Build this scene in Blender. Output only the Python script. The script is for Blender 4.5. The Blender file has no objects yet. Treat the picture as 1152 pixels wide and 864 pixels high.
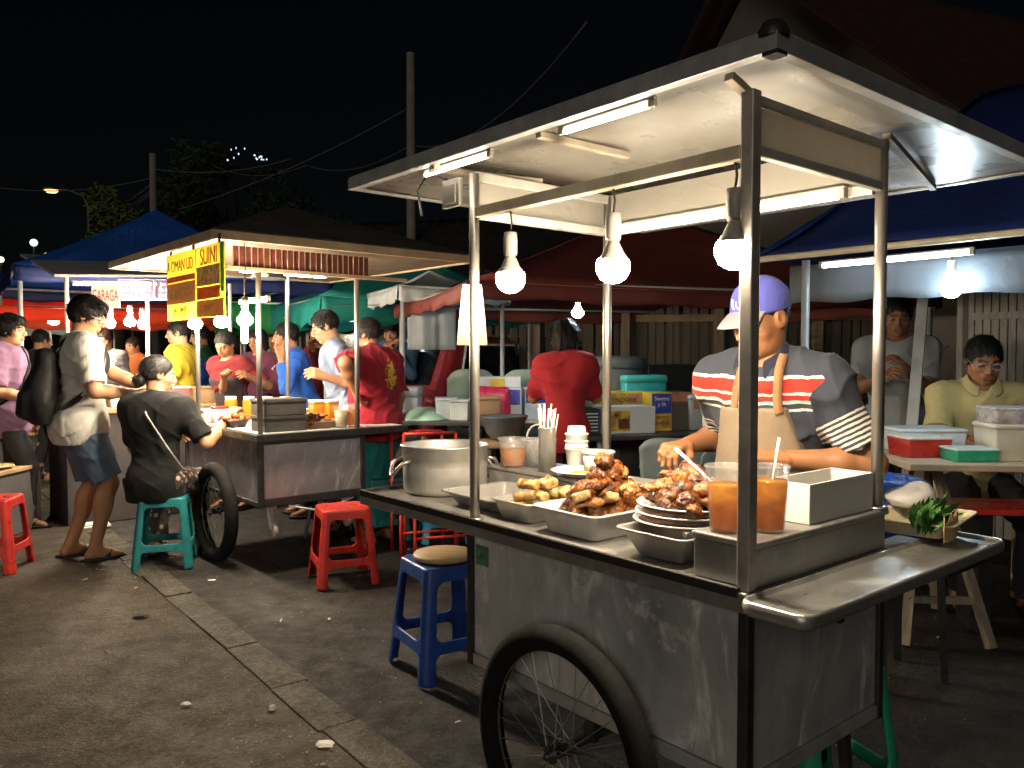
import bpy, bmesh, math, random
import numpy as np
from mathutils import Vector, Matrix, Quaternion

random.seed(7)
SC = bpy.context.scene
COL = SC.collection
PI = math.pi
FPX, EYE, PITCH = 900.0, 1.35, math.radians(2.04)


def V(*a):
    return Vector(a)


# ---------------------------------------------------------------- surveying
def ray(px, py):
    a, b = (px - 576) / FPX, -(py - 432) / FPX
    c, s = math.cos(PITCH), math.sin(PITCH)
    return Vector((a, c + b * s, -s + b * c))


def W(px, py, z=0.0):
    d = ray(px, py)
    k = (z - EYE) / d.z
    return Vector((d.x * k, d.y * k, z))


def D(px, py, y):
    d = ray(px, py)
    k = y / d.y
    return Vector((d.x * k, y, EYE + d.z * k))


# ---------------------------------------------------------------- objects
def tag(o, label=None, cat=None, group=None, kind=None):
    if label: o['label'] = label
    if cat: o['category'] = cat
    if group: o['group'] = group
    if kind: o['kind'] = kind
    return o


def thing(name, label, cat, loc=(0, 0, 0), rz=0.0, group=None):
    o = bpy.data.objects.new(name, None)
    o.empty_display_size = 0.1
    COL.objects.link(o)
    o.location = loc
    o.rotation_euler = (0, 0, rz)
    return tag(o, label, cat, group)


def kids(o):
    return [c for c in list(COL.objects) if c.parent == o]


def dup(root, loc=None, rz=None, label=None, group=None, mats=None, scale=None):
    def cp(o, par):
        c = o.copy()
        COL.objects.link(c)
        if par is not None:
            c.parent = par
        if mats and c.type == 'MESH':
            for i, sl in enumerate(c.material_slots):
                if sl.material and sl.material.name in mats:
                    sl.link = 'OBJECT'
                    sl.material = mats[sl.material.name]
        for k in kids(o):
            cp(k, c)
        return c
    r = cp(root, None)
    if loc is not None: r.location = loc
    if rz is not None: r.rotation_euler = (0, 0, rz)
    if scale is not None: r.scale = scale if hasattr(scale, '__len__') else (scale,) * 3
    if label: r['label'] = label
    if group: r['group'] = group
    return r


def basis(d, hint=None):
    d = Vector(d).normalized()
    h = Vector(hint) if hint is not None else (Vector((0, 0, 1)) if abs(d.z) < 0.9 else Vector((1, 0, 0)))
    x = h.cross(d)
    if x.length < 1e-6:
        x = Vector((1, 0, 0)).cross(d)
    x.normalize()
    y = d.cross(x).normalized()
    return x, y, d


class MB:
    """collects shapes and links them as one mesh object"""

    def __init__(s):
        s.v, s.f, s.m, s.sm = [], [], [], []

    def add(s, vs, fs, m=0, smooth=False, T=None):
        o = len(s.v)
        for p in vs:
            p = Vector(p)
            s.v.append(T @ p if T is not None else p)
        for f in fs:
            s.f.append([o + i for i in f])
            s.m.append(m)
            s.sm.append(smooth)
        return s

    def box(s, lo, hi, m=0, T=None):
        a, b = lo, hi
        vs = [(x, y, z) for z in (a[2], b[2]) for y in (a[1], b[1]) for x in (a[0], b[0])]
        return s.add(vs, [(0, 2, 3, 1), (4, 5, 7, 6), (0, 1, 5, 4), (2, 6, 7, 3), (0, 4, 6, 2), (1, 3, 7, 5)], m, False, T)

    def cbox(s, c, sz, m=0, T=None):
        return s.box([c[i] - sz[i] / 2 for i in range(3)], [c[i] + sz[i] / 2 for i in range(3)], m, T)

    def beam(s, p, q, w, h, m=0, up=(0, 0, 1)):
        p, q = Vector(p), Vector(q)
        d = (q - p)
        x, y, z = basis(d, up)
        vs = []
        for e in (p, q):
            for a, b in ((-1, -1), (1, -1), (1, 1), (-1, 1)):
                vs.append(e + x * (a * w / 2) + y * (b * h / 2))
        return s.add(vs, [(3, 2, 1, 0), (4, 5, 6, 7), (0, 1, 5, 4), (1, 2, 6, 5), (2, 3, 7, 6), (3, 0, 4, 7)], m)

    def tube(s, pts, r, n=10, m=0, closed=False, caps=True, flat=1.0):
        pts = [Vector(p) for p in pts]
        N = len(pts)
        rr = r if hasattr(r, '__len__') else [r] * N
        vs, fs = [], []
        px = None
        for i, p in enumerate(pts):
            if closed:
                d = pts[(i + 1) % N] - pts[i - 1]
            else:
                d = pts[min(i + 1, N - 1)] - pts[max(i - 1, 0)]
            if px is None:
                x, y, _ = basis(d)
            else:
                dn = d.normalized()
                x = (px - dn * px.dot(dn)).normalized()
                y = dn.cross(x)
            px = x
            for k in range(n):
                a = 2 * PI * k / n
                vs.append(p + x * math.cos(a) * rr[i] + y * math.sin(a) * rr[i] * flat)
        L = N if closed else N - 1
        for i in range(L):
            for k in range(n):
                a, b = i * n + k, i * n + (k + 1) % n
                c, d2 = ((i + 1) % N) * n + (k + 1) % n, ((i + 1) % N) * n + k
                fs.append((a, b, c, d2))
        s.add(vs, fs, m, True)
        if caps and not closed:
            s.f.append([len(s.v) - len(vs) + k for k in reversed(range(n))]); s.m.append(m); s.sm.append(False)
            s.f.append([len(s.v) - n + k for k in range(n)]); s.m.append(m); s.sm.append(False)
        return s

    def lathe(s, prof, n=32, m=0, T=None, smooth=True, sx=1.0, sy=1.0, closed=False):
        """prof: (r, z) list; points with r 0 close the shape"""
        vs, fs, rings = [], [], []
        for r, z in prof:
            if r < 1e-6:
                rings.append([len(vs)])
                vs.append((0, 0, z))
            else:
                rings.append([len(vs) + k for k in range(n)])
                for k in range(n):
                    a = 2 * PI * k / n
                    vs.append((math.cos(a) * r * sx, math.sin(a) * r * sy, z))
        P = list(zip(rings[:-1], rings[1:]))
        if closed: P.append((rings[-1], rings[0]))
        for A, B in P:
            if len(A) == 1 and len(B) == 1: continue
            for k in range(n):
                k2 = (k + 1) % n
                if len(A) == 1: fs.append((A[0], B[k2], B[k]))
                elif len(B) == 1: fs.append((A[k], A[k2], B[0]))
                else: fs.append((A[k], A[k2], B[k2], B[k]))
        return s.add(vs, fs, m, smooth, T)

    def loft(s, rings, m=0, smooth=True, capA=True, capB=True, T=None):
        n = len(rings[0])
        vs = [p for r in rings for p in r]
        fs = []
        for i in range(len(rings) - 1):
            for k in range(n):
                a, b = i * n + k, i * n + (k + 1) % n
                fs.append((a, b, b + n, a + n))
        s.add(vs, fs, m, smooth, T)
        o = len(s.v) - len(vs)
        if capA: s.f.append([o + k for k in reversed(range(n))]); s.m.append(m); s.sm.append(False)
        if capB: s.f.append([o + (len(rings) - 1) * n + k for k in range(n)]); s.m.append(m); s.sm.append(False)
        return s

    def sheet(s, fn, nu, nv, m=0, smooth=True, thick=0.0):
        """grid surface fn(u, v) -> point"""
        vs = [Vector(fn(i / nu, j / nv)) for j in range(nv + 1) for i in range(nu + 1)]
        fs = [(j * (nu + 1) + i, j * (nu + 1) + i + 1, (j + 1) * (nu + 1) + i + 1, (j + 1) * (nu + 1) + i) for j in range(nv) for i in range(nu)]
        return s.add(vs, fs, m, smooth)

    def poly(s, pts, m=0):
        return s.add(pts, [list(range(len(pts)))], m)

    def prism(s, pts2, h0, h1, m=0, T=None, smooth=False):
        """polygon in xy extruded along z"""
        n = len(pts2)
        vs = [(x, y, h0) for x, y in pts2] + [(x, y, h1) for x, y in pts2]
        fs = [list(reversed(range(n))), [n + i for i in range(n)]]
        s.add(vs, fs, m, False, T)
        o = len(s.v) - 2 * n
        for i in range(n):
            j = (i + 1) % n
            s.f.append([o + i, o + j, o + n + j, o + n + i]); s.m.append(m); s.sm.append(smooth)
        return s

    def build(s, name, mats, parent=None, bevel=0.0, loc=None, rz=None, solid=0.0, sub=0, seg=2):
        me = bpy.data.meshes.new(name)
        me.from_pydata([tuple(p) for p in s.v], [], s.f)
        mats = mats if isinstance(mats, (list, tuple)) else [mats]
        for m_ in mats: me.materials.append(m_)
        me.polygons.foreach_set('material_index', s.m)
        me.polygons.foreach_set('use_smooth', s.sm)
        bm = bmesh.new(); bm.from_mesh(me)
        bmesh.ops.recalc_face_normals(bm, faces=bm.faces)
        bm.to_mesh(me); bm.free()
        o = bpy.data.objects.new(name, me)
        COL.objects.link(o)
        if parent is not None: o.parent = parent
        if loc is not None: o.location = loc
        if rz is not None: o.rotation_euler = (0, 0, rz)
        if solid:
            d = o.modifiers.new('s', 'SOLIDIFY'); d.thickness = abs(solid); d.offset = -1 if solid < 0 else 1
        if bevel:
            d = o.modifiers.new('b', 'BEVEL'); d.width = bevel; d.segments = seg; d.limit_method = 'ANGLE'; d.angle_limit = math.radians(40)
            d.harden_normals = False
        if sub:
            d = o.modifiers.new('u', 'SUBSURF'); d.levels = sub; d.render_levels = sub
        return o


def islands(mb):
    par = list(range(len(mb.v)))

    def find(i):
        while par[i] != i:
            par[i] = par[par[i]]; i = par[i]
        return i
    for f in mb.f:
        a = find(f[0])
        for j in f[1:]: par[find(j)] = a
    groups = {}
    for k, f in enumerate(mb.f): groups.setdefault(find(f[0]), []).append(k)
    for g_ in groups.values():
        q = MB(); idx = {}
        for k in g_:
            nf = []
            for j in mb.f[k]:
                if j not in idx: idx[j] = len(q.v); q.v.append(mb.v[j])
                nf.append(idx[j])
            q.f.append(nf); q.m.append(mb.m[k]); q.sm.append(mb.sm[k])
        yield q


def build_each(mb, name, mats, parent, **kw):
    for q in islands(mb): q.build(name, mats, parent, **kw)


def rrect(w, h, r, n=5, cx=0.0, cy=0.0):
    pts = []
    for (sx, sy, a0) in ((1, 1, 0), (-1, 1, PI / 2), (-1, -1, PI), (1, -1, 1.5 * PI)):
        for k in range(n + 1):
            a = a0 + k * PI / 2 / n
            pts.append((cx + sx * (w / 2 - r) + math.cos(a) * r, cy + sy * (h / 2 - r) + math.sin(a) * r))
    return pts


def text_mesh(body, size, mat, parent, T, ext=0.002, name='lettering', sx=1.0):
    cu = bpy.data.curves.new(name, 'FONT')
    cu.body = body; cu.size = size; cu.extrude = ext
    cu.align_x = 'CENTER'; cu.align_y = 'CENTER'
    cu.materials.append(mat)
    tmp = bpy.data.objects.new(name + '_curve', cu)
    COL.objects.link(tmp)
    bpy.context.view_layer.update()
    me = bpy.data.meshes.new_from_object(tmp.evaluated_get(bpy.context.evaluated_depsgraph_get()))
    me.name = name
    bpy.data.objects.remove(tmp); bpy.data.curves.remove(cu)
    o = bpy.data.objects.new(name, me)
    if not me.materials: me.materials.append(mat)
    COL.objects.link(o)
    if parent is not None: o.parent = parent
    o.matrix_local = T @ Matrix.Diagonal((sx, 1, 1, 1))
    return o


# ---------------------------------------------------------------- implicit surfaces (flesh, cloth, food, moulded plastic)
def wob(P, freq, seed, n=6, stretch=(1, 1, 1)):
    r = np.random.RandomState(seed)
    d = r.normal(size=(n, 3)); d /= np.linalg.norm(d, axis=1)[:, None]
    fr = freq * r.uniform(0.6, 1.6, n); ph = r.uniform(0, 6.28, n)
    out = 0
    st = np.array(stretch, dtype=np.float32)
    for i in range(n):
        dd = d[i] * st
        out = out + np.sin((P[..., 0] * dd[0] + P[..., 1] * dd[1] + P[..., 2] * dd[2]) * fr[i] + ph[i] + (1.3 * out if i > 1 else 0))
    return out / n


def folds(P, seed, freq=34.0, amp=0.010, main=(0.35, 0.2, 0.9)):
    """cloth creases: narrow ridges that fade in and out along a leading direction"""
    r = np.random.RandomState(seed); out = 0
    w = wob(P, 8, seed + 1, 4); 
    for i in range(3):
        d = np.array(main) + r.normal(size=3) * 0.55; d /= np.linalg.norm(d)
        ph = (P[..., 0] * d[0] + P[..., 1] * d[1] + P[..., 2] * d[2]) * freq * r.uniform(0.7, 1.4) + 2.6 * w + r.uniform(0, 6)
        m = np.clip(wob(P, 11, seed + 7 + i, 4) * 2.2 + 0.15, 0, 1)
        out = out + (1 - np.abs(np.sin(ph))) ** 2.2 * m
    return amp * (0.35 - out)


def surfnets(Fd, org, h):
    neg = Fd < 0
    n = [x - 1 for x in Fd.shape]
    cnt = np.zeros(n, np.int8)
    offs = [(i, j, k) for i in (0, 1) for j in (0, 1) for k in (0, 1)]
    sl = lambda o: tuple(slice(o[a], o[a] + n[a]) for a in range(3))
    for o in offs: cnt += neg[sl(o)]
    mask = (cnt > 0) & (cnt < 8)
    idx = -np.ones(n, np.int64)
    C = np.argwhere(mask)
    idx[mask] = np.arange(len(C))
    S = np.zeros((len(C), 3)); N = np.zeros(len(C))
    for a in offs:
        for ax in range(3):
            if a[ax] == 1: continue
            b = list(a); b[ax] = 1
            va = Fd[C[:, 0] + a[0], C[:, 1] + a[1], C[:, 2] + a[2]]
            vb = Fd[C[:, 0] + b[0], C[:, 1] + b[1], C[:, 2] + b[2]]
            cr = (va < 0) != (vb < 0)
            t = np.where(cr, va / np.where(cr, va - vb, 1), 0)
            p = np.tile(np.array(a, float), (len(C), 1)); p[:, ax] += t
            S += p * cr[:, None]; N += cr
    verts = org + h * (C + S / N[:, None])
    quads = []
    for ax in range(3):
        b, c = (ax + 1) % 3, (ax + 2) % 3
        lo = [slice(None)] * 3; hi = [slice(None)] * 3
        lo[ax] = slice(0, n[ax]); hi[ax] = slice(1, n[ax] + 1)
        s0, s1 = neg[tuple(lo)], neg[tuple(hi)]
        E = np.argwhere(s0 != s1)
        if not len(E): continue
        ok = (E[:, b] > 0) & (E[:, c] > 0) & (E[:, b] < n[b]) & (E[:, c] < n[c])
        E = E[ok]
        fl = s0[E[:, 0], E[:, 1], E[:, 2]]
        q = []
        for db, dc in ((-1, -1), (0, -1), (0, 0), (-1, 0)):
            e = E.copy(); e[:, b] += db; e[:, c] += dc
            q.append(idx[e[:, 0], e[:, 1], e[:, 2]])
        q = np.stack(q, 1)
        q[~fl] = q[~fl][:, ::-1]
        quads.append(q)
    Q = np.concatenate(quads) if quads else np.zeros((0, 4), np.int64)
    return verts, Q[(Q >= 0).all(1)], C


class SD:
    def __init__(s, h):
        s.h, s.ops, s.nz = h, [], []

    def op(s, fn, lo, hi, k=0.0, kind='+', lab=0):
        s.ops.append((fn, np.array(lo, float), np.array(hi, float), k, kind, lab))
        return s

    def ell(s, c, r, k=0.02, kind='+', lab=0, R=None, off=0.0, clips=()):
        c = np.array(c, float); r = np.array(r, float) + off
        Rm = np.array(R.to_3x3() if hasattr(R, 'to_3x3') else R, float) if R is not None else np.eye(3)

        def fn(P):
            q = (P - c) @ Rm
            k0 = np.sqrt(((q / r) ** 2).sum(-1)) + 1e-9
            k1 = np.sqrt(((q / r ** 2) ** 2).sum(-1)) + 1e-9
            d = k0 * (k0 - 1) / k1
            for pt, nn in clips: d = np.maximum(d, (P - np.array(pt)) @ np.array(nn))
            return d
        e = np.abs(Rm) @ r
        return s.op(fn, c - e, c + e, k, kind, lab)

    def cone(s, a, b, ra, rb, k=0.02, kind='+', lab=0, flat=None, clips=(), off=0.0):
        a, b = np.array(a, float), np.array(b, float)
        ra, rb = ra + off, rb + off
        ba = b - a; L = (ba * ba).sum() + 1e-12

        def fn(P):
            pa = P - a
            hh = np.clip((pa @ ba) / L, 0, 1)
            q = pa - hh[..., None] * ba
            m = 1.0
            if flat is not None:
                nn = np.array(flat[0], float); f = flat[1]
                q = q + (q @ nn)[..., None] * nn * (1 / f - 1); m = min(1, f)
            d = (np.sqrt((q * q).sum(-1)) - (ra + (rb - ra) * hh)) * m
            for pt, nn in clips: d = np.maximum(d, (P - np.array(pt)) @ np.array(nn))
            return d
        R = max(ra, rb) * (max(1, flat[1]) if flat is not None else 1)
        return s.op(fn, np.minimum(a, b) - R, np.maximum(a, b) + R, k, kind, lab)

    def rbox(s, c, half, rd=0.01, k=0.0, kind='+', lab=0, R=None):
        c = np.array(c, float); hf = np.array(half, float) - rd
        Rm = np.array(R.to_3x3() if hasattr(R, 'to_3x3') else R, float) if R is not None else np.eye(3)

        def fn(P):
            q = np.abs((P - c) @ Rm) - hf
            return np.sqrt((np.maximum(q, 0) ** 2).sum(-1)) + np.minimum(q.max(-1), 0) - rd
        e = np.abs(Rm) @ (hf + rd)
        return s.op(fn, c - e, c + e, k, kind, lab)

    def noise(s, fn):
        s.nz.append(fn); return s

    def cut(s, pt, nn):
        pt, nn = np.array(pt, float), np.array(nn, float)
        s.nz.append(('cut', pt, nn)); return s

    def mesh(s):
        h = s.h
        A = [o for o in s.ops if o[4] == '+']
        lo = np.min([o[1] for o in A], 0) - 4 * h; hi = np.max([o[2] for o in A], 0) + 4 * h
        n = np.ceil((hi - lo) / h).astype(int) + 1
        ax = [lo[i] + h * np.arange(n[i]) for i in range(3)]
        Fd = np.full(n, 0.2, np.float64); best = np.full(n, 9.0, np.float32); L = np.zeros(n, np.int16)
        for fn, l, u, k, kind, lab in s.ops:
            pad = k + 4 * h
            i0 = np.clip(np.floor((l - pad - lo) / h).astype(int), 0, n - 1); i1 = np.clip(np.ceil((u + pad - lo) / h).astype(int) + 1, 1, n)
            if (i1 <= i0).any(): continue
            sl = tuple(slice(i0[a], i1[a]) for a in range(3))
            P = np.stack(np.meshgrid(ax[0][sl[0]], ax[1][sl[1]], ax[2][sl[2]], indexing='ij'), -1)
            d = fn(P); c = Fd[sl]
            if kind == '+':
                if k > 0:
                    hh = np.clip(0.5 + 0.5 * (c - d) / k, 0, 1)
                    Fd[sl] = c * (1 - hh) + d * hh - k * hh * (1 - hh)
                else:
                    Fd[sl] = np.minimum(c, d)
                bb = best[sl]; w = d < bb
                bb[w] = d[w]; L[sl][w] = lab
            else:
                if k > 0:
                    hh = np.clip(0.5 - 0.5 * (c + d) / k, 0, 1)
                    Fd[sl] = c * (1 - hh) - d * hh + k * hh * (1 - hh)
                else:
                    Fd[sl] = np.maximum(c, -d)
        if s.nz:
            near = np.abs(Fd) < 0.06
            I = np.argwhere(near)
            P = np.stack([ax[a][I[:, a]] for a in range(3)], -1)
            val = Fd[near]
            for z in s.nz:
                if isinstance(z, tuple): continue
                val = val + z(P)
            Fd[near] = val
            for z in s.nz:
                if isinstance(z, tuple):
                    G = np.stack(np.meshgrid(*ax, indexing='ij'), -1)
                    Fd = np.maximum(Fd, (G - z[1]) @ z[2])
        v, q, C = surfnets(Fd, lo, h)
        return v, q, L[C[:, 0], C[:, 1], C[:, 2]]


def np_mesh(name, v, q, mats, parent=None, col=None, attrs=None, mi=None, smooth=True):
    me = bpy.data.meshes.new(name)
    me.vertices.add(len(v)); me.vertices.foreach_set('co', np.asarray(v, np.float32).ravel())
    me.loops.add(q.size); me.loops.foreach_set('vertex_index', q.astype(np.int32).ravel())
    me.polygons.add(len(q)); me.polygons.foreach_set('loop_start', np.arange(0, q.size, 4, dtype=np.int32))
    me.update(calc_edges=True)
    for m_ in (mats if isinstance(mats, (list, tuple)) else [mats]): me.materials.append(m_)
    me.polygons.foreach_set('use_smooth', np.full(len(q), smooth))
    if mi is not None: me.polygons.foreach_set('material_index', np.asarray(mi, np.int32))
    if col is not None:
        a = me.color_attributes.new('Col', 'FLOAT_COLOR', 'POINT')
        a.data.foreach_set('color', np.concatenate([col, np.ones((len(col), 1))], 1).astype(np.float32).ravel())
    for k, arr in (attrs or {}).items():
        a = me.attributes.new(k, 'FLOAT', 'POINT'); a.data.foreach_set('value', np.asarray(arr, np.float32))
    me.validate()
    o = bpy.data.objects.new(name, me)
    COL.objects.link(o)
    if parent is not None: o.parent = parent
    return o


# ---------------------------------------------------------------- materials
MATS = {}


def nt(name):
    m = bpy.data.materials.new(name); m.use_nodes = True
    t = m.node_tree; b = t.nodes['Principled BSDF']
    MATS[name] = m
    return m, t, b


def noise_node(t, vec, scale, det=4, rough=0.6, dist=0.0):
    n = t.nodes.new('ShaderNodeTexNoise')
    n.inputs['Scale'].default_value = scale; n.inputs['Detail'].default_value = det
    n.inputs['Roughness'].default_value = rough; n.inputs['Distortion'].default_value = dist
    if vec is not None: t.links.new(vec, n.inputs['Vector'])
    return n


def ramp(t, fac, stops, mode='LINEAR'):
    r = t.nodes.new('ShaderNodeValToRGB'); r.color_ramp.interpolation = mode
    e = r.color_ramp.elements
    while len(e) < len(stops): e.new(0.5)
    for i, (p, c) in enumerate(stops):
        e[i].position = p; e[i].color = (*c, 1) if len(c) == 3 else c
    if fac is not None: t.links.new(fac, r.inputs[0])
    return r


def maprange(t, val, a, b, c, d):
    n = t.nodes.new('ShaderNodeMapRange')
    n.inputs[1].default_value, n.inputs[2].default_value, n.inputs[3].default_value, n.inputs[4].default_value = a, b, c, d
    t.links.new(val, n.inputs[0]); return n.outputs[0]


def math_node(t, op, a, b=None, clamp=False):
    n = t.nodes.new('ShaderNodeMath'); n.operation = op; n.use_clamp = clamp
    for i, x in enumerate((a, b)):
        if x is None: continue
        if isinstance(x, (int, float)): n.inputs[i].default_value = x
        else: t.links.new(x, n.inputs[i])
    return n.outputs[0]


def mixc(t, fac, a, b, mode='MIX'):
    n = t.nodes.new('ShaderNodeMix'); n.data_type = 'RGBA'; n.blend_type = mode
    for i, x in ((0, fac), (6, a), (7, b)):
        if isinstance(x, (int, float)): n.inputs[i].default_value = x
        elif isinstance(x, (tuple, list)): n.inputs[i].default_value = (*x, 1) if len(x) == 3 else x
        else: t.links.new(x, n.inputs[i])
    return n.outputs[2]


def objco(t, scale=(1, 1, 1)):
    tc = t.nodes.new('ShaderNodeTexCoord')
    if scale == (1, 1, 1): return tc.outputs['Object']
    mp = t.nodes.new('ShaderNodeMapping'); mp.inputs['Scale'].default_value = scale
    t.links.new(tc.outputs['Object'], mp.inputs['Vector'])
    return mp.outputs[0]


def bump(t, b, hgt, strength, dist=0.01):
    n = t.nodes.new('ShaderNodeBump'); n.inputs['Strength'].default_value = strength; n.inputs['Distance'].default_value = dist
    t.links.new(hgt, n.inputs['Height']); t.links.new(n.outputs[0], b.inputs['Normal'])


def pm(name, col, rough=0.5, metal=0.0, var=0.18, scale=9, rvar=0.12, bmp=0.0, bscale=60, stretch=(1, 1, 1), sss=0.0, trans=0.0, coat=0.0, dirt=None, spec=0.5, emit=0.0, sheen=0.0):
    """everyday surface: colour and gloss drift with a noise, optional grain and dirt blotches"""
    if name in MATS: return MATS[name]
    m, t, b = nt(name)
    co = objco(t, stretch)
    n1 = noise_node(t, co, scale, 5, 0.62)
    c0 = [max(0, x * (1 - var)) for x in col]; c1 = [min(1, x * (1 + var)) for x in col]
    c = ramp(t, n1.outputs[0], [(0.3, c0), (0.7, c1)]).outputs[0]
    if dirt:
        n3 = noise_node(t, co, scale * 0.55, 6, 0.7, 0.6)
        f = maprange(t, n3.outputs[0], 0.52, 0.72, 0, dirt[1])
        c = mixc(t, f, c, dirt[0])
    t.links.new(c, b.inputs['Base Color'])
    n2 = noise_node(t, co, scale * 2.3, 4, 0.6)
    t.links.new(maprange(t, n2.outputs[0], 0.3, 0.7, max(0.02, rough - rvar), min(1, rough + rvar)), b.inputs['Roughness'])
    b.inputs['Metallic'].default_value = metal
    b.inputs['Specular IOR Level'].default_value = spec
    if bmp:
        n4 = noise_node(t, co, bscale, 3, 0.6)
        bump(t, b, n4.outputs[0], bmp, 0.004)
    if sss:
        b.inputs['Subsurface Weight'].default_value = sss; b.inputs['Subsurface Radius'].default_value = (0.02, 0.01, 0.006); b.inputs['Subsurface Scale'].default_value = 0.5
    if trans: b.inputs['Transmission Weight'].default_value = trans
    if coat: b.inputs['Coat Weight'].default_value = coat; b.inputs['Coat Roughness'].default_value = 0.1
    if sheen: b.inputs['Sheen Weight'].default_value = sheen
    if emit: b.inputs['Emission Strength'].default_value = emit; b.inputs['Emission Color'].default_value = (*col, 1)
    return m


def em(name, col, strength):
    if name in MATS: return MATS[name]
    m, t, b = nt(name)
    b.inputs['Base Color'].default_value = (0.8, 0.8, 0.8, 1)
    b.inputs['Emission Color'].default_value = (*col, 1)
    b.inputs['Emission Strength'].default_value = strength
    return m


def clear_plastic(name, tint=(1, 1, 1), haze=0.12):
    if name in MATS: return MATS[name]
    m, t, b = nt(name)
    out = t.nodes['Material Output']
    tr = t.nodes.new('ShaderNodeBsdfTransparent'); tr.inputs[0].default_value = (*tint, 1)
    gl = t.nodes.new('ShaderNodeBsdfGlossy'); gl.inputs['Roughness'].default_value = 0.08
    lw = t.nodes.new('ShaderNodeLayerWeight'); lw.inputs[0].default_value = 0.5
    fo = math_node(t, 'ADD', math_node(t, 'MULTIPLY', math_node(t, 'POWER', lw.outputs['Facing'], 4.0), 0.55), 0.03)
    mx = t.nodes.new('ShaderNodeMixShader'); mx2 = t.nodes.new('ShaderNodeMixShader')
    n = noise_node(t, objco(t), 30, 3)
    b.inputs['Base Color'].default_value = (0.8, 0.8, 0.8, 1); b.inputs['Roughness'].default_value = 0.3
    t.links.new(maprange(t, n.outputs[0], 0.3, 0.7, haze * 0.5, haze * 1.5), mx2.inputs[0])
    t.links.new(fo, mx.inputs[0]); t.links.new(tr.outputs[0], mx.inputs[1]); t.links.new(gl.outputs[0], mx.inputs[2])
    t.links.new(mx.outputs[0], mx2.inputs[1]); t.links.new(b.outputs[0], mx2.inputs[2])
    t.links.new(mx2.outputs[0], out.inputs['Surface'])
    return m


def colattr(name, rough=0.5, sss=0.0, spec=0.5, mottled=0.15, bmp=0.0, bscale=200, coat=0.0, rvar=0.1, pervar=False):
    """surface whose own colour is stored per vertex in 'Col'"""
    if name in MATS: return MATS[name]
    m, t, b = nt(name)
    a = t.nodes.new('ShaderNodeAttribute'); a.attribute_name = 'Col'
    co = objco(t)
    n = noise_node(t, co, 40, 4, 0.6)
    k = ramp(t, n.outputs[0], [(0.3, (1 - mottled,) * 3), (0.7, (1, 1, 1))]).outputs[0]
    if pervar:
        oi = t.nodes.new('ShaderNodeObjectInfo')
        k = mixc(t, 1.0, k, ramp(t, oi.outputs['Random'], [(0.0, (0.45, 0.38, 0.32)), (0.4, (0.85, 0.8, 0.75)), (1.0, (1.0, 1.0, 1.0))]).outputs[0], 'MULTIPLY')
    t.links.new(mixc(t, 1.0, a.outputs['Color'], k, 'MULTIPLY'), b.inputs['Base Color'])
    n2 = noise_node(t, co, 55, 3)
    t.links.new(maprange(t, n2.outputs[0], 0.3, 0.7, max(0.03, rough - rvar), min(1, rough + rvar)), b.inputs['Roughness'])
    b.inputs['Specular IOR Level'].default_value = spec
    if sss: b.inputs['Subsurface Weight'].default_value = sss; b.inputs['Subsurface Radius'].default_value = (0.012, 0.005, 0.003); b.inputs['Subsurface Scale'].default_value = 0.6
    if coat: b.inputs['Coat Weight'].default_value = coat; b.inputs['Coat Roughness'].default_value = 0.15
    if bmp:
        n4 = noise_node(t, co, bscale, 3); bump(t, b, n4.outputs[0], bmp, 0.002)
    return m


def sheet_metal(name, col=(0.42, 0.42, 0.41), rough=0.38, streak=(1, 1, 0.15), dark=0.45, smear=0.5, metal=0.7):
    """worn galvanised sheet: blotches, wipe streaks, dents"""
    if name in MATS: return MATS[name]
    m, t, b = nt(name)
    co = objco(t)
    mp = t.nodes.new('ShaderNodeMapping'); mp.inputs['Scale'].default_value = streak
    t.links.new(co, mp.inputs['Vector'])
    big = noise_node(t, co, 2.2, 5, 0.55, 0.5)
    st = noise_node(t, mp.outputs[0], 14, 5, 0.6, 0.8)
    fine = noise_node(t, co, 90, 3, 0.6)
    c = ramp(t, big.outputs[0], [(0.28, [x * (dark + 0.12) for x in col]), (0.5, [x * 0.85 for x in col]), (0.72, [min(1, x * 1.3) for x in col])]).outputs[0]
    c = mixc(t, maprange(t, st.outputs[0], 0.5, 0.8, 0, smear * 0.7), c, [x * 0.4 for x in col])
    sc1 = noise_node(t, objco(t, (1.2, 1.2, 0.45)), 5.5, 7, 0.72, 1.8)
    c = mixc(t, maprange(t, sc1.outputs[0], 0.52, 0.68, 0, min(1, 1.5 * smear)), c, [min(1, x * 1.75) for x in col])
    scr = t.nodes.new('ShaderNodeTexVoronoi'); scr.feature = 'DISTANCE_TO_EDGE'; scr.inputs['Scale'].default_value = 5
    t.links.new(mixc(t, 0.5, objco(t, (0.7, 0.7, 2.2)), sc1.outputs['Color'], 'ADD'), scr.inputs['Vector'])
    c = mixc(t, maprange(t, scr.outputs['Distance'], 0.0, 0.008, 0.35, 0), c, [min(1, x * 1.9) for x in col])
    rust = noise_node(t, co, 6, 7, 0.75, 0.4)
    c = mixc(t, maprange(t, rust.outputs[0], 0.66, 0.78, 0, 0.45), c, (0.10, 0.065, 0.04))
    t.links.new(c, b.inputs['Base Color'])
    b.inputs['Metallic'].default_value = metal
    r = math_node(t, 'ADD', maprange(t, big.outputs[0], 0.3, 0.75, rough + 0.18, rough - 0.1), maprange(t, st.outputs[0], 0.4, 0.75, 0, 0.16))
    t.links.new(r, b.inputs['Roughness'])
    dent = noise_node(t, co, 5.0, 3, 0.5)
    h = math_node(t, 'ADD', math_node(t, 'MULTIPLY', dent.outputs[0], 3.0), math_node(t, 'MULTIPLY', fine.outputs[0], 0.05))
    bump(t, b, h, 0.35, 0.006)
    return m


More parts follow.
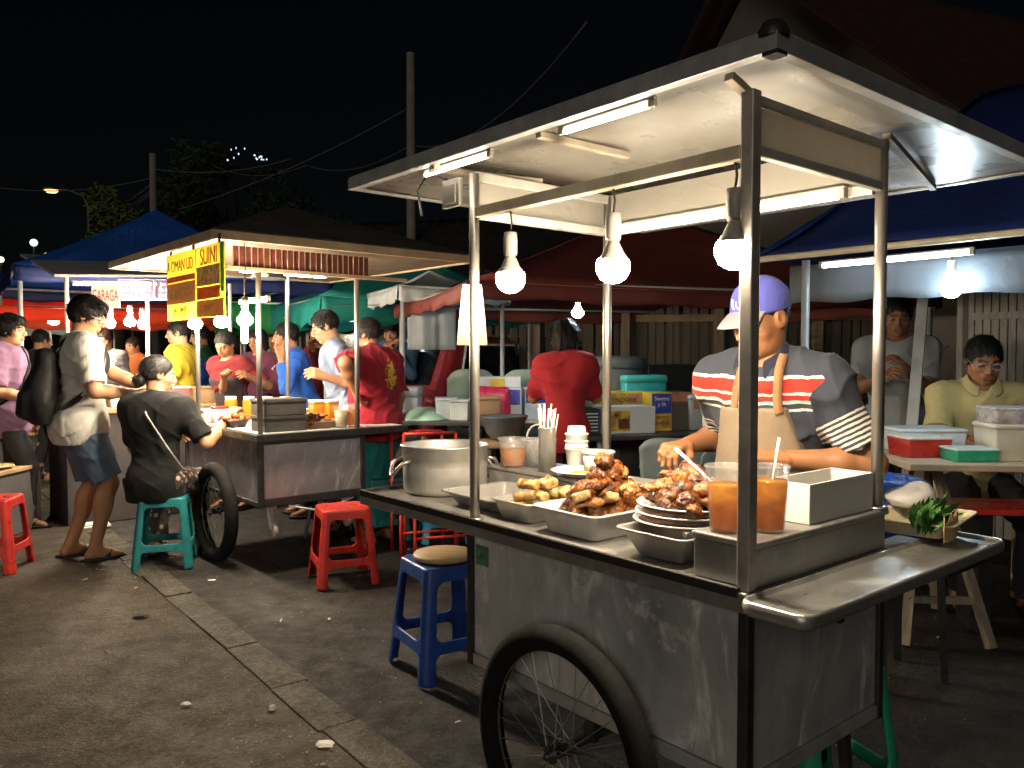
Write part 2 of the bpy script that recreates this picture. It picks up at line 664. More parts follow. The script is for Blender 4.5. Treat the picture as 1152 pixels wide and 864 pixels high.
def printmat(name, cols, scale=18, tr=0.35, stretch=(1, 1, 1)):
    """printed surface: blotches of several inks"""
    if name in MATS: return MATS[name]
    m, t, b = nt(name)
    co = objco(t, stretch); n = noise_node(t, co, scale, 6, 0.65, 1.2)
    st = [(0.30 + 0.42 * i / max(1, len(cols) - 1), c) for i, c in enumerate(cols)]
    c = ramp(t, n.outputs[0], st, 'LINEAR').outputs[0]
    t.links.new(c, b.inputs['Base Color']); b.inputs['Roughness'].default_value = 0.5
    out = t.nodes['Material Output']; tl = t.nodes.new('ShaderNodeBsdfTranslucent'); t.links.new(c, tl.inputs[0])
    mx = t.nodes.new('ShaderNodeMixShader'); mx.inputs[0].default_value = tr
    t.links.new(b.outputs[0], mx.inputs[1]); t.links.new(tl.outputs[0], mx.inputs[2]); t.links.new(mx.outputs[0], out.inputs['Surface'])
    return m


def canvas(name, col, var=0.15, tr=0.25):
    if name in MATS: return MATS[name]
    m, t, b = nt(name)
    co = objco(t); n = noise_node(t, co, 1.6, 5, 0.6, 0.5)
    c = ramp(t, n.outputs[0], [(0.3, [x * (1 - var) for x in col]), (0.7, [min(1, x * (1 + var)) for x in col])]).outputs[0]
    t.links.new(c, b.inputs['Base Color']); b.inputs['Roughness'].default_value = 0.6; b.inputs['Specular IOR Level'].default_value = 0.25
    f = noise_node(t, co, 9, 4, 0.55, 1.2); bump(t, b, f.outputs[0], 0.35, 0.02)
    out = t.nodes['Material Output']; tl = t.nodes.new('ShaderNodeBsdfTranslucent'); t.links.new(c, tl.inputs[0])
    mx = t.nodes.new('ShaderNodeMixShader'); mx.inputs[0].default_value = tr
    t.links.new(b.outputs[0], mx.inputs[1]); t.links.new(tl.outputs[0], mx.inputs[2]); t.links.new(mx.outputs[0], out.inputs['Surface'])
    return m
# ---------------------------------------------------------------- people
SKIN = {'tan': (0.36, 0.17, 0.085), 'mid': (0.42, 0.22, 0.12), 'light': (0.52, 0.31, 0.19), 'dark': (0.22, 0.105, 0.055)}


def R3(ax, deg):
    return Matrix.Rotation(math.radians(deg), 3, ax)


def ik(S, T, a, b, pole):
    S, T = Vector(S), Vector(T)
    d = T - S
    L = min(d.length, (a + b) * 0.995); dn = d.normalized()
    L = max(L, abs(a - b) * 1.05)
    x = (a * a - b * b + L * L) / (2 * L)
    hh = math.sqrt(max(a * a - x * x, 0))
    p = Vector(pole); p = (p - dn * p.dot(dn))
    if p.length < 1e-5: p = Vector((0, 0, -1))
    p.normalize()
    return S + dn * x + p * hh, S + dn * L


def hand_ops(sd, Wp, d, n, right, s, curl=0.45, pinch=0.0):
    d = Vector(d).normalized(); n = Vector(n); n = (n - d * n.dot(d)).normalized()
    th = d.cross(n) if right else n.cross(d)
    sd.cone(Wp - d * 0.03 * s, Wp + d * 0.012 * s, 0.026 * s, 0.025 * s, 0.012, flat=(n, 0.8))
    offs = (0.030, 0.010, -0.010, -0.028); lens = (0.072, 0.080, 0.074, 0.058)
    for i in range(4):
        kn = Wp + (d * 0.088 + th * offs[i] - n * (0.002 + 0.003 * abs(offs[i]) / 0.03)) * s
        sd.cone(Wp + th * offs[i] * 0.5 * s, kn, 0.0165 * s, 0.0125 * s, 0.012)
        c = curl * (1 + 0.12 * i)
        fd = d.copy(); p = kn
        side = th * (0.05 - 0.035 * i)
        for j, q in enumerate((0.46, 0.31, 0.23)):
            a = c * (0.75, 1.0, 0.7)[j]
            if pinch and i < 2: a = pinch * (1.0, 0.75, 0.4)[j]
            fd2 = (fd * math.cos(a) + n.cross(fd).cross(fd) * 0).normalized()
            ax = fd.cross(n); ax = ax.normalized() if ax.length > 1e-5 else th
            fd = Quaternion(ax, a) @ fd
            nn = Quaternion(ax, a) @ n
            n_i = nn if j == 0 else Quaternion(ax, a) @ n_i
            q2 = p + (fd + side).normalized() * lens[i] * q * s
            sd.cone(p, q2, (0.0098, 0.0088, 0.008)[j] * s, (0.009, 0.008, 0.0068)[j] * s, 0.004)
            p = q2
    b0 = Wp + (d * 0.022 + th * 0.022) * s
    b1 = b0 + (th * 0.75 + d * 0.7 + n * (0.35 + 0.5 * pinch)).normalized() * 0.042 * s
    b2 = b1 + (th * (0.25 - 0.5 * pinch) + d * 0.85 + n * (0.35 + 0.4 * pinch)).normalized() * 0.036 * s
    b3 = b2 + (d + n * (0.25 + 0.3 * pinch)).normalized() * 0.022 * s
    sd.cone(b0, b1, 0.0175 * s, 0.0125 * s, 0.012); sd.cone(b1, b2, 0.0118 * s, 0.010 * s, 0.005); sd.cone(b2, b3, 0.0098 * s, 0.0075 * s, 0.004)


def head_ops(sd, Hc, HR, s, neck, fem=False):
    R = HR
    X = lambda x, y, z: Vector(Hc) + R @ Vector((x * s, y * s, z * s))
    E = lambda c, r, k=0.02, kind='+': sd.ell(X(*c), [q * s for q in r], k * s, kind, R=R)
    K = lambda a, b, ra, rb, k=0.01, kind='+': sd.cone(X(*a), X(*b), ra * s, rb * s, k * s, kind)
    E((0, -0.015, 0.028), (0.074, 0.094, 0.088))
    E((0, 0.026, -0.03), (0.061, 0.064, 0.080), 0.03)
    E((0, 0.03, -0.075), (0.046 if fem else 0.050, 0.048, 0.040), 0.025)
    E((0, 0.066, -0.098), (0.022, 0.018, 0.016), 0.02)
    for sg in (-1, 1):
        E((sg * 0.042, 0.052, -0.028), (0.022, 0.022, 0.020), 0.022)
        E((sg * 0.033, 0.094, 0.004), (0.019, 0.015, 0.012), 0.012, '-')
        E((sg * 0.033, 0.076, 0.003), (0.0145, 0.0125, 0.012), 0.004)
        K((sg * 0.016, 0.086, 0.023), (sg * 0.046, 0.074, 0.024), 0.0085, 0.006, 0.012)
        E((sg * 0.013, 0.098, -0.034), (0.0085, 0.0105, 0.0075), 0.008)
        E((sg * 0.075, -0.008, -0.004), (0.009, 0.022, 0.031), 0.008)
        E((sg * 0.084, -0.002, -0.002), (0.006, 0.012, 0.018), 0.004, '-')
    K((0, 0.084, 0.018), (0, 0.109, -0.026), 0.0075, 0.0115, 0.014)
    E((0, 0.086, -0.058), (0.026, 0.012, 0.012), 0.014)
    K((-0.02, 0.090, -0.0605), (0.02, 0.090, -0.0605), 0.0052, 0.0052, 0.006)
    K((-0.017, 0.0895, -0.071), (0.017, 0.0895, -0.071), 0.0062, 0.0062, 0.006)
    E((0, 0.1, -0.0655), (0.024, 0.008, 0.0015), 0.003, '-')
    sd.cone(neck, X(0, -0.018, -0.03), 0.053 * s * (0.88 if fem else 1), 0.056 * s * (0.86 if fem else 1), 0.03 * s)


def paint_head(v, Hc, HR, s, skin, closed, fem):
    p = (np.asarray(v) - np.array(Hc)) @ np.array(HR) / s
    x, y, z = np.abs(p[:, 0]), p[:, 1], p[:, 2]
    c = np.tile(np.array(skin), (len(v), 1))
    red = np.clip(1 - np.sqrt((x - 0.045) ** 2 + (z + 0.03) ** 2) / 0.03, 0, 1) * (y > 0.03)
    c = c * (1 + red[:, None] * np.array([0.12, -0.05, -0.05]))
    lip = (x < 0.024) & (z < -0.054) & (z > -0.079) & (y > 0.07)
    c[lip] = c[lip] * np.array([0.92, 0.70, 0.70])
    brow = (x > 0.013) & (x < 0.051) & (np.abs(z - 0.026 + (x - 0.03) ** 2 * 6) < (0.0036 if fem else 0.0048)) & (y > 0.045)
    c[brow] = np.array([0.03, 0.02, 0.015])
    ex = x - 0.033
    if closed:
        eye = (np.abs(ex) < 0.015) & (np.abs(z + 0.003 - ex ** 2 * 9) < 0.0026) & (y > 0.06)
        c[eye] = (0.03, 0.02, 0.015)
    else:
        eye = ((ex / 0.0145) ** 2 + ((z - 0.002) / 0.0055) ** 2 < 1) & (y > 0.06)
        c[eye] = (0.6, 0.56, 0.52)
        c[eye & (np.abs(ex) < 0.0062)] = (0.02, 0.012, 0.01)
        lash = (np.abs(ex) < 0.016) & (np.abs(z - 0.0072 + ex ** 2 * 18) < 0.0018) & (y > 0.06)
        c[lash] = (0.03, 0.02, 0.015)
    return np.clip(c, 0, 1)


HAIRM = {}


def hair_mat(col):
    k = 'hair_%02d%02d%02d' % tuple(int(x * 99) for x in col)
    return pm(k, col, 0.55, var=0.5, scale=60, stretch=(1, 1, 0.25), bmp=0.7, bscale=140, spec=0.25)


def make_hair(kind, col, Hc, HR, s, parent, res, seed=0):
    sd = SD(res)
    R = HR
    X = lambda x, y, z: Vector(Hc) + R @ Vector((x * s, y * s, z * s))
    NV = lambda x, y, z: R @ Vector((x, y, z)).normalized()
    o = {'short': 0.009, 'crop': 0.004, 'thick': 0.018, 'bowl': 0.02, 'bun': 0.010, 'bob': 0.014, 'wavy': 0.02}[kind]
    low = {'short': -0.075, 'crop': -0.07, 'thick': -0.06, 'bowl': -0.045, 'bun': -0.085, 'bob': -0.12, 'wavy': -0.12}[kind]
    front = {'short': 0.062, 'crop': 0.070, 'thick': 0.052, 'bowl': 0.036, 'bun': 0.066, 'bob': 0.055, 'wavy': 0.05}[kind]
    n = NV(0, 0.14 + 0.1, -(0.18))
    sd.ell(X(0, -0.017, 0.03), [q * s for q in (0.074 + o, 0.092 + o, 0.085 + o)], 0.01, clips=[(X(0, 0.075, front), n), (X(0, 0, low), NV(0, 0, -1))], R=R)
    if kind in ('short', 'thick'):
        for sg in (-1, 1): sd.ell(X(sg * 0.069, 0.012, 0.016), [q * s for q in (0.012, 0.016, 0.032)], 0.012, R=R)
    if kind in ('thick', 'bowl'):
        sd.ell(X(0.01, 0.045, 0.078), [q * s for q in (0.068, 0.055, 0.034)], 0.025, R=R)
    if kind == 'bowl':
        sd.ell(X(0, -0.055, -0.012), [q * s for q in (0.078, 0.05, 0.05)], 0.03, R=R)
    if kind == 'bun':
        sd.ell(X(0, -0.105, -0.055), [q * s for q in (0.04, 0.038, 0.042)], 0.012, R=R)
    if kind in ('bob', 'wavy'):
        sd.ell(X(0, -0.045, -0.03 if kind == 'wavy' else -0.04), [q * s for q in ((0.098, 0.076, 0.082) if kind == 'wavy' else (0.085, 0.062, 0.105))], 0.03, R=R)
        for sg in (-1, 1): sd.ell(X(sg * 0.07, -0.01, -0.03), [q * s for q in (0.02, 0.035, 0.075)], 0.02, R=R)
    amp = {'wavy': 0.015, 'thick': 0.006, 'bowl': 0.004}.get(kind, 0.003) * s
    sd.noise(lambda P: amp * wob(P, 70 if kind != 'wavy' else 55, seed + 3, 6, (1.2, 1.2, 0.5)))
    v, q, L = sd.mesh()
    # tufts that break the outline, combed away from the crown
    a_, b_, c_ = v[q[:, 0]], v[q[:, 1]], v[q[:, 2]]
    fc = (a_ + c_) / 2; fn_ = np.cross(b_ - a_, c_ - a_); fn_ /= np.linalg.norm(fn_, axis=1)[:, None] + 1e-9
    loc = (fc - np.array(Hc)) @ np.array(HR) / s; ln = fn_ @ np.array(HR)
    cen = np.array([0, -0.015, 0.03]); ok = ((loc - cen) * ln).sum(1) > 0.03
    rs = np.random.RandomState(seed + 50)
    cand = np.argwhere(ok)[:, 0]
    if len(cand) > 50:
        nT = {'wavy': 1500, 'bob': 1000, 'thick': 1300, 'bowl': 1200, 'bun': 900, 'crop': 400}.get(kind, 1000)
        pick = rs.choice(cand, nT); P = fc[pick]; Nn = fn_[pick]
        crown = np.array(X(0, -0.05, 0.12)); dirn = P - crown
        if kind in ('short', 'thick', 'crop', 'bowl'): dirn = dirn + np.array(HR @ Vector((0, 0.05 if kind != 'crop' else 0, -0.04))) * s
        if kind == 'bun': dirn = np.array(X(0, -0.11, -0.05)) - P
        if kind in ('bob', 'wavy'): dirn = dirn + np.array([0, 0, -0.12]) * s
        dirn = dirn + rs.normal(size=P.shape) * 0.018 * s
        dirn -= (dirn * Nn).sum(1)[:, None] * Nn; dirn /= np.linalg.norm(dirn, axis=1)[:, None] + 1e-9
        W_ = np.cross(dirn, Nn); Ln = (rs.uniform(0.016, 0.034, nT) * s * {'wavy': 1.3, 'thick': 1.3, 'crop': 0.5, 'bun': 1.3}.get(kind, 1))[:, None]
        wd = rs.uniform(0.0018, 0.0042, nT)[:, None] * s; lift = (rs.uniform(0.15, 0.6, nT)[:, None] if kind != 'bun' else rs.uniform(0.03, 0.12, nT)[:, None]) * 0.35
        base = P - Nn * 0.002; mid = P + dirn * Ln * 0.5 + Nn * Ln * lift * 0.9 + Nn * 0.001; tip = P + dirn * Ln + Nn * Ln * lift
        tv = np.stack([base - W_ * wd, base + W_ * wd, mid + W_ * wd, mid - W_ * wd, tip + W_ * wd * 0.15, tip - W_ * wd * 0.15], 1).reshape(-1, 3)
        k0 = len(v) + 6 * np.arange(nT)[:, None]
        tq = np.concatenate([k0 + np.array([[0, 1, 2, 3]]), k0 + np.array([[3, 2, 4, 5]])])
        v = np.concatenate([v, tv]); q = np.concatenate([q, tq])
    return np_mesh('hair', v, q, hair_mat(col), parent)


def cloth_mat(name, col, var=0.12, rough=0.85, pat=None, bmp=0.25):
    if name in MATS: return MATS[name]
    m, t, b = nt(name)
    co = objco(t)
    n = noise_node(t, co, 7, 4, 0.6)
    c = ramp(t, n.outputs[0], [(0.3, [x * (1 - var) for x in col]), (0.7, [min(1, x * (1 + var)) for x in col])]).outputs[0]
    if pat: c = pat(t, co, c)
    t.links.new(c, b.inputs['Base Color'])
    b.inputs['Roughness'].default_value = rough; b.inputs['Specular IOR Level'].default_value = 0.25
    b.inputs['Sheen Weight'].default_value = 0.05
    w = noise_node(t, co, 420, 2); f = noise_node(t, objco(t, (1.4, 1.4, 0.6)), 15, 3, 0.5, 2.2)
    h = math_node(t, 'ADD', math_node(t, 'MULTIPLY', w.outputs[0], 0.12), f.outputs[0])
    bump(t, b, h, min(1, bmp), 0.007)
    return m


def person(label, loc, yaw, h=1.68, pz=None, lean=0, side=0, twist=0, hyaw=0, hpitch=0, hroll=0, rh=None, lh=None, feet=None,
           skin='mid', hair=('short', (0.012, 0.010, 0.009)), shirt=None, pants=None, b=1.0, belly=0.0, res=0.010, hres=0.0055, fem=False,
           rpole=None, lpole=None, rcurl=0.5, lcurl=0.5, rpinch=0, lpinch=0, rn=None, ln=None, closed=True, shoes='sandal', collar=None, group=None, knee=(0, 1, 0.25), seed=0, extra=None):
    s = h / 1.68
    seated = pz is not None
    rz = math.radians(yaw - 90)
    root = thing('person', label, 'person', loc, rz, group)
    M = Matrix.Translation(Vector(loc)) @ Matrix.Rotation(rz, 4, 'Z')
    inv = M.inverted()
    if pz is None: pz = 0.90 * s
    RL = R3('X', -lean) @ R3('Y', side)
    RT = RL @ R3('Z', twist)
    P0 = Vector((0, 0, pz))
    U = lambda x, y, z: P0 + RT @ Vector((x * s, y * s, z * s))
    N = U(0, -0.012, 0.50)
    half = R3('X', -lean * 0.55) @ R3('Y', side * 0.5)
    Hc = N + RL @ Vector((0, 0.03 * s, 0)) + half @ Vector((0, 0.012 * s, 0.150 * s))
    HR = R3('Z', hyaw) @ R3('X', -hpitch) @ R3('Y', hroll)
    shw = (0.158 if fem else 0.178) * (0.55 + 0.45 * b)
    SH = {1: U(shw, -0.005, 0.445), -1: U(-shw, -0.005, 0.445)}
    HP = {1: P0 + Vector((0.088 * s, 0, -0.02 * s)), -1: P0 + Vector((-0.088 * s, 0, -0.02 * s))}
    ua, fa, tl, sl = 0.285 * s, 0.250 * s, 0.425 * s, 0.415 * s
    arms = {}
    for sg, T, pole in ((1, rh, rpole), (-1, lh, lpole)):
        if T is None: T = SH[sg] + Vector((sg * 0.07, 0.06, -0.515)) * s
        else: T = inv @ Vector(T)
        if pole is None: pole = Vector((sg * 0.5, -0.6, -0.6))
        E_, Wp = ik(SH[sg], T, ua, fa, pole)
        arms[sg] = (SH[sg], E_, Wp)
    legs = {}
    if feet is None: feet = ((0.10, 0.02, 0), (-0.10, -0.02, 0))
    for sg, ft in ((1, feet[0]), (-1, feet[1])):
        ank = Vector((ft[0], ft[1], ft[2] + 0.075 * s))
        K_, A_ = ik(HP[sg], ank, tl, sl, Vector(knee) + Vector((sg * 0.12, 0, 0)))
        legs[sg] = (HP[sg], K_, A_)
    sk = SKIN[skin] if isinstance(skin, str) else skin
    # torso shared by flesh and clothes
    bx = b * (0.93 if fem else 1.0)

    def torso(sd, off, lab=0, k=0.05):
        sd.ell(U(0, 0.005, 0.36), [0.160 * s * bx, 0.112 * s * b, 0.175 * s], k, off=off, lab=lab, R=RT)
        sd.ell(U(0, 0.012 + belly * 0.5, 0.16), [(0.142 + belly) * s * bx, (0.110 + belly) * s * b, 0.18 * s], k, off=off, lab=lab, R=RT)
        sd.ell(P0 + Vector((0, 0, 0.0)), [0.162 * s * bx, 0.120 * s * b, 0.135 * s], k, off=off, lab=lab)
        for sg in (1, -1):
            sd.cone(U(0, -0.02, 0.475), SH[sg] + Vector((0, 0, -0.005)), 0.050 * s, 0.050 * s, k * 0.8, off=off, lab=lab)
            sd.ell(U(sg * 0.085, -0.055, 0.385), [0.080 * s * bx, 0.050 * s * b, 0.115 * s], k, off=off, lab=lab, R=RT)
            if fem: sd.ell(U(sg * 0.07, 0.085, 0.32), [0.055 * s, 0.05 * s, 0.055 * s], 0.04, off=off, lab=lab, R=RT)
    body = SD(res)
    torso(body, -0.006)
    body.cone(N - RT @ Vector((0, 0, 0.05 * s)), N + (Hc - N) * 0.55, 0.058 * s, 0.052 * s, 0.04)
    for sg in (1, -1):
        S_, E_, Wp = arms[sg]
        body.cone(S_, E_, 0.046 * s * b, 0.040 * s * b, 0.03); body.cone(E_, E_ + (Wp - E_) * 0.35, 0.041 * s * b, 0.041 * s * b, 0.02)
        body.cone(E_ + (Wp - E_) * 0.35, Wp, 0.040 * s * b, 0.0265 * s, 0.02)
        H_, K_, A_ = legs[sg]
        body.cone(H_, K_, 0.082 * s * b, 0.054 * s * b, 0.04); body.cone(K_, A_, 0.050 * s * b, 0.036 * s, 0.03)
        body.ell(K_ + (A_ - K_) * 0.3 + Vector((0, -0.012 * s, 0)), [0.047 * s * b, 0.052 * s * b, 0.10 * s], 0.03)
        ft = Vector((sg * 0.025, 0.15, 0)) * s
        body.cone(A_ + Vector((0, -0.03 * s, -0.04 * s)), A_ + ft + Vector((0, 0, -0.052 * s)), 0.032 * s, 0.019 * s, 0.02)
        body.cone(A_, A_ + ft * 0.75 + Vector((0, 0, -0.045 * s)), 0.034 * s, 0.024 * s, 0.02)
    v, q, L = body.mesh()
    c = np.tile(np.array(sk), (len(v), 1))
    hd = SD(hres); head_ops(hd, Hc, HR, s, N - (Hc - N) * 0.15, fem)
    hv, hq, _ = hd.mesh()
    hc = paint_head(hv, Hc, HR, s, sk, closed, fem)
    VV, QQ, CC = [v, hv], [q, hq + len(v)], [c, hc]
    n0 = len(v) + len(hv)
    for sg, cu, pi_, nn in ((1, rcurl, rpinch, rn), (-1, lcurl, lpinch, ln)):
        S_, E_, Wp = arms[sg]
        d = (Wp - E_).normalized()
        if nn is None: nn = Vector((-sg * 0.8, 0.1, -0.5))
        else: nn = inv.to_3x3() @ Vector(nn)
        hs = SD(min(hres, 0.0045)); hand_ops(hs, Wp, d if True else d, nn, sg == 1, s, cu, pi_)
        a_, b_, _ = hs.mesh()
        VV.append(a_); QQ.append(b_ + n0); CC.append(np.tile(np.array(sk) * np.array([1.05, 0.98, 0.95]), (len(a_), 1))); n0 += len(a_)
    bodyo = np_mesh('body', np.concatenate(VV), np.concatenate(QQ), colattr('skin', 0.48, sss=0.12, spec=0.4, mottled=0.12, bmp=0.08), root, np.concatenate(CC))
    if hair: make_hair(hair[0], hair[1], Hc, HR, s, root, hres, seed)
    info = dict(root=root, s=s, N=N, Hc=Hc, HR=HR, U=U, RT=RT, P0=P0, SH=SH, arms=arms, legs=legs, torso=torso, inv=inv, M=M)
    if pants:
        m_, ln_ = pants[0], pants[1]
        sd = SD(res)
        loose = pants[2] if len(pants) > 2 else 0.016
        sd.ell(P0, [0.160 * s * bx, 0.120 * s * b, 0.135 * s], 0.04, off=0.010, clips=[(P0 + RT @ Vector((0, 0, 0.10 * s)), (0, 0, 1))])
        for sg in (1, -1):
            H_, K_, A_ = legs[sg]
            if ln_ <= 1:
                e = H_ + (K_ - H_) * ln_; dd = (K_ - H_).normalized()
                sd.cone(H_, e + dd * 0.03, 0.086 * s * b, (0.082 - 0.022 * ln_) * s * b, 0.04, off=loose, clips=[(e, dd)])
            else:
                dd = (A_ - K_).normalized(); e = K_ + (A_ - K_) * min(ln_ - 1, 0.97)
                sd.cone(H_, K_, 0.084 * s * b, 0.060 * s * b, 0.04, off=loose)
                sd.cone(K_, e + dd * 0.03, 0.058 * s * b, 0.050 * s, 0.03, off=loose, clips=[(e, dd)])
        sd.noise(lambda P: 0.007 * wob(P, 26, seed + 11, 6, (1, 1, 0.7)) + folds(P, seed + 12, 32, 0.010, (0.6, 0.3, 0.5)))
        if shirt and not seated: sd.cut((0, 0, pz - (shirt[2] - 0.07) * s), (0, 0, 1))
        v, q, L = sd.mesh(); np_mesh('trousers' if ln_ > 1.2 else 'shorts', v, q, m_, root)
    if shirt:
        m_, sl_, hem = shirt[0], shirt[1], shirt[2]
        sd = SD(res)
        off = shirt[3] if len(shirt) > 3 else 0.014
        torso(sd, off, 0)
        sd.ell(P0 + Vector((0, 0, -0.06 * s)), [0.170 * s * bx, 0.130 * s * b, 0.16 * s], 0.05, off=off + 0.014)
        for sg in (1, -1): sd.cone(N + Vector((0, 0, 0.0)), SH[sg] + Vector((0, 0, 0.012 * s)), 0.046 * s, 0.046 * s, 0.04, off=off * 0.5)
        hemz = pz - hem * s
        # hem and neckline
        for sg in (1, -1):
            S_, E_, Wp = arms[sg]
            lab = 1 if sg == 1 else 2
            if sl_ <= 1:
                dd = (E_ - S_).normalized(); e = S_ + (E_ - S_) * sl_
                sd.cone(S_, e + dd * 0.03, 0.052 * s * b, 0.062 * s * b, 0.085, off=off * 0.6, lab=lab, clips=[(e, dd)])
            else:
                dd = (Wp - E_).normalized(); e = E_ + (Wp - E_) * min(1, sl_ - 1)
                sd.cone(S_, E_, 0.052 * s * b, 0.050 * s * b, 0.08, off=off * 0.6, lab=lab)
                sd.cone(E_, e + dd * 0.03, 0.048 * s * b, 0.038 * s, 0.02, off=off * 0.6, lab=lab, clips=[(e, dd)])
        nk = (Hc - N).normalized()
        sd.cone(N + nk * 0.012 * s + RT @ Vector((0, 0.02 * s, 0)), N + nk * 0.2 * s + RT @ Vector((0, 0.05 * s, 0)), 0.060 * s, 0.085 * s, 0.012, '-')
        sd.noise(lambda P: 0.007 * wob(P, 22, seed + 21, 7, (1.1, 1.1, 0.75)) + folds(P, seed + 5, 30, 0.011 * (0.8 if fem else 1)))
        sd.cut((0, 0, hemz), (0, 0, -1))
        v, q, L = sd.mesh()
        vv = (v - np.array(P0)) @ np.array(RT) / s
        par = vv[:, 2].copy(); arm_par = np.zeros(len(v))
        for sg, lab in ((1, 1), (-1, 2)):
            S_, E_, Wp = arms[sg]
            ax = np.array((E_ - S_).normalized())
            w = (vv[:, 0] * sg) >= 0
            arm_par[w] = ((v - np.array(S_)) @ ax)[w] / s
        seam = (L > 0).astype(float); cntv = np.bincount(q.ravel(), minlength=len(v)) + 1e-9
        for _ in range(10):
            qa = seam[q].mean(1); seam = np.bincount(q.ravel(), weights=np.repeat(qa, 4), minlength=len(v)) / cntv
        np_mesh('shirt', v, q, m_, root, attrs={'band': par, 'seam': seam, 'arm_band': arm_par, 'sleeve': (L > 0).astype(float), 'across': vv[:, 0], 'front': vv[:, 1]})
    if collar:
        mb = MB()
        nk = (Hc - N).normalized(); x, y, z = basis(nk, RT @ Vector((0, 1, 0)))
        pts_in, pts_out = [], []
        for k in range(33):
            a = 0.5 * PI + 0.30 + (2 * PI - 0.60) * k / 32
            dv = RT @ Vector((math.cos(a), math.sin(a), 0))
            fr = max(0, math.sin(a))
            base = N + dv * 0.066 * s + nk * (0.074 - 0.052 * fr) * s + RT @ Vector((0, 0.015 * s, 0))
            pts_in.append(base); pts_out.append(N + dv * (0.088 + 0.036 * fr) * s + nk * (0.040 - 0.080 * fr) * s + RT @ Vector((0, 0.017 * s, 0)))
        n = len(pts_in)
        mb.add(pts_in + pts_out, [(i, i + 1, n + i + 1, n + i) for i in range(n - 1)], 0, True)
        mb.build('collar', collar, root, solid=0.004, sub=1)
    if shoes:
        for sg in (1, -1):
            A_ = legs[sg][2]; z0 = A_.z - 0.075 * s
            mb = MB()
            pts = []
            for k in range(20):
                a = 2 * PI * k / 20
                pts.append((A_.x + sg * 0.012 * s + math.cos(a) * 0.045 * s * (1 + 0.15 * math.sin(a)), A_.y + 0.05 * s + math.sin(a) * 0.135 * s))
            mb.prism(pts, z0 + 0.001, z0 + 0.02 * s, smooth=True)
            if shoes == 'sandal':
                mb.tube([(A_.x - 0.04 * s, A_.y + 0.06 * s, z0 + 0.02), (A_.x - 0.015 * s, A_.y + 0.09 * s, z0 + 0.062 * s), (A_.x + 0.03 * s, A_.y + 0.09 * s, z0 + 0.058 * s), (A_.x + 0.05 * s, A_.y + 0.06 * s, z0 + 0.02)], 0.012 * s, 8, flat=0.5)
            mb.build('sandal', pm('black_rubber', (0.018, 0.017, 0.016), 0.55, var=0.3), root)
    if extra: extra(info)
    return info


def glasses(info, col=(0.02, 0.02, 0.02)):
    s, Hc, HR = info['s'], info['Hc'], info['HR']
    X = lambda x, y, z: Vector(Hc) + HR @ Vector((x * s, y * s, z * s))
    mb = MB()
    for sg in (-1, 1):
        mb.tube([X(sg * 0.034 + 0.024 * math.cos(a), 0.101 - abs(0.024 * math.cos(a) * 0.15), 0.0 + 0.017 * math.sin(a)) for a in [2 * PI * k / 16 for k in range(16)]], 0.0026, 6, closed=True)
        mb.tube([X(sg * 0.058, 0.098, 0.006), X(sg * 0.079, 0.08, 0.008), X(sg * 0.083, 0.0, 0.010)], 0.0022, 6)
    mb.tube([X(-0.01, 0.101, 0.004), X(0.01, 0.101, 0.004)], 0.0016, 6)
    mb.build('glasses', pm('spectacle_frame', col, 0.3), info['root'])
# ---------------------------------------------------------------- palette
WARM, COOL = (1.0, 0.81, 0.57), (0.82, 0.93, 1.0)
zinc = sheet_metal('worn_zinc_sheet', (0.66, 0.67, 0.69), 0.34, dark=0.22, metal=0.3, smear=0.6)
zinc2 = sheet_metal('scuffed_steel_sheet', (0.62, 0.63, 0.66), 0.34, dark=0.28, smear=0.6, metal=0.35)
steel = sheet_metal('brushed_steel', (0.62, 0.61, 0.58), 0.26, (1, 1, 1), 0.75, 0.2)
chrome = pm('polished_pipe', (0.55, 0.53, 0.49), 0.36, 0.9, 0.08, 5, 0.08, 0.03, 30, dirt=((0.3, 0.26, 0.2), 0.25))
darksteel = pm('dark_painted_steel', (0.055, 0.055, 0.058), 0.42, 0.5, 0.35, 12, 0.15, 0.1, 80)
alu = pm('dull_aluminium', (0.58, 0.59, 0.60), 0.42, 0.5, 0.2, 10, 0.15, 0.08, 50, dirt=((0.12, 0.11, 0.10), 0.5))
ceilm = pm('cream_roof_lining', (0.20, 0.19, 0.165), 0.32, 0.0, 0.28, 2.2, 0.14, 0.16, 6, dirt=((0.16, 0.14, 0.105), 0.4))
rubber = pm('tyre_rubber', (0.009, 0.009, 0.009), 0.85, 0.0, 0.4, 20, 0.1, 0.3, 160, spec=0.2)
whitep = pm('white_plastic', (0.78, 0.76, 0.72), 0.35, 0.0, 0.05, 12)
foam = pm('white_foam', (0.80, 0.79, 0.76), 0.7, 0.0, 0.05, 18, 0.1, 0.15, 120)
woodm = pm('bare_wood', (0.42, 0.27, 0.14), 0.6, 0, 0.3, 6, 0.1, 0.2, 40, stretch=(1, 1, 0.2))
lidwood = pm('turned_wood_seat', (0.50, 0.33, 0.16), 0.5, 0, 0.22, 5, 0.1, 0.15, 60, stretch=(1, 6, 1))
oldwood = pm('weathered_wood', (0.20, 0.15, 0.10), 0.75, 0, 0.4, 7, 0.1, 0.4, 40, stretch=(6, 6, 0.6))
blackp = pm('black_plastic', (0.015, 0.015, 0.016), 0.4, 0, 0.4, 20)
sockm = pm('socket_grey_white', (0.42, 0.40, 0.36), 0.45, 0, 0.08, 12)
tea = canvas('orange_tea', (1.0, 0.50, 0.07), 0.08, 0.75)
tea.node_tree.nodes['Principled BSDF'].inputs['Roughness'].default_value = 0.12
cuppl = clear_plastic('clear_cup_plastic')
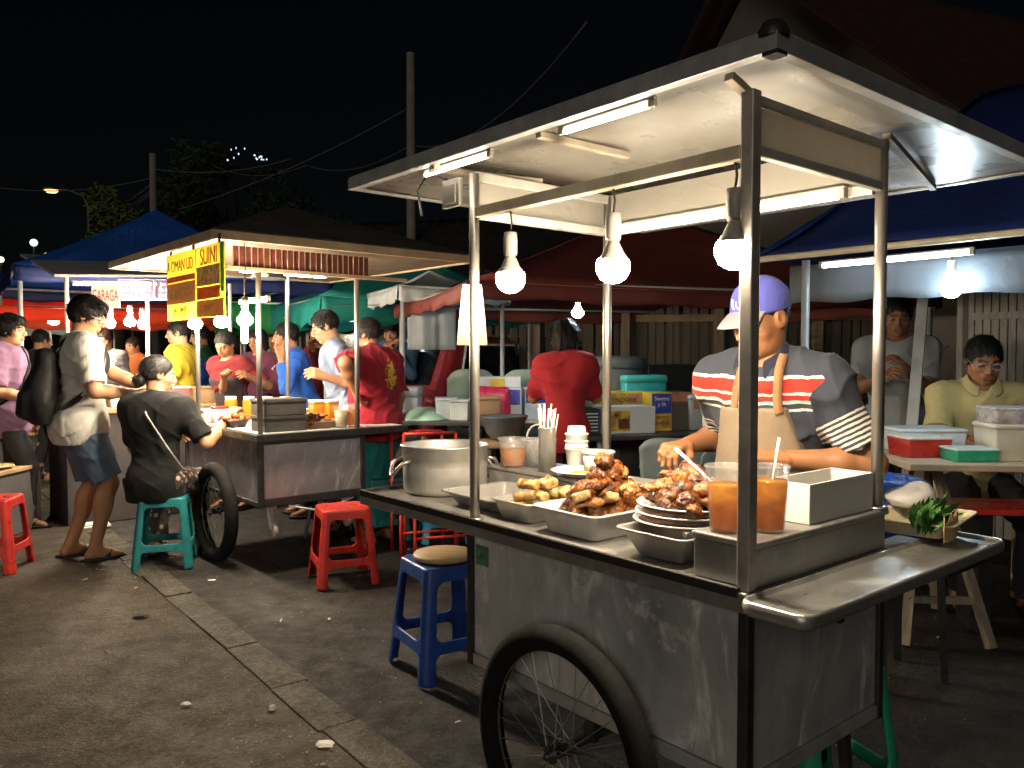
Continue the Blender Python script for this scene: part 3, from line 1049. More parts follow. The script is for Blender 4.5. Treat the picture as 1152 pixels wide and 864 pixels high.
foil = sheet_metal('crumpled_foil', (0.72, 0.71, 0.69), 0.2, (1, 1, 1), 0.8, 0.1)
card = pm('brown_cardboard', (0.36, 0.24, 0.13), 0.8, 0, 0.12, 9, 0.08, 0.1, 90)
paperw = pm('white_paper', (0.78, 0.76, 0.70), 0.8, 0, 0.06, 9)
bulb_warm = em('warm_bulb_glow', WARM, 560)
tube_warm = em('warm_tube_glow', (1.0, 0.86, 0.66), 16)
tube_cool = em('cool_tube_glow', COOL, 20)
bulb_cool = em('cool_bulb_glow', (0.75, 0.92, 1.0), 140)

# ---------------------------------------------------------------- ground
def asphalt(name, c0, c1, c2):
    m, t, b = nt(name)
    co = objco(t)
    big = noise_node(t, co, 0.9, 6, 0.65, 0.8); mid = noise_node(t, co, 6, 6, 0.7, 0.4); fine = noise_node(t, co, 130, 4, 0.7)
    c = ramp(t, big.outputs[0], [(0.3, c0), (0.52, c1), (0.75, c2)]).outputs[0]
    c = mixc(t, maprange(t, mid.outputs[0], 0.45, 0.7, 0, 0.7), c, [x * 0.45 for x in c1])
    c = mixc(t, maprange(t, fine.outputs[0], 0.55, 0.68, 0, 0.8), c, [min(1, x * 2.4) for x in c2])
    agg = noise_node(t, co, 52, 3, 0.7)
    c = mixc(t, maprange(t, agg.outputs[0], 0.40, 0.52, 0.75, 0), c, [x * 0.35 for x in c1])
    c = mixc(t, maprange(t, agg.outputs[0], 0.60, 0.70, 0, 0.55), c, [min(1, x * 1.9) for x in c2])
    oil = noise_node(t, co, 1.7, 5, 0.55, 0.6)
    c = mixc(t, maprange(t, oil.outputs[0], 0.56, 0.66, 0, 0.7), c, [x * 0.4 for x in c0])
    vo = t.nodes.new('ShaderNodeTexVoronoi'); vo.feature = 'DISTANCE_TO_EDGE'; vo.inputs['Scale'].default_value = 0.7
    dn = noise_node(t, co, 3, 4); mv = mixc(t, 0.12, co, dn.outputs['Color'], 'ADD'); t.links.new(mv, vo.inputs['Vector'])
    crack = maprange(t, vo.outputs['Distance'], 0.0, 0.010, 0.12, 0)
    c = mixc(t, crack, c, (0.008, 0.007, 0.006))
    t.links.new(c, b.inputs['Base Color'])
    t.links.new(maprange(t, mid.outputs[0], 0.35, 0.7, 0.5, 0.92), b.inputs['Roughness'])
    hh = math_node(t, 'ADD', math_node(t, 'ADD', math_node(t, 'MULTIPLY', agg.outputs[0], 0.7), math_node(t, 'MULTIPLY', fine.outputs[0], 0.5)), math_node(t, 'MULTIPLY', mid.outputs[0], 0.8))
    hh = math_node(t, 'SUBTRACT', hh, math_node(t, 'MULTIPLY', crack, 0.4))
    bump(t, b, hh, 1.0, 0.016)
    return m


asph = asphalt('stained_asphalt', (0.012, 0.011, 0.010), (0.026, 0.023, 0.020), (0.052, 0.045, 0.037))
road_m = asphalt('dusty_road_asphalt', (0.026, 0.018, 0.011), (0.052, 0.037, 0.023), (0.084, 0.061, 0.038))
conc = asphalt('kerb_concrete', (0.046, 0.039, 0.029), (0.078, 0.067, 0.051), (0.125, 0.108, 0.082))
ku = Vector((-0.6184, 0.7859, 0)); kv = Vector((0.7859, 0.6184, 0))       # along / across the kerb
K0 = W(422, 850); K0.z = 0


def KP(s, c, z=0.0):
    return K0 + ku * s + kv * c + Vector((0, 0, z))


g = MB(); g.poly([(-160, -60, -0.008), (160, -60, -0.008), (160, 260, -0.008), (-160, 260, -0.008)])
tag(g.build('ground', asph), kind='structure')
g = MB()
nx, ny = 90, 40
g.sheet(lambda u, v: KP(-4 + u * 34, -0.05 - v * 14, 0.002 + 0.006 * math.sin(u * 37 + v * 11) * math.sin(v * 23) - 0.004 * (v > 0.02)), nx, ny)
tag(g.build('road', road_m), kind='structure')
g = MB()
s = -3.0
while s < 24:
    L = 0.42 + 0.22 * random.random()
    e = 0.002
    dz = random.uniform(-0.004, 0.006); dx = random.uniform(-0.008, 0.008)
    pts = [KP(s + e, -0.075 + dx), KP(s + L - e, -0.075 + dx + random.uniform(-.006, .006)), KP(s + L - e, 0.075 + dx), KP(s + e, 0.075 + dx + random.uniform(-.01, .006))]
    vs = [p + Vector((0, 0, -0.03)) for p in pts] + [p + Vector((0, 0, 0.009 + dz * 0.7 + random.uniform(-.001, .001))) for p in pts]
    g.add(vs, [(3, 2, 1, 0), (4, 5, 6, 7), (0, 1, 5, 4), (1, 2, 6, 5), (2, 3, 7, 6), (3, 0, 4, 7)])
    s += L
tag(g.build('kerb', conc, bevel=0.004), kind='structure')
# loose grit along the kerb
g = MB()
for i in range(1500):
    a = random.uniform(-1.2, 5.5); q_ = random.random(); b_ = -0.09 - abs(random.gauss(0, 0.14)) if q_ < 0.3 else (random.uniform(0.1, 3.0) if q_ < 0.6 else random.uniform(-2.6, -0.1))
    p = KP(a, b_, 0.004); r = random.uniform(0.002, 0.006) * (2 if random.random() < 0.05 else 1)
    vs = []
    for k in range(5):
        an = 2 * PI * k / 5
        vs.append(p + Vector((math.cos(an) * r * random.uniform(.6, 1.2), math.sin(an) * r * random.uniform(.6, 1.2), 0)))
    vs.append(p + Vector((0, 0, r * 0.8)))
    g.add(vs, [(k, (k + 1) % 5, 5) for k in range(5)])
tag(g.build('grit', pm('pale_grit', (0.26, 0.23, 0.19), 0.9, var=0.5, scale=200)), kind='stuff')
# litter
def litter(px, py, r, name, label, cat, m, sx=1.0, h=0.012, rz=0.0):
    p = W(px, py, 0.006)
    mb = MB(); n = 9
    pr = [random.uniform(0.75, 1.2) for _ in range(n)]
    base = [(math.cos(2 * PI * k / n) * r * sx * pr[k], math.sin(2 * PI * k / n) * r * pr[k], 0) for k in range(n)]
    mb.add(base + [(x * 0.7, y * 0.7, h * random.uniform(.6, 1.3)) for x, y, z in base] + [(0, 0, h * 0.8)], [(k, (k + 1) % n, n + (k + 1) % n, n + k) for k in range(n)] + [(n + k, n + (k + 1) % n, 2 * n) for k in range(n)])
    o = mb.build(name, m, loc=p, rz=rz); tag(o, label, cat)


litter(366, 838, 0.022, 'bottle_cap_litter', 'small crumpled white scrap lying against the kerb in the foreground', 'litter', paperw, 1.5)
litter(158, 694, 0.03, 'dead_leaf', 'dark curled leaf on the road just left of the kerb', 'leaf', pm('dead_leaf', (0.02, 0.015, 0.01), 0.7), 1.5)
litter(209, 792, 0.012, 'paper_scrap', 'tiny pale paper scrap alone on the open road surface', 'litter', paperw, 1.8, 0.006)
litter(306, 798, 0.016, 'pebble', 'pale pebble on the road beside the kerb stones', 'pebble', pm('pale_stone', (0.4, 0.37, 0.32), 0.9), 1.1, 0.014)
lt = random.Random(12); lit0 = None
for k in range(16):
    mb = MB(); L_, w_ = lt.uniform(0.012, 0.035), lt.uniform(0.004, 0.010)
    mb.add([(-L_, -w_, 0), (L_ * .9, -w_ * .6, 0.001), (L_, w_, 0.003), (-L_ * .8, w_ * .8, 0.002), (0, 0, 0.006)], [(0, 1, 4), (1, 2, 4), (2, 3, 4), (3, 0, 4)])
    a, b_ = lt.uniform(-0.6, 4.0), (-0.1 - abs(lt.gauss(0, 0.25))) if k % 3 else lt.uniform(0.15, 0.8)
    o = mb.build('litter_scrap', (paperw, card, pm('dry_leaf', (0.16, 0.10, 0.04), 0.8))[k % 3], loc=KP(a, b_, 0.006), rz=lt.uniform(0, 6))
    tag(o, 'tiny flat scrap of litter lying on the ground close to the kerb strip', 'litter', 'scraps of litter along the kerb')
mb = MB(); mb.box((-0.13, -0.075, 0), (0.13, 0.075, 0.02)); mb.box((-0.10, -0.06, 0.02), (0.12, 0.07, 0.032))
tag(mb.build('folded_paper_bag', paperw, bevel=0.008, loc=W(103, 593, 0.003), rz=0.6), 'flattened white paper packet behind the man\'s sandalled feet', 'packet')

# ---------------------------------------------------------------- main cart
A1 = math.radians(39.8)
CV, CU = Vector((math.cos(A1), math.sin(A1), 0)), Vector((-math.sin(A1), math.cos(A1), 0))
CP0 = W(842, 666, 0.85); CP0.z = 0


def C(v, t, z=0.0):
    return CP0 + CV * v + CU * t + Vector((0, 0, z))


cart = thing('food_cart', 'large steel food cart with flat roof and fried chicken trays in the foreground', 'food cart', CP0, A1)
LX, WD = 1.0, 0.62
# cabinet
mb = MB(); mb.box((0.012, 0.02, 0.44), (0.020, LX - 0.02, 0.80))
for k in range(9):
    for z_ in (0.455, 0.785): mb.lathe([(0.005, 0.0), (0.0045, 0.002), (0.002, 0.003), (0, 0.0032)], 8, 0, Matrix.Translation((0.012, 0.04 + k * 0.115, z_)) @ Matrix.Rotation(-PI / 2, 4, 'Y'))
mb.box((0.0085, 0.028, 0.44), (0.0125, 0.062, 0.79))
mb.build('front_panel', zinc, cart)
mb = MB(); mb.box((0.02, 0.012, 0.44), (WD - 0.015, 0.020, 0.80)); mb.build('side_panel', zinc2, cart)
mb = MB(); mb.box((WD - 0.02, 0.02, 0.44), (WD - 0.012, LX - 0.02, 0.80)); mb.build('back_panel', zinc, cart)
mb = MB(); mb.box((0.02, LX - 0.020, 0.44), (WD - 0.02, LX - 0.012, 0.80)); mb.build('end_panel', zinc, cart)
mb = MB(); mb.box((0.022, 0.022, 0.445), (WD - 0.022, LX - 0.022, 0.452)); mb.build('cabinet_floor', darksteel, cart)
mb = MB()
for (v, t) in ((0, 0), (0, LX - 0.026), (WD - 0.026, 0), (WD - 0.026, LX - 0.026)):
    mb.box((v, t, 0.40), (v + 0.026, t + 0.026, 0.80))
build_each(mb, 'corner_strip', darksteel, cart, bevel=0.003)
mb = MB()
mb.box((0.002, 0.027, 0.405), (0.024, LX - 0.027, 0.438)); mb.box((WD - 0.024, 0.027, 0.405), (WD - 0.002, LX - 0.027, 0.438))
mb.box((0.027, 0.002, 0.405), (WD - 0.027, 0.024, 0.438)); mb.box((0.027, LX - 0.024, 0.405), (WD - 0.027, LX - 0.002, 0.438))
build_each(mb, 'base_frame', alu, cart, bevel=0.004)
mb = MB()
for t in (0.52,): mb.tube([(-0.10, t, 0.325), (WD + 0.10, t, 0.325)], 0.011, 10)
mb.box((0.05, 0.50, 0.318), (0.07, 0.54, 0.404)); mb.box((WD - 0.07, 0.50, 0.318), (WD - 0.05, 0.54, 0.404))
mb.build('axle', darksteel, cart)
# counter
mb = MB()
mb.box((-0.008, 0.0, 0.802), (WD + 0.008, 1.65, 0.846))
mb.build('counter_top', sheet_metal('counter_steel', (0.45, 0.44, 0.42), 0.3, (1, 1, 1), 0.6, 0.4), cart, bevel=0.004)
mb = MB(); mb.box((-0.011, 0.02, 0.8325), (0.0005, 1.648, 0.856)); mb.box((-0.009, 1.638, 0.8325), (WD, 1.6525, 0.856))
mb.build('edge_strip', pm('black_edge', (0.02, 0.019, 0.018), 0.6, bmp=0.2), cart, bevel=0.003)  # near-black strip along the front and end edges of the counter
mb = MB(); mb.box((0.20, LX, 0.765), (0.225, 1.58, 0.801)); mb.box((0.45, LX, 0.765), (0.475, 1.58, 0.801))
build_each(mb, 'wing_bracket', darksteel, cart)
# raised ledge at the near end, open steel box
mb = MB(); mb.box((0.028, 0.004, 0.847), (WD + 0.004, 0.165, 0.935)); mb.box((0.024, -0.004, 0.9355), (WD + 0.008, 0.170, 0.950))
mb.build('raised_ledge', sheet_metal('ledge_steel', (0.42, 0.42, 0.41), 0.30, (0.2, 1, 3), 0.65, 0.3), cart, bevel=0.004)
mb = MB(); mb.box((0.40, 0.93, 0.847), (WD, 1.40, 0.925)); mb.box((0.395, 0.925, 0.9255), (WD + 0.004, 1.405, 0.940))
mb.build('rear_ledge', sheet_metal('ledge_steel2', (0.45, 0.44, 0.42), 0.32, (0.2, 1, 3), 0.65, 0.3), cart, bevel=0.004)
# folding side shelf: a shallow tray with a rolled rim
mb = MB()
outl = lambda inset, r: [(x, y) for x, y in rrect(1.03 - 2 * inset, 0.165 - 2 * inset, r, 6, 0.455, -0.090)]
ring = lambda inset, r, z: [(x, y, z) for x, y in outl(inset, r)]
mb.loft([ring(0.010, 0.03, 0.815), ring(0.003, 0.034, 0.822), ring(0, 0.036, 0.834), ring(0.002, 0.035, 0.845), ring(0.006, 0.032, 0.850), ring(0.011, 0.028, 0.847), ring(0.014, 0.026, 0.839)], 0, True)
mb.build('side_shelf', sheet_metal('shelf_steel', (0.55, 0.55, 0.54), 0.24, (0.3, 2, 1), 0.7, 0.35), cart)
mb = MB(); mb.box((0.12, -0.14, 0.792), (0.14, 0.0, 0.8135)); mb.box((0.50, -0.14, 0.792), (0.52, 0.0, 0.8135))
mb.box((0.63, -0.15, 0.797), (0.95, 0.12, 0.8135))
build_each(mb, 'shelf_bracket', darksteel, cart)
# faded sticker
mb = MB(); mb.box((0.0085, 0.905, 0.715), (0.0115, 0.965, 0.775)); stk = mb.build('sticker', pm('faded_green_sticker', (0.10, 0.22, 0.15), 0.7, var=0.5, scale=60), cart)
# posts
POSTS = {'near': (0.016, 0.016), 'left': (0.018, LX - 0.018), 'right': (WD - 0.018, 0.018), 'far': (WD - 0.018, LX - 0.018)}
mb = MB(); v, t = POSTS['near']; mb.box((v - 0.0155, t - 0.0155, 0.8465), (v + 0.0155, t + 0.0155, 1.905)); mb.build('roof_post', pm('dark_square_post', (0.48, 0.46, 0.42), 0.40, 0.4, 0.3, 7, dirt=((0.15, 0.14, 0.125), 0.6)), cart, bevel=0.003)
for k in ('left', 'right', 'far'):
    v, t = POSTS[k]; z0 = 0.951 if k == 'right' else (0.941 if k == 'far' else 0.8465)
    mb = MB(); mb.tube([(v, t, z0), (v, t, 1.90)], 0.0155, 16); mb.lathe([(0.016, 0), (0.028, 0.001), (0.028, 0.006), (0.016, 0.008)], 16, 0, Matrix.Translation((v, t, z0)))
    mb.build('roof_post', chrome, cart)
# rails and filler boards under the roof
zr = 1.78
mb = MB(); mb.box((0.004, 0.035, zr - 0.016), (0.032, LX - 0.036, zr + 0.016)); mb.build('front_rail', pm('cream_painted_rail', (0.55, 0.48, 0.36), 0.4, 0.2, 0.2, 12, dirt=((0.2, 0.14, 0.08), 0.5)), cart, bevel=0.003)
rails = pm('grey_rail', (0.58, 0.57, 0.53), 0.4, 0.3, 0.2, 12)
mb = MB(); mb.box((0.035, 0.006, zr - 0.010), (WD - 0.036, 0.026, zr + 0.014)); mb.build('side_rail', rails, cart, bevel=0.003)
mb = MB(); mb.box((0.036, LX - 0.03, zr - 0.014), (WD - 0.036, LX - 0.004, zr + 0.014)); mb.build('side_rail', rails, cart, bevel=0.003)
mb = MB(); mb.box((WD - 0.032, 0.036, zr - 0.014), (WD - 0.004, LX - 0.036, zr + 0.014)); mb.build('rear_rail', rails, cart, bevel=0.003)
mb = MB()
mb.box((0.02, 0.006, 1.8765), (WD, 0.026, 1.898)); mb.box((0.02, LX - 0.030, 1.876), (WD, LX - 0.002, 1.906)); build_each(mb, 'top_beam', rails, cart, bevel=0.003)
mb = MB()
mb.box((0.036, 0.013, zr + 0.0145), (WD - 0.036, 0.017, 1.8755)); mb.box((0.036, LX - 0.017, zr + 0.0145), (WD - 0.036, LX - 0.013, 1.8755))
mb.box((WD - 0.020, 0.036, zr + 0.0145), (WD - 0.016, LX - 0.036, 1.905))
build_each(mb, 'filler_board', canvas('pale_filler_board', (0.50, 0.48, 0.43), 0.15, 0.5), cart)
# roof: lining, skin and a folded aluminium rim
RV0, RV1, RT0, RT1, RZ = -0.075, 1.50, -0.10, 1.60, 1.94
mb = MB()
mb.sheet(lambda a, b: (RV0 + 0.01 + a * (RV1 - RV0 - 0.02), RT0 + 0.01 + b * (RT1 - RT0 - 0.02), RZ + 0.004 + 0.005 * math.sin(a * 9 + 2 * math.sin(b * 5)) * math.sin(b * 11)), 40, 40)
mb.build('roof_lining', ceilm, cart)
mb = MB(); mb.box((RV0 + 0.004, RT0 + 0.004, RZ + 0.030), (RV1 - 0.004, RT1 - 0.004, RZ + 0.040)); mb.build('roof_sheet', alu, cart)
mb = MB()
prof = [(0.0, 0.0), (0.0, 0.036), (0.008, 0.046), (0.026, 0.048), (0.026, 0.042), (0.010, 0.038), (0.010, 0.006), (0.030, 0.006), (0.030, 0.0)]
crn = [(RV0, RT0), (RV1, RT0), (RV1, RT1), (RV0, RT1)]
rings = []
for i, (v, t) in enumerate(crn):
    sx = 1 if v == RV0 else -1; sy = 1 if t == RT0 else -1
    rings.append([(v + sx * d, t + sy * d, RZ - 0.004 + z) for d, z in prof])
rings.append(rings[0])
mb.loft(rings, 0, False, False, False)
mb.build('roof_rim', alu, cart, bevel=0.002)
mb = MB(); mb.lathe([(0, 0.03), (0.02, 0.028), (0.03, 0.012), (0.03, -0.002)], 12, 0, Matrix.Translation((RV0 + 0.022, RT0 + 0.022, RZ + 0.03))); mb.box((RV0 - 0.004, RT0 - 0.004, RZ - 0.012), (RV0 + 0.03, RT0 + 0.03, RZ - 0.004))
build_each(mb, 'corner_cap', darksteel, cart)
mb = MB()
for p, q in (((RV0 + 0.03, 0.03, 1.925), (0.02, 0.03, 1.905)), ((RV0 + 0.03, 0.62, 1.930), (0.30, 0.62, 1.930)), ((RV0 + 0.03, 1.13, 1.93), (0.30, 0.99, 1.915)), ((WD, 0.016, 1.915), (RV1 - 0.06, 0.24, 1.927)), ((WD, LX - 0.02, 1.80), (WD + 0.30, LX + 0.02, 1.93)), ((RV0 + 0.02, 1.1, 1.932), (RV1 - 0.05, 1.1, 1.932))):
    mb.beam(p, q, 0.022, 0.018)
build_each(mb, 'roof_strut', pm('cream_strut', (0.42, 0.37, 0.29), 0.5, 0.1, 0.25, 10), cart, bevel=0.002)
mb = MB(); mb.box((-0.004, LX + 0.03, 1.81), (0.012, LX + 0.12, 1.895)); mb.box((-0.008, LX + 0.045, 1.82), (-0.0045, LX + 0.105, 1.88))
mb.build('junction_box', sockm, cart, bevel=0.004)
mb = MB(); mb.tube([(0.0, LX + 0.10, 1.90), (-0.02, LX + 0.17, 1.93), (-0.03, LX + 0.22, 1.88), (-0.02, LX + 0.21, 1.80)], 0.004, 6); mb.build('wire', blackp, cart)

mb = MB()
pts = [(0.018, 0.03, zr + 0.021)] + [(0.018 + 0.002 * math.sin(k), 0.03 + 0.94 * k / 24, zr + 0.021 + 0.004 * abs(math.sin(k * 1.3))) for k in range(25)] + [(0.014, LX + 0.02, zr + 0.03), (0.004, LX + 0.05, zr + 0.05)]
mb.tube(pts, 0.0035, 6); mb.build('power_cable', blackp, cart)

# wheels
def wheel(parent, v, t, z, r, tyre_r, out=-1, nsp=28, axis='v'):
    T = Matrix.Translation((v, t, z)) @ Matrix.Rotation(PI / 2, 4, 'Y')
    w = MB(); pr = [(r - tyre_r + tyre_r * math.cos(a), tyre_r * 0.92 * math.sin(a)) for a in [2 * PI * k / 18 for k in range(18)]]
    w.lathe(pr, 72, 0, T, closed=True)
    for k in range(0):
        a = 2 * PI * k / 96
        for zz in (-0.55, 0.0, 0.55):
            w.cbox((0, 0, 0), (0.003, 0.010, 0.010), 0, T @ Matrix.Rotation(a + (0.03 if zz else 0), 4, 'Z') @ Matrix.Translation((r - tyre_r + tyre_r * math.cos(math.asin(zz * 0.95)) - 0.0008, 0, zz * tyre_r)))
    whl = w.build('wheel', rubber, parent)
    w = MB(); ri = r - 2 * tyre_r + 0.012
    w.lathe([(ri + 0.012, -0.014), (ri + 0.014, -0.010), (ri, -0.006), (ri - 0.010, 0), (ri, 0.006), (ri + 0.014, 0.010), (ri + 0.012, 0.014), (ri - 0.006, 0.011), (ri - 0.014, 0), (ri - 0.006, -0.011)], 64, 0, T, closed=True)
    w.build('rim', chrome, whl)
    w = MB(); w.lathe([(0.0, -0.055), (0.008, -0.055), (0.008, -0.035), (0.024, -0.034), (0.024, -0.028), (0.015, -0.024), (0.015, 0.024), (0.024, 0.028), (0.024, 0.034), (0.008, 0.035), (0.008, 0.055), (0, 0.055)], 20, 0, T)
    w.build('hub', darksteel, whl)
    w = MB()
    for k in range(nsp):
        a = 2 * PI * k / nsp; sd = 1 if k % 2 else -1; b_ = a + (0.55 if (k // 2) % 2 else -0.55)
        p = T @ Vector((math.cos(b_) * 0.022, math.sin(b_) * 0.022, sd * 0.031)); q = T @ Vector((math.cos(a) * (ri - 0.008), math.sin(a) * (ri - 0.008), 0))
        w.tube([p, q], 0.0014, 5, caps=False)
    w.build('spokes', chrome, whl)
    return whl


wheel(cart, -0.055, 0.52, 0.325, 0.325, 0.036)
wheel(cart, WD + 0.055, 0.52, 0.325, 0.325, 0.036)
mb = MB()
for v in (0.06, WD - 0.06): mb.beam((v, 0.08, 0.405), (v, 0.05, 0.02), 0.025, 0.025); mb.box((v - 0.03, 0.02, 0.0), (v + 0.03, 0.08, 0.02))
build_each(mb, 'prop_leg', darksteel, cart)

# ---------------------------------------------------------------- lamps of the main cart
def hanging_bulb(label, p_top, drop, glow, group, r=0.036, sock=None, led=False):
    sock = sock or sockm
    th = thing('light_bulb', label, 'light bulb', p_top, 0, group)
    b = MB(); b.lathe([(0, 0.0), (0.018, -0.001), (0.020, -0.02), (0.020, -0.062), (0.016, -0.070), (0, -0.070)], 20, 0, Matrix.Translation((0, 0, -drop)))
    b.build('socket', sock, th)
    b = MB(); b.tube([(0, 0, 0.0), (0.004, 0.002, -drop * 0.5), (0, 0, -drop)], 0.003, 6); b.build('cord', blackp, th)
    b = MB(); z0 = -drop - 0.069
    if led:
        b.lathe([(0.013, z0), (0.018, z0 - 0.010), (0.027, z0 - 0.030), (r * 0.93, z0 - 0.047), (0, z0 - 0.047)], 24); b.build('heat_sink', sockm, th)
        b = MB(); b.lathe([(r * 0.92, z0 - 0.0475), (r, z0 - 0.060), (r * 0.96, z0 - 0.076), (r * 0.74, z0 - 0.094), (r * 0.35, z0 - 0.104), (0, z0 - 0.106)], 24)
    else:
        b.lathe([(0.013, z0), (0.016, z0 - 0.012), (0.026, z0 - 0.032), (r, z0 - 0.060), (r * 0.92, z0 - 0.078), (r * 0.66, z0 - 0.092), (r * 0.3, z0 - 0.099), (0, z0 - 0.101)], 24)
    b.build('glass', glow, th)
    return th


hanging_bulb('bare warm bulb hanging nearest the front corner post of the large cart', C(0.018, 0.055, zr - 0.016), 0.055, bulb_warm, 'bulbs on the large cart', 0.043, None, True)
hanging_bulb('bare warm bulb in the middle of the front rail of the large cart', C(0.018, 0.41, zr - 0.016), 0.060, bulb_warm, 'bulbs on the large cart', 0.043, None, True)
hanging_bulb('bare warm bulb near the thin left post of the large cart', C(0.018, 0.81, zr - 0.016), 0.060, bulb_warm, 'bulbs on the large cart', 0.043, None, True)


def tube_lamp(label, p, q, glow, group=None, r=0.011, name='tube_lamp', drop=0.0):
    p, q = Vector(p), Vector(q); d = q - p; L = d.length
    rz = math.atan2(d.y, d.x)
    th = thing(name, label, 'tube light', (p + q) / 2, rz, group)
    tilt = math.asin(max(-1, min(1, d.z / L)))
    th.rotation_euler = (0, -tilt, rz)
    b = MB(); b.box((-L / 2, -0.9 * r, r + 0.003), (L / 2, 0.9 * r, r + 0.012)); b.box((-L / 2, -r, -r), (-L / 2 + 0.02, r, r + 0.003)); b.box((L / 2 - 0.02, -r, -r), (L / 2, r, r + 0.003))
    b.build('fitting', sockm, th, bevel=0.003)
    b = MB(); b.tube([(-L / 2 + 0.021, 0, 0), (L / 2 - 0.021, 0, 0)], r, 14); b.build('tube', glow, th)
    return th


tube_lamp('long warm fluorescent tube along the rear rail of the large cart', C(WD - 0.045, 0.10, zr - 0.006), C(WD - 0.045, 0.92, zr - 0.006), tube_warm)
tube_lamp('short warm tube under the left half of the large cart roof front edge', C(RV0 + 0.050, 0.84, RZ - 0.016), C(RV0 + 0.050, 1.20, RZ - 0.016), em('eave_tube_glow', (1, 0.86, 0.66), 12), 'eave tubes', 0.007)
tube_lamp('short warm tube under the near half of the large cart roof front edge', C(RV0 + 0.050, 0.24, RZ - 0.016), C(RV0 + 0.050, 0.56, RZ - 0.016), MATS['eave_tube_glow'], 'eave tubes', 0.007)
th = thing('paper_lantern', 'white lit paper shade hanging beside the thin left cart post', 'lantern', C(0.40, 1.50, 1.62))
b = MB(); b.loft([[(x, y, 0) for x, y in rrect(0.07, 0.07, 0.01, 3)], [(x, y, -0.10) for x, y in rrect(0.09, 0.09, 0.01, 3)], [(x, y, -0.23) for x, y in rrect(0.115, 0.115, 0.01, 3)]], 0, True, False, False)
b.build('shade', canvas('lamp_paper', (0.75, 0.66, 0.50), 0.1, 0.6), th)
b = MB(); b.lathe([(0.018, 0.0), (0.024, -0.03), (0.024, -0.13), (0.012, -0.15), (0, -0.152)], 16); b.build('lamp', em('lantern_glow', (1, 0.82, 0.56), 60), th)
b = MB(); b.tube([(0, 0, -0.02), (0, 0, 0.31)], 0.003, 6); b.build('cord', blackp, th)
# ---------------------------------------------------------------- things on the main cart
def pan_obj(name, label, cat, loc, rz, w, l, h, flare, m, rim=0.012, r=0.02, group=None, th=0.002, wave=0.0):
    R = lambda ww, ll, z, rr: [(x * (1 + (wave * math.sin(40 * math.atan2(y, x)) if z > h * 0.6 else 0)), y, z) for x, y in rrect(ww, ll, rr, 6)]
    a = flare * 2
    mb = MB()
    mb.loft([R(w - a, l - a, 0.001, r * .7), R(w, l, h, r), R(w + 2 * rim, l + 2 * rim, h + 0.002, r + rim), R(w + 2 * rim, l + 2 * rim, h - 0.004, r + rim), R(w + 2 * rim - 0.004, l + 2 * rim - 0.004, h - 0.004, r + rim), R(w - 2 * th + 0.004, l - 2 * th + 0.004, h - 0.002, r), R(w - a - 2 * th, l - a - 2 * th, 0.003 + th, r * .7)], 0, True)
    o = mb.build(name, m, loc=loc, rz=rz)
    mod = o.modifiers.new('b', 'BEVEL'); mod.width = 0.0025; mod.segments = 2; mod.limit_method = 'ANGLE'; mod.angle_limit = math.radians(35)
    return tag(o, label, cat, group)


def pot():
    th = thing('cooking_pot', 'dented aluminium cooking pot with loop handles on the cart wing', 'pot', C(0.25, 1.47, 0.8465), A1 + 0.5)
    mb = MB(); r = 0.155; h = 0.175
    mb.lathe([(0, 0), (r - 0.02, 0), (r - 0.006, 0.006), (r, 0.02), (r + 0.001, 0.10), (r, 0.128), (r + 0.003, 0.130), (r + 0.003, h - 0.006), (r + 0.008, h - 0.003), (r + 0.009, h), (r + 0.004, h + 0.002), (r - 0.002, h - 0.004), (r - 0.002, 0.125), (r - 0.003, 0.02), (r - 0.02, 0.006), (0, 0.006)], 64)
    mb.build('pot_body', sheet_metal('pot_aluminium', (0.70, 0.68, 0.64), 0.3, (1, 1, 2.5), 0.7, 0.25), th)
    for a in (2.35, -0.79):
        mb = MB(); q = []
        for k in range(13):
            b_ = -0.36 + 0.72 * k / 12; e = math.sin(PI * k / 12) ** 0.4
            q.append((math.cos(a + b_ * 1.0) * (r + 0.004 + 0.045 * e), math.sin(a + b_ * 1.0) * (r + 0.004 + 0.045 * e), 0.125 - 0.055 * e * math.sin(PI * k / 12)))
        mb.tube(q, 0.0065, 10); mb.build('handle', chrome, th)
    mb = MB(); mb.lathe([(0, 0.10), (r - 0.004, 0.10)], 48); mb.build('broth', pm('clear_broth', (0.10, 0.07, 0.04), 0.08, var=0.3), th)


pot()
# foil tray with a few leftovers
pan_obj('foil_tray', 'shallow crumpled foil tray between the pot and the pale rolls', 'tray', C(0.235, 1.125, 0.8475), A1, 0.27, 0.28, 0.045, 0.03, foil, 0.016, wave=0.012)
pan_obj('steel_dish', 'small pale dish holding the rolls beside the foil tray', 'dish', C(0.235, 0.885, 0.8475), A1, 0.32, 0.175, 0.062, 0.02, steel, 0.010)
pan_obj('serving_tray', 'deep white tray heaped with fried chicken in the middle of the front counter', 'tray', C(0.235, 0.625, 0.8475), A1, 0.36, 0.235, 0.075, 0.024, pm('white_enamel', (0.74, 0.72, 0.68), 0.25, var=0.05, dirt=((0.5, 0.4, 0.28), 0.25)), 0.014)
pan_obj('steel_pan', 'flared steel pan under the stacked plates beside the corner post', 'pan', C(0.165, 0.305, 0.8475), A1, 0.255, 0.205, 0.070, 0.035, steel, 0.012)
pan_obj('deep_pan', 'deep empty steel pan under the vendor\'s reaching hand', 'pan', C(0.515, 0.67, 0.8475), A1, 0.20, 0.44, 0.085, 0.012, steel, 0.010)


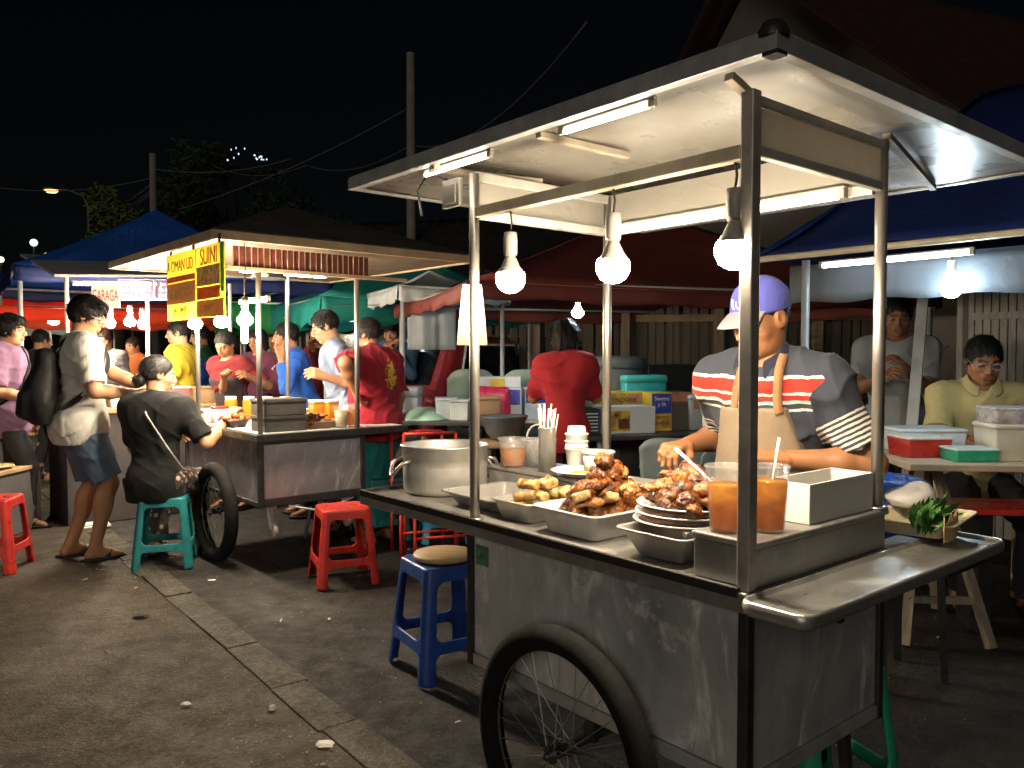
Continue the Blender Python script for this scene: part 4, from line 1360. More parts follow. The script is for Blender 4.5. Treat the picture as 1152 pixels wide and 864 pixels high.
def plate_mesh(name, m, r=0.132):
    mb = MB(); k = r / 0.132
    mb.lathe([(0, 0), (0.075 * k, 0), (0.085 * k, 0.003), (0.118 * k, 0.016), (0.130 * k, 0.018), (0.132 * k, 0.0205), (0.129 * k, 0.0225), (0.116 * k, 0.020), (0.083 * k, 0.007), (0, 0.004)], 64)
    return mb.build(name, m)


enam = pm('white_enamel_plate', (0.76, 0.75, 0.72), 0.18, var=0.04, coat=0.4)
rimm = pm('dark_plate_underside', (0.07, 0.065, 0.06), 0.3)
pl = None
for k, (dz, lb) in enumerate(((0.924, 'lowest plate of the stack of three on the flared pan'), (0.944, 'middle plate of the stack of three on the flared pan'), (0.964, 'top plate of the stack of three, carrying dark fried chicken'))):
    p = plate_mesh('plate', enam)
    p.location = C(0.172 + 0.004 * k, 0.302 - 0.003 * k, dz - 0.006); tag(p, lb, 'plate', 'plates stacked on the pan')


# fried chicken: five moulds, then copies
def chicken(seed, kind):
    sd = SD(0.0021)
    r = random.Random(seed)
    if kind == 'drum':
        sd.ell((0, 0, 0), (0.034, 0.026, 0.025), 0.01); sd.cone((0.02, 0, 0), (0.062, 0.006, 0.004), 0.017, 0.008, 0.015); sd.ell((0.066, 0.006, 0.004), (0.010, 0.010, 0.009), 0.006)
    elif kind == 'thigh':
        sd.ell((0, 0, 0), (0.040, 0.030, 0.021), 0.01); sd.ell((0.024, 0.014, 0.004), (0.024, 0.022, 0.017), 0.015); sd.ell((-0.022, -0.012, 0.004), (0.022, 0.02, 0.018), 0.012)
    elif kind == 'wing':
        sd.cone((-0.04, 0, 0), (0.0, 0.022, 0), 0.017, 0.013, 0.008); sd.cone((0.0, 0.022, 0), (0.04, -0.006, 0.004), 0.013, 0.010, 0.008); sd.ell((0.0, 0.004, 0), (0.026, 0.016, 0.006), 0.012)
    elif kind == 'slab':
        sd.cone((-0.05, 0, 0), (0.05, 0.008, 0.004), 0.018, 0.015, 0.01, flat=((0, 0, 1), 0.55)); sd.ell((0, 0.01, 0.004), (0.03, 0.022, 0.012), 0.012)
    else:
        for k in range(7): sd.ell((r.uniform(-.025, .025), r.uniform(-.02, .02), r.uniform(-.008, .012)), (0.016, 0.014, 0.013), 0.006)
    sd.noise(lambda P: 0.0035 * wob(P, 190, seed, 6) + 0.0040 * (0.4 - np.abs(wob(P, 330, seed + 1, 6))) + 0.0018 * wob(P, 700, seed + 8, 6))
    v, q, L = sd.mesh()
    a = wob(v, 120, seed + 2, 5); b_ = wob(v, 330, seed + 4, 5)
    f = np.clip(0.5 + 0.7 * a + 0.3 * b_, 0, 1)[:, None]
    c = (1 - f) * np.array([0.11, 0.024, 0.006]) + f * np.array([0.50, 0.185, 0.032])
    dk = (wob(v, 90, seed + 9, 5) > 0.3)[:, None]
    c = np.where(dk, c * 0.35, c)
    o = np_mesh('fried_chicken_piece', v, q, colattr('fried_crust', 0.38, sss=0.05, spec=0.55, mottled=0.25, bmp=0.5, bscale=260, rvar=0.2, pervar=True), None, c)
    return o


moulds = [chicken(3, 'drum'), chicken(8, 'thigh'), chicken(12, 'wing'), chicken(17, 'slab'), chicken(25, 'crumb')]
used = set()


def piece(mould, p, rot, label, cat, group, sc=1.0):
    if mould.name in used:
        o = mould.copy(); COL.objects.link(o)
    else:
        used.add(mould.name); o = mould
    o.location = p; o.rotation_euler = rot; o.scale = (sc,) * 3
    return tag(o, label, cat, group)


rr = random.Random(5)
lbA = 'browned fried chicken piece in the heap on the white tray'
for layer, (n, rv, rt, z) in enumerate(((15, 0.13, 0.085, 0.905), (12, 0.105, 0.065, 0.938), (8, 0.075, 0.045, 0.970), (5, 0.045, 0.028, 1.000), (2, 0.02, 0.015, 1.026))):
    for k in range(n):
        a = 2 * PI * k / n + layer * 0.6; q = math.sqrt(rr.uniform(0.25, 1.0)) if n > 2 else 0.8
        p = C(0.245 + rv * q * math.cos(a), 0.635 + rt * q * math.sin(a), z + rr.uniform(-0.006, 0.006))
        piece(moulds[(k * 2 + layer) % 5], p, (rr.uniform(-.5, .5), rr.uniform(-.5, .5), rr.uniform(0, 6.28)), lbA, 'fried chicken', 'fried chicken heaped on the tray', rr.uniform(0.8, 1.4))
lbB = 'dark glossy fried chicken piece on the top plate of the stack'
for layer, (n, rad, z) in enumerate(((10, 0.082, 0.989), (6, 0.045, 1.014), (2, 0.018, 1.038))):
    for k in range(n):
        a = 2 * PI * k / n + 0.4 + layer; q = rr.uniform(0.75, 1.0)
        p = C(0.18 + rad * q * math.cos(a), 0.296 + rad * q * math.sin(a), z)
        piece(moulds[(k + layer * 2) % 4], p, (rr.uniform(-.4, .4), rr.uniform(-.4, .4), rr.uniform(0, 6.28)), lbB, 'fried chicken', 'fried chicken on the stacked plates', rr.uniform(1.0, 1.25))


def tofu(seed):
    sd = SD(0.003)
    sd.rbox((0, 0, 0), (0.03, 0.02, 0.014), 0.008); sd.noise(lambda P: 0.003 * wob(P, 160, seed) + 0.0015 * wob(P, 400, seed + 1))
    v, q, L = sd.mesh(); f = np.clip(0.5 + wob(v, 110, seed + 2), 0, 1)[:, None]
    return np_mesh('fried_tofu', v, q, MATS['fried_crust'], None, np.where((wob(v, 150, seed + 6) > 0.25)[:, None], np.array([[0.40, 0.19, 0.05]]), (1 - f) * np.array([0.55, 0.34, 0.11]) + f * np.array([0.76, 0.62, 0.36])))


def roll(seed):
    sd = SD(0.003)
    sd.cone((-0.042, 0, 0), (0.042, 0.004, 0), 0.019, 0.018, 0.0, clips=[((0.038, 0, 0), (1, 0.1, 0)), ((-0.04, 0, 0), (-1, 0.05, 0))])
    sd.cone((0.0, 0, 0), (0.06, 0.004, 0), 0.011, 0.011, 0.003, '-')
    sd.noise(lambda P: 0.0034 * wob(P, 130, seed) + 0.0022 * (0.4 - np.abs(wob(P, 300, seed + 1))))
    v, q, L = sd.mesh(); f = np.clip(0.55 + wob(v, 90, seed + 2), 0, 1)[:, None]
    return np_mesh('fried_roll', v, q, MATS['fried_crust'], None, np.where((wob(v, 140, seed + 6) > 0.22)[:, None], np.array([[0.36, 0.16, 0.035]]), (1 - f) * np.array([0.55, 0.32, 0.08]) + f * np.array([0.76, 0.58, 0.26])))


tf = [tofu(2), tofu(6)]
for k, (v, t, z) in enumerate(((0.17, 0.56, 0.955), (0.24, 0.56, 0.972), (0.12, 0.62, 0.955), (0.31, 0.60, 0.965))):
    piece(tf[k % 2], C(v, t, z), (rr.uniform(-.4, .4), 0.3, rr.uniform(0, 3)), 'pale yellow fried tofu block tucked into the chicken heap on the tray', 'tofu', 'tofu in the chicken tray', 0.85)
rl = [roll(3), roll(7)]
k = 0
for layer, (vs, z) in enumerate((((0.12, 0.165, 0.21, 0.255, 0.30, 0.345), 0.885), ((0.14, 0.185, 0.235, 0.28, 0.32), 0.918), ((0.17, 0.215, 0.26), 0.950))):
    for v in vs:
        piece(rl[k % 2], C(v, 0.885 + rr.uniform(-.025, .025), z), (0, rr.uniform(-.25, .25), A1 + PI / 2 + rr.uniform(-0.7, 0.7)), 'pale golden fried roll piled in the small dish beside the foil tray', 'fried roll', 'fried rolls in the dish', 0.88); k += 1
for v, t in ((0.22, 1.07), (0.27, 1.05), (0.30, 1.10)):
    piece(moulds[4], C(v, t, 0.86), (0, 0, v * 60), 'leftover crisp crumb lying in the foil tray', 'crumb', 'crumbs in the foil tray', 0.7)


# drinks
def cup(label, loc, r=0.046, h=0.15, fill=0.72, group=None, drink=tea, rz=0.0):
    th = thing('drink_cup', label, 'drink', loc, rz, group)
    mb = MB(); rb = r * 0.74
    mb.lathe([(0, 0.002), (rb, 0.002), (rb + 0.002, 0.006), (r, h - 0.006), (r + 0.003, h - 0.004), (r + 0.003, h), (r, h + 0.001), (r - 0.0015, h - 0.004), (rb + 0.001, 0.008), (0, 0.005)], 40)
    mb.build('cup', cuppl, th)
    f = fill; mb = MB(); rt = rb + (r - rb) * f - 0.0025
    mb.lathe([(0, 0.007), (rb - 0.001, 0.008), (rt, h * f), (0, h * f)], 40); mb.build('tea', drink, th)
    return th


cup('tall clear cup of orange tea with white spoon, mostly hidden behind the corner post', C(0.075, 0.112, 0.951))
cup('tall clear cup of orange tea just right of the corner post on the ledge', C(0.150, 0.050, 0.951), fill=0.78)
cup('short clear cup of orange drink beside the pot on the rear ledge', C(0.43, 1.29, 0.941), 0.056, 0.105, 0.6)


def spoon(label, p, d, L, m, name='plastic_spoon', w=0.004, bowl=False):
    p = Vector(p); d = Vector(d).normalized()
    mb = MB(); mb.tube([p, p + d * L * 0.5 + Vector((0, 0, 0.002)), p + d * L], [w * 0.9, w, w * 1.4], 8, flat=0.45)
    o = mb.build(name, m)
    return tag(o, label, 'spoon')


c1 = C(0.075, 0.112, 1.03); spoon('white plastic spoon leaning left out of the cup behind the post', c1, C(0.10, 0.28, 1.125) - c1, 0.19, whitep, w=0.005)
c2 = C(0.150, 0.050, 1.00); spoon('white plastic spoon leaning right out of the cup beside the corner post', c2, C(0.175, 0.045, 1.13) - c2, 0.165, whitep, w=0.0045)
# open white box
mb = MB(); w, l, h, e = 0.31, 0.118, 0.096, 0.004
for lo, hi in (((0, 0, 0), (w, l, e)), ((0, 0, e), (e, l, h)), ((w - e, 0, e), (w, l, h)), ((e, 0, e), (w - e, e, h)), ((e, l - e, e), (w - e, l, h))): mb.box(lo, hi)
tag(mb.build('open_box', pm('white_card_box', (0.80, 0.78, 0.73), 0.6, var=0.06, scale=5), bevel=0.0015, loc=C(0.275, 0.020, 0.951), rz=A1), 'open white card box on the raised ledge by the vendor\'s arm', 'box')
# napkin sticks holder
th = thing('stick_holder', 'ribbed steel cylinder holding paper-topped sticks on the rear ledge', 'holder', C(0.44, 1.115, 0.941))
mb = MB(); mb.lathe([(0, 0), (0.031, 0), (0.031, 0.150), (0.033, 0.153), (0.033, 0.156), (0.029, 0.156), (0.029, 0.004), (0, 0.004)], 28); mb.build('cylinder', steel, th)
mb = MB()
for k in range(14):
    a = 2.4 * k; q = 0.006 + 0.017 * math.sqrt(k / 14)
    mb.tube([(math.cos(a) * q * 0.5, math.sin(a) * q * 0.5, 0.01), (math.cos(a) * q * 1.7, math.sin(a) * q * 1.7, 0.205 + 0.02 * math.sin(k * 1.7))], 0.0028, 6)
mb.build('stick', paperw, th)
mb = MB()
for k in range(9):
    a = 2.4 * k + 1; q = 0.012
    mb.tube([(math.cos(a) * q, math.sin(a) * q, 0.16), (math.cos(a) * q * 2.4, math.sin(a) * q * 2.4, 0.225 + 0.012 * math.cos(k * 2.1))], [0.004, 0.010], 7, flat=0.35)
mb.build('napkin', paperw, th)
# nested paper cups
for k in range(4):
    mb = MB(); r = 0.041
    mb.lathe([(0.031, 0), (r - 0.001, 0.072), (r + 0.002, 0.074), (r + 0.002, 0.078), (r - 0.002, 0.078), (r - 0.003, 0.07), (0.029, 0.002)] if k < 3 else [(0, 0.074), (0.029, 0.074), (0.031, 0.075), (0.041, 0.003), (0.043, 0.001), (0.041, 0)], 32)
    p = C(0.55, 1.08, 0.9415 + 0.026 * k + (0.0005 if k < 3 else 0.003)); o = mb.build('paper_cup', paperw, loc=p)
    tag(o, ('lowest', 'second lowest', 'third', 'upturned topmost')[k] + ' white paper cup of the stack beside the stick holder', 'paper cup', 'paper cup stack')
# tub with lid
th = thing('lidded_tub', 'round white plastic tub with lid between paper cups and cart post', 'tub', C(0.545, 0.968, 0.941))
mb = MB(); mb.lathe([(0, 0), (0.046, 0), (0.055, 0.072), (0, 0.072)], 36); mb.build('tub', pm('milky_plastic', (0.8, 0.77, 0.68), 0.35, var=0.04, sss=0.1), th)
mb = MB(); mb.lathe([(0, 0.080), (0.056, 0.080), (0.059, 0.077), (0.059, 0.070), (0.0555, 0.070)], 36); mb.build('lid', whitep, th)
# sauce plate
sp = plate_mesh('plate', enam, 0.105); sp.location = C(0.345, 0.925, 0.92); sp.location = C(0.46, 0.965, 0.941); tag(sp, 'white plate with yellow sauce on the rear ledge', 'plate')
mb = MB(); mb.lathe([(0.034, 0.005), (0.030, 0.011), (0.015, 0.015), (0, 0.016)], 20, sx=1.2); tag(mb.build('sauce', pm('yellow_sauce', (0.75, 0.42, 0.04), 0.15), loc=C(0.46, 0.965, 0.9415)), 'pool of yellow sauce on the white plate by the tub', 'sauce')
# clear tub with a bail handle
th = thing('handled_tub', 'clear plastic tub with arched white handle behind the orange drink', 'tub', C(0.52, 1.25, 0.941), A1)
mb = MB(); mb.lathe([(0, 0), (0.058, 0), (0.066, 0.095), (0.069, 0.098), (0.066, 0.10), (0.064, 0.095), (0.056, 0.003), (0, 0.003)], 32); mb.build('tub', clear_plastic('hazy_plastic', (0.95, 0.95, 0.95), 0.35), th)
mb = MB(); mb.tube([(0.0, 0.068 * math.cos(a), 0.09 + 0.062 * math.sin(a)) for a in [PI * k / 18 for k in range(19)]], 0.0035, 8); mb.build('handle', whitep, th)
# tongs across the pan
th = thing('serving_tongs', 'long steel tongs resting across the deep pan', 'tongs', C(0.43, 0.62, 0.942), A1 + 1.35)
for sg in (-1, 1):
    mb = MB(); mb.tube([(-0.12, 0, 0.0), (-0.03, sg * 0.012, 0.002), (0.10, sg * 0.016, 0.0)], [0.006, 0.007, 0.005], 8, flat=0.3); mb.build('arm', chrome, th)
# leafy bundle in a cream tray
pan_obj('cream_tray', 'cream moulded tray tilted behind the leafy bundle on the side shelf', 'tray', C(0.86, 0.01, 0.860), A1 + 0.15, 0.27, 0.20, 0.045, 0.03, pm('cream_plastic', (0.72, 0.62, 0.40), 0.4, var=0.06), 0.012)
th = thing('leaf_bundle', 'bundle of green leaves in a brown paper band on the side shelf', 'leaves', C(0.80, -0.035, 0.893), A1 + 0.25)
mb = MB(); lr = random.Random(4)
for k in range(210):
    x = lr.uniform(-0.095, 0.095); L = lr.uniform(0.055, 0.10); a = lr.uniform(-0.35, 0.5); w = lr.uniform(0.011, 0.020); up = lr.uniform(0.55, 1.0)
    base = Vector((x, lr.uniform(-0.025, 0.025), -0.02 + lr.uniform(0, 0.02)))
    d = Vector((math.sin(a) * 0.8, lr.uniform(-0.45, 0.35), up)).normalized(); sdv = d.cross(Vector((lr.uniform(-1, 1), 1, 0.2))).normalized()
    m1 = base + d * L * 0.5 + sdv * 0; tip = base + d * L + Vector((0, -0.015, -0.02))
    mb.add([base, m1 + sdv * w, tip, m1 - sdv * w, m1 + d.cross(sdv) * 0.005], [(0, 1, 4), (1, 2, 4), (2, 3, 4), (3, 0, 4)], 0, True)
mb.build('leaves', pm('herb_green', (0.05, 0.14, 0.03), 0.45, var=0.45, scale=50), th)
mb = MB()
mb.sheet(lambda a, b: (-0.095 + 0.19 * a + 0.004 * math.sin(b * 9), -0.048 - 0.012 * math.sin(a * PI) + 0.004 * math.sin(a * 41), -0.03 + b * (0.062 + 0.010 * math.sin(a * 60))), 40, 6)
mb.build('paper_band', pm('brown_paper', (0.42, 0.28, 0.14), 0.8, var=0.15), th, solid=0.002)
th2 = None
sd = SD(0.006); sd.ell((0, 0, 0.03), (0.075, 0.045, 0.032)); sd.ell((0.03, 0.01, 0.045), (0.04, 0.03, 0.03), 0.02); sd.noise(lambda P: 0.006 * wob(P, 90, 5)); v, q, L = sd.mesh()
o = np_mesh('plastic_bag', v, q, pm('white_film', (0.72, 0.72, 0.70), 0.3, var=0.05, sss=0.2)); o.location = C(0.93, 0.075, 0.905); tag(o, 'crumpled white plastic bag behind the green leaf bundle', 'bag')
# ---------------------------------------------------------------- stools
def stool_mesh(name, m, size=0.145, splay=0.045, h=0.46):
    def fn(P):
        x, y, z = P[..., 0], P[..., 1], P[..., 2]
        w = size + splay * (1 - np.clip(z / h, 0, 1.1))
        r = 0.04
        def sq(w_):
            qx, qy = np.abs(x) - (w_ - r), np.abs(y) - (w_ - r)
            return np.sqrt(np.maximum(qx, 0) ** 2 + np.maximum(qy, 0) ** 2) + np.minimum(np.maximum(qx, qy), 0) - r
        top = z - h + 0.006 * np.clip(1 - (x * x + y * y) / 0.02, 0, 1)
        d = np.maximum(sq(w), top); d = d + 0.006 * (np.clip((z - h + 0.012) / 0.012, 0, 1))
        inner = np.maximum(sq(w - 0.013), z - (h - 0.016))
        d = np.maximum(d, -inner)
        lw = 0.046 + 0.012 * (1 - z / h)

        def win(a, z0, z1, rr_, arch):
            hw = w - lw
            qa, qz = np.abs(a) - (hw - rr_), np.abs(z - (z0 + z1) / 2) - ((z1 - z0) / 2 - rr_)
            return np.sqrt(np.maximum(qa, 0) ** 2 + np.maximum(qz, 0) ** 2) + np.minimum(np.maximum(qa, qz), 0) - rr_
        for a, o in ((x, y), (y, x)):
            d = np.maximum(d, -np.maximum(win(a, 0.165, h - 0.060, 0.035, 1), -(np.abs(o) - 0.05)))
            d = np.maximum(d, -np.maximum(win(a, -0.2, 0.118, 0.025, 1), -(np.abs(o) - 0.05)))
        d = np.maximum(d, -z)
        return d
    sd = SD(0.0055); W_ = size + splay + 0.01
    sd.op(fn, (-W_, -W_, 0), (W_, W_, h + 0.01))
    v, q, L = sd.mesh()
    return np_mesh(name, v, q, m)


plas = lambda n, c: pm(n, c, 0.36, 0, 0.22, 9, 0.16, 0.08, 90, spec=0.45, dirt=([x * 0.25 + 0.012 for x in c], 0.7))
tealp, redp, bluep = plas('teal_plastic', (0.02, 0.20, 0.22)), plas('red_plastic', (0.55, 0.035, 0.025)), plas('blue_plastic', (0.02, 0.07, 0.32))
brightb = plas('bright_blue_plastic', (0.03, 0.28, 0.42)); greenp = plas('green_plastic', (0.03, 0.38, 0.22))
st0 = stool_mesh('plastic_stool', tealp)


def stool(p, rz, m, label, sc=1.0, first=False):
    o = st0 if first else st0.copy()
    if not first: COL.objects.link(o)
    o.material_slots[0].link = 'OBJECT'; o.material_slots[0].material = m
    o.location = p; o.rotation_euler = (0, 0, rz); o.scale = (sc,) * 3
    return tag(o, label, 'stool', 'moulded plastic stools')


GIRL = W(186, 634); GIRL = Vector((GIRL.x, GIRL.y, 0))
stool(GIRL, 0.30, tealp, 'teal plastic stool under the seated girl in black', 0.98, True)
stool(W(386, 652), 0.42, redp, 'empty red plastic stool in front of the second cart', 0.98)
stool(W(-8, 640), 0.2, redp, 'red plastic stool cut off by the left edge of the picture', 1.0)
BS = W(500, 748); stool(BS, 0.55, bluep, 'dark blue plastic stool with round wooden lid by the large cart', 1.03)
mb = MB(); mb.lathe([(0, 0), (0.128, 0), (0.134, 0.004), (0.134, 0.016), (0.128, 0.022), (0, 0.023)], 40); tag(mb.build('round_board', lidwood, loc=(BS.x, BS.y, 0.475)), 'round wooden board lying on the dark blue stool', 'board')
stool(W(428, 605), 0.5, tealp, 'teal plastic stool behind the red stool by the second cart', 1.0)
stool(W(500, 606), 0.2, brightb, 'light blue plastic stool far behind the aluminium pot', 0.98)
stool(C(0.74, 0.26), 0.35, greenp, 'bright green plastic stool behind the large cart\'s right wheel', 1.0)
stool(W(112, 556), 0.2, brightb, 'bright blue plastic stool behind the standing man with backpack', 1.0)

# ---------------------------------------------------------------- second cart
A2 = math.radians(41)
V2, U2 = Vector((math.cos(A2), math.sin(A2), 0)), Vector((-math.sin(A2), math.cos(A2), 0))
S0 = W(291, 489, 0.87); S0.z = 0


def S(v, t, z=0.0):
    return S0 + V2 * v + U2 * t + Vector((0, 0, z))


c2_ = thing('snack_cart', 'smaller steel snack cart with banner and dark hipped roof in the middle distance', 'food cart', S0, A2)
W2, L2 = 0.74, 1.30
mb = MB(); mb.box((0.012, 0.03, 0.45), (0.02, L2 - 0.02, 0.82)); mb.build('front_panel', sheet_metal('violet_grey_sheet', (0.30, 0.28, 0.31), 0.36), c2_)
mb = MB(); mb.box((0.035, 0.010, 0.47), (W2 - 0.035, 0.02, 0.80)); mb.build('side_panel', sheet_metal('bright_scuffed_sheet', (0.55, 0.56, 0.58), 0.3, (1, 1, 1), 0.5, 0.5), c2_)
mb = MB(); mb.box((W2 - 0.02, 0.03, 0.45), (W2 - 0.012, L2 - 0.02, 0.82)); mb.box((0.02, L2 - 0.02, 0.45), (W2 - 0.02, L2 - 0.012, 0.82)); mb.build('back_panel', zinc, c2_)
mb = MB()
for v, t in ((0, 0), (W2 - 0.034, 0), (0, L2 - 0.034), (W2 - 0.034, L2 - 0.034)): mb.box((v, t, 0.42), (v + 0.034, t + 0.034, 0.82))
mb.box((0.035, 0.003, 0.42), (W2 - 0.035, 0.03, 0.468)); mb.box((0.035, 0.003, 0.802), (W2 - 0.035, 0.03, 0.819)); mb.box((0.003, 0.035, 0.42), (0.03, L2 - 0.035, 0.449))
build_each(mb, 'frame', darksteel, c2_, bevel=0.003)
mb = MB(); mb.box((-0.02, -0.02, 0.822), (1.07, L2 + 0.18, 0.868)); mb.build('counter_top', pm('dark_counter', (0.05, 0.048, 0.046), 0.35, 0.5, 0.3, 10), c2_, bevel=0.004)
mb = MB(); mb.box((0.02, 0.02, 0.8685), (1.03, L2 + 0.14, 0.872)); mb.build('counter_sheet', whitep, c2_)
mb = MB()
for v, t in ((0.016, 0.016), (W2 - 0.05, 0.016), (0.016, L2 - 0.25), (W2 - 0.05, L2 - 0.25)): mb.tube([(v, t, 0.8725), (v, t, 2.0)], 0.016, 12)
build_each(mb, 'roof_post', chrome, c2_)
w2_ = wheel(c2_, -0.062, 0.56, 0.325, 0.325, 0.046, nsp=24)
wheel(c2_, W2 + 0.055, 0.60, 0.325, 0.325, 0.036, nsp=24)
mb = MB(); mb.tube([(-0.08, 0.6, 0.325), (W2 + 0.08, 0.6, 0.325)], 0.011, 8); mb.box((0.05, 0.58, 0.31), (0.07, 0.62, 0.42)); mb.box((W2 - 0.07, 0.58, 0.31), (W2 - 0.05, 0.62, 0.42)); mb.build('axle', darksteel, c2_)
for v in (0.10, W2 - 0.12):
    mb = MB(); mb.box((v - 0.035, 0.05, 0.395), (v + 0.035, 0.11, 0.42)); mb.beam((v, 0.08, 0.40), (v + 0.01, 0.06, 0.27), 0.05, 0.014); cs = mb.build('caster', alu, c2_, bevel=0.003)
    mb = MB(); mb.lathe([(0.0, -0.014), (0.044, -0.014), (0.048, -0.008), (0.048, 0.008), (0.044, 0.014), (0, 0.014)], 24, 0, Matrix.Translation((v + 0.012, 0.055, 0.262)) @ Matrix.Rotation(PI / 2, 4, 'Y')); mb.build('caster_wheel', pm('grey_caster', (0.45, 0.43, 0.40), 0.5), cs)
mb = MB(); mb.tube([(0.2, 0.02, 0.41), (0.35, -0.01, 0.37), (0.52, 0.0, 0.38), (0.66, 0.02, 0.41)], 0.006, 8); mb.build('hose', whitep, c2_)
# hip roof with a dark skin, cream soffit and fringe board
e0, e1, f0, f1, zz = -0.34, 1.50, -0.20, 1.88, 2.0
ap = (0.58, 0.84, 2.42)
mb = MB(); cs_ = [(e0, f0, zz + 0.05), (e1, f0, zz + 0.05), (e1, f1, zz + 0.05), (e0, f1, zz + 0.05)]
for i in range(4): mb.poly([cs_[i], cs_[(i + 1) % 4], ap])
mb.build('roof_skin', pm('dark_roof_canvas', (0.030, 0.026, 0.024), 0.8, var=0.4, scale=4, bmp=0.3, bscale=12), c2_, solid=-0.012)
mb = MB()
mb.box((e0 - 0.005, f0 - 0.005, zz), (e1 + 0.005, f0 + 0.02, zz + 0.052)); mb.box((e0 - 0.005, f1 - 0.02, zz), (e1 + 0.005, f1 + 0.005, zz + 0.052)); mb.box((e0 - 0.005, f0 + 0.02, zz), (e0 + 0.02, f1 - 0.02, zz + 0.052)); mb.box((e1 - 0.02, f0 + 0.02, zz), (e1 + 0.005, f1 - 0.02, zz + 0.052))
build_each(mb, 'fascia', pm('tan_fascia', (0.42, 0.31, 0.19), 0.6, var=0.2, dirt=((0.2, 0.14, 0.08), 0.4)), c2_, bevel=0.003)
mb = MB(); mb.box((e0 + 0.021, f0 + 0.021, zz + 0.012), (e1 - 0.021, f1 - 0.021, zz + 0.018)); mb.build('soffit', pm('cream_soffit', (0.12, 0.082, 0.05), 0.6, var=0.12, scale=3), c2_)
mb = MB()
for k in range(24):
    v = -0.16 + k * 0.038; mb.box((v, -0.035 - 0.004 * (k % 2), 1.875), (v + 0.034, -0.028 - 0.004 * (k % 2), 1.995))
mb.build('fringe_board', pm('maroon_slats', (0.16, 0.035, 0.025), 0.6, var=0.3, scale=30), c2_)
mb = MB()
for k in range(25):
    v = -0.163 + k * 0.038; mb.box((v, -0.041, 1.875), (v + 0.004, -0.037, 1.995))
mb.box((-0.20, -0.045, 1.852), (1.05, -0.02, 1.874)); build_each(mb, 'fringe_trim', MATS['tan_fascia'], c2_)
# banner on the front
bn = thing('food_banner', 'yellow and red printed food banner hanging along the snack cart roof edge', 'banner', S(-0.31, 0.18, 1.775), A2 - PI / 2)
mb = MB(); mb.sheet(lambda a, b: (-0.48 + 0.96 * a, 0.006 * math.sin(a * 9) * (1 - b), -0.175 + 0.35 * b), 24, 6); mb.build('cloth', canvas('banner_yellow', (0.62, 0.44, 0.03), 0.15, 0.32), bn); bn.scale = (1.0, 1.0, 1.18)
TB = lambda x, z: Matrix.Translation((x, -0.0072, z)) @ Matrix.Rotation(PI / 2, 4, 'X')
def flatpatch(name, par, x0, x1, z0, z1, m, y=-0.0055):
    q = MB(); q.add([(x0, y - 0.001, z0), (x1, y - 0.001, z0), (x1, y - 0.001, z1), (x0, y - 0.001, z1)], [(0, 1, 2, 3)]); return q.build(name, m, par)
redc, dkc, grc = printmat('banner_red', [(0.45, 0.03, 0.02), (0.60, 0.16, 0.04), (0.5, 0.05, 0.03), (0.62, 0.40, 0.10)], 16), printmat('banner_dark', [(0.08, 0.04, 0.05), (0.45, 0.40, 0.38), (0.16, 0.06, 0.06), (0.6, 0.5, 0.4)], 20), canvas('banner_green', (0.06, 0.26, 0.06), 0.15, 0.4)
org = printmat('banner_orange', [(0.58, 0.16, 0.07), (0.72, 0.42, 0.22), (0.60, 0.20, 0.14), (0.75, 0.55, 0.25)], 26, 0.35, (1.2, 1, 0.7))
flatpatch('print', bn, 0.06, 0.42, -0.02, 0.075, dkc); flatpatch('print', bn, 0.06, 0.42, -0.085, -0.025, redc); flatpatch('print', bn, 0.06, 0.47, -0.172, -0.09, org)
flatpatch('print', bn, 0.425, 0.478, -0.06, 0.172, grc); flatpatch('print', bn, -0.47, 0.04, -0.09, 0.02, org); flatpatch('print', bn, -0.47, 0.04, 0.025, 0.055, redc)
flatpatch('divider', bn, 0.045, 0.055, -0.172, 0.172, paperw)
brown = pm('ink_brown', (0.16, 0.05, 0.02), 0.6); paley = pm('ink_pale', (0.75, 0.60, 0.30), 0.6); inkr = pm('ink_red', (0.45, 0.03, 0.02), 0.6)
for tx, sz, x, z, m_, sx in (('A OMAN UD.', 0.085, -0.22, 0.105, brown, 0.95), ('INEUFEEB', 0.10, -0.22, -0.035, paley, 0.95), ('SWUMBU', 0.072, -0.22, -0.132, org, 1.0), ('SUINI', 0.115, 0.25, 0.118, inkr, 0.95), ('SUBMUI', 0.05, 0.25, -0.13, paley, 1.1)):
    o = text_mesh(tx, sz, m_, bn, TB(x, z), 0.001, sx=sx); o.location.y = -0.0085 if m_ in (paley, org) or tx == 'SUBMUI' else -0.006
mb = MB()
for k in (-0.40, 0.0, 0.40): mb.box((k - 0.012, -0.004, 0.172), (k + 0.012, 0.004, 0.215))
build_each(mb, 'clip', blackp, bn)
# bulbs of the second cart
for k, (v, t) in enumerate(((-0.13, 0.68), (-0.13, 0.23), (-0.13, -0.13))):
    hanging_bulb(('bare bulb at the far end under the yellow banner', 'bare bulb in the middle under the yellow banner', 'bare bulb at the near end beside the yellow banner')[k], S(v, t, 2.0), 0.31, em('stall_bulb_glow', (1, 0.83, 0.60), 1000), 'bulbs on the snack cart', 0.045)
tube_lamp('slanted bright tube light behind the dark post of the snack cart', S(0.12, 0.10, 1.70), S(0.12, 0.55, 1.70), em('stall_tube_glow', (1.0, 0.90, 0.74), 60), 'tubes on the snack cart')
tube_lamp('white tube light under the rear roof edge of the snack cart', S(0.30, 1.0, 1.96), S(1.0, 1.0, 1.96), MATS['stall_tube_glow'], 'tubes on the snack cart')
th = thing('hanging_lamp', 'small vertical white lamp hanging between posts of the snack cart', 'lamp', S(0.22, 0.72, 1.62))
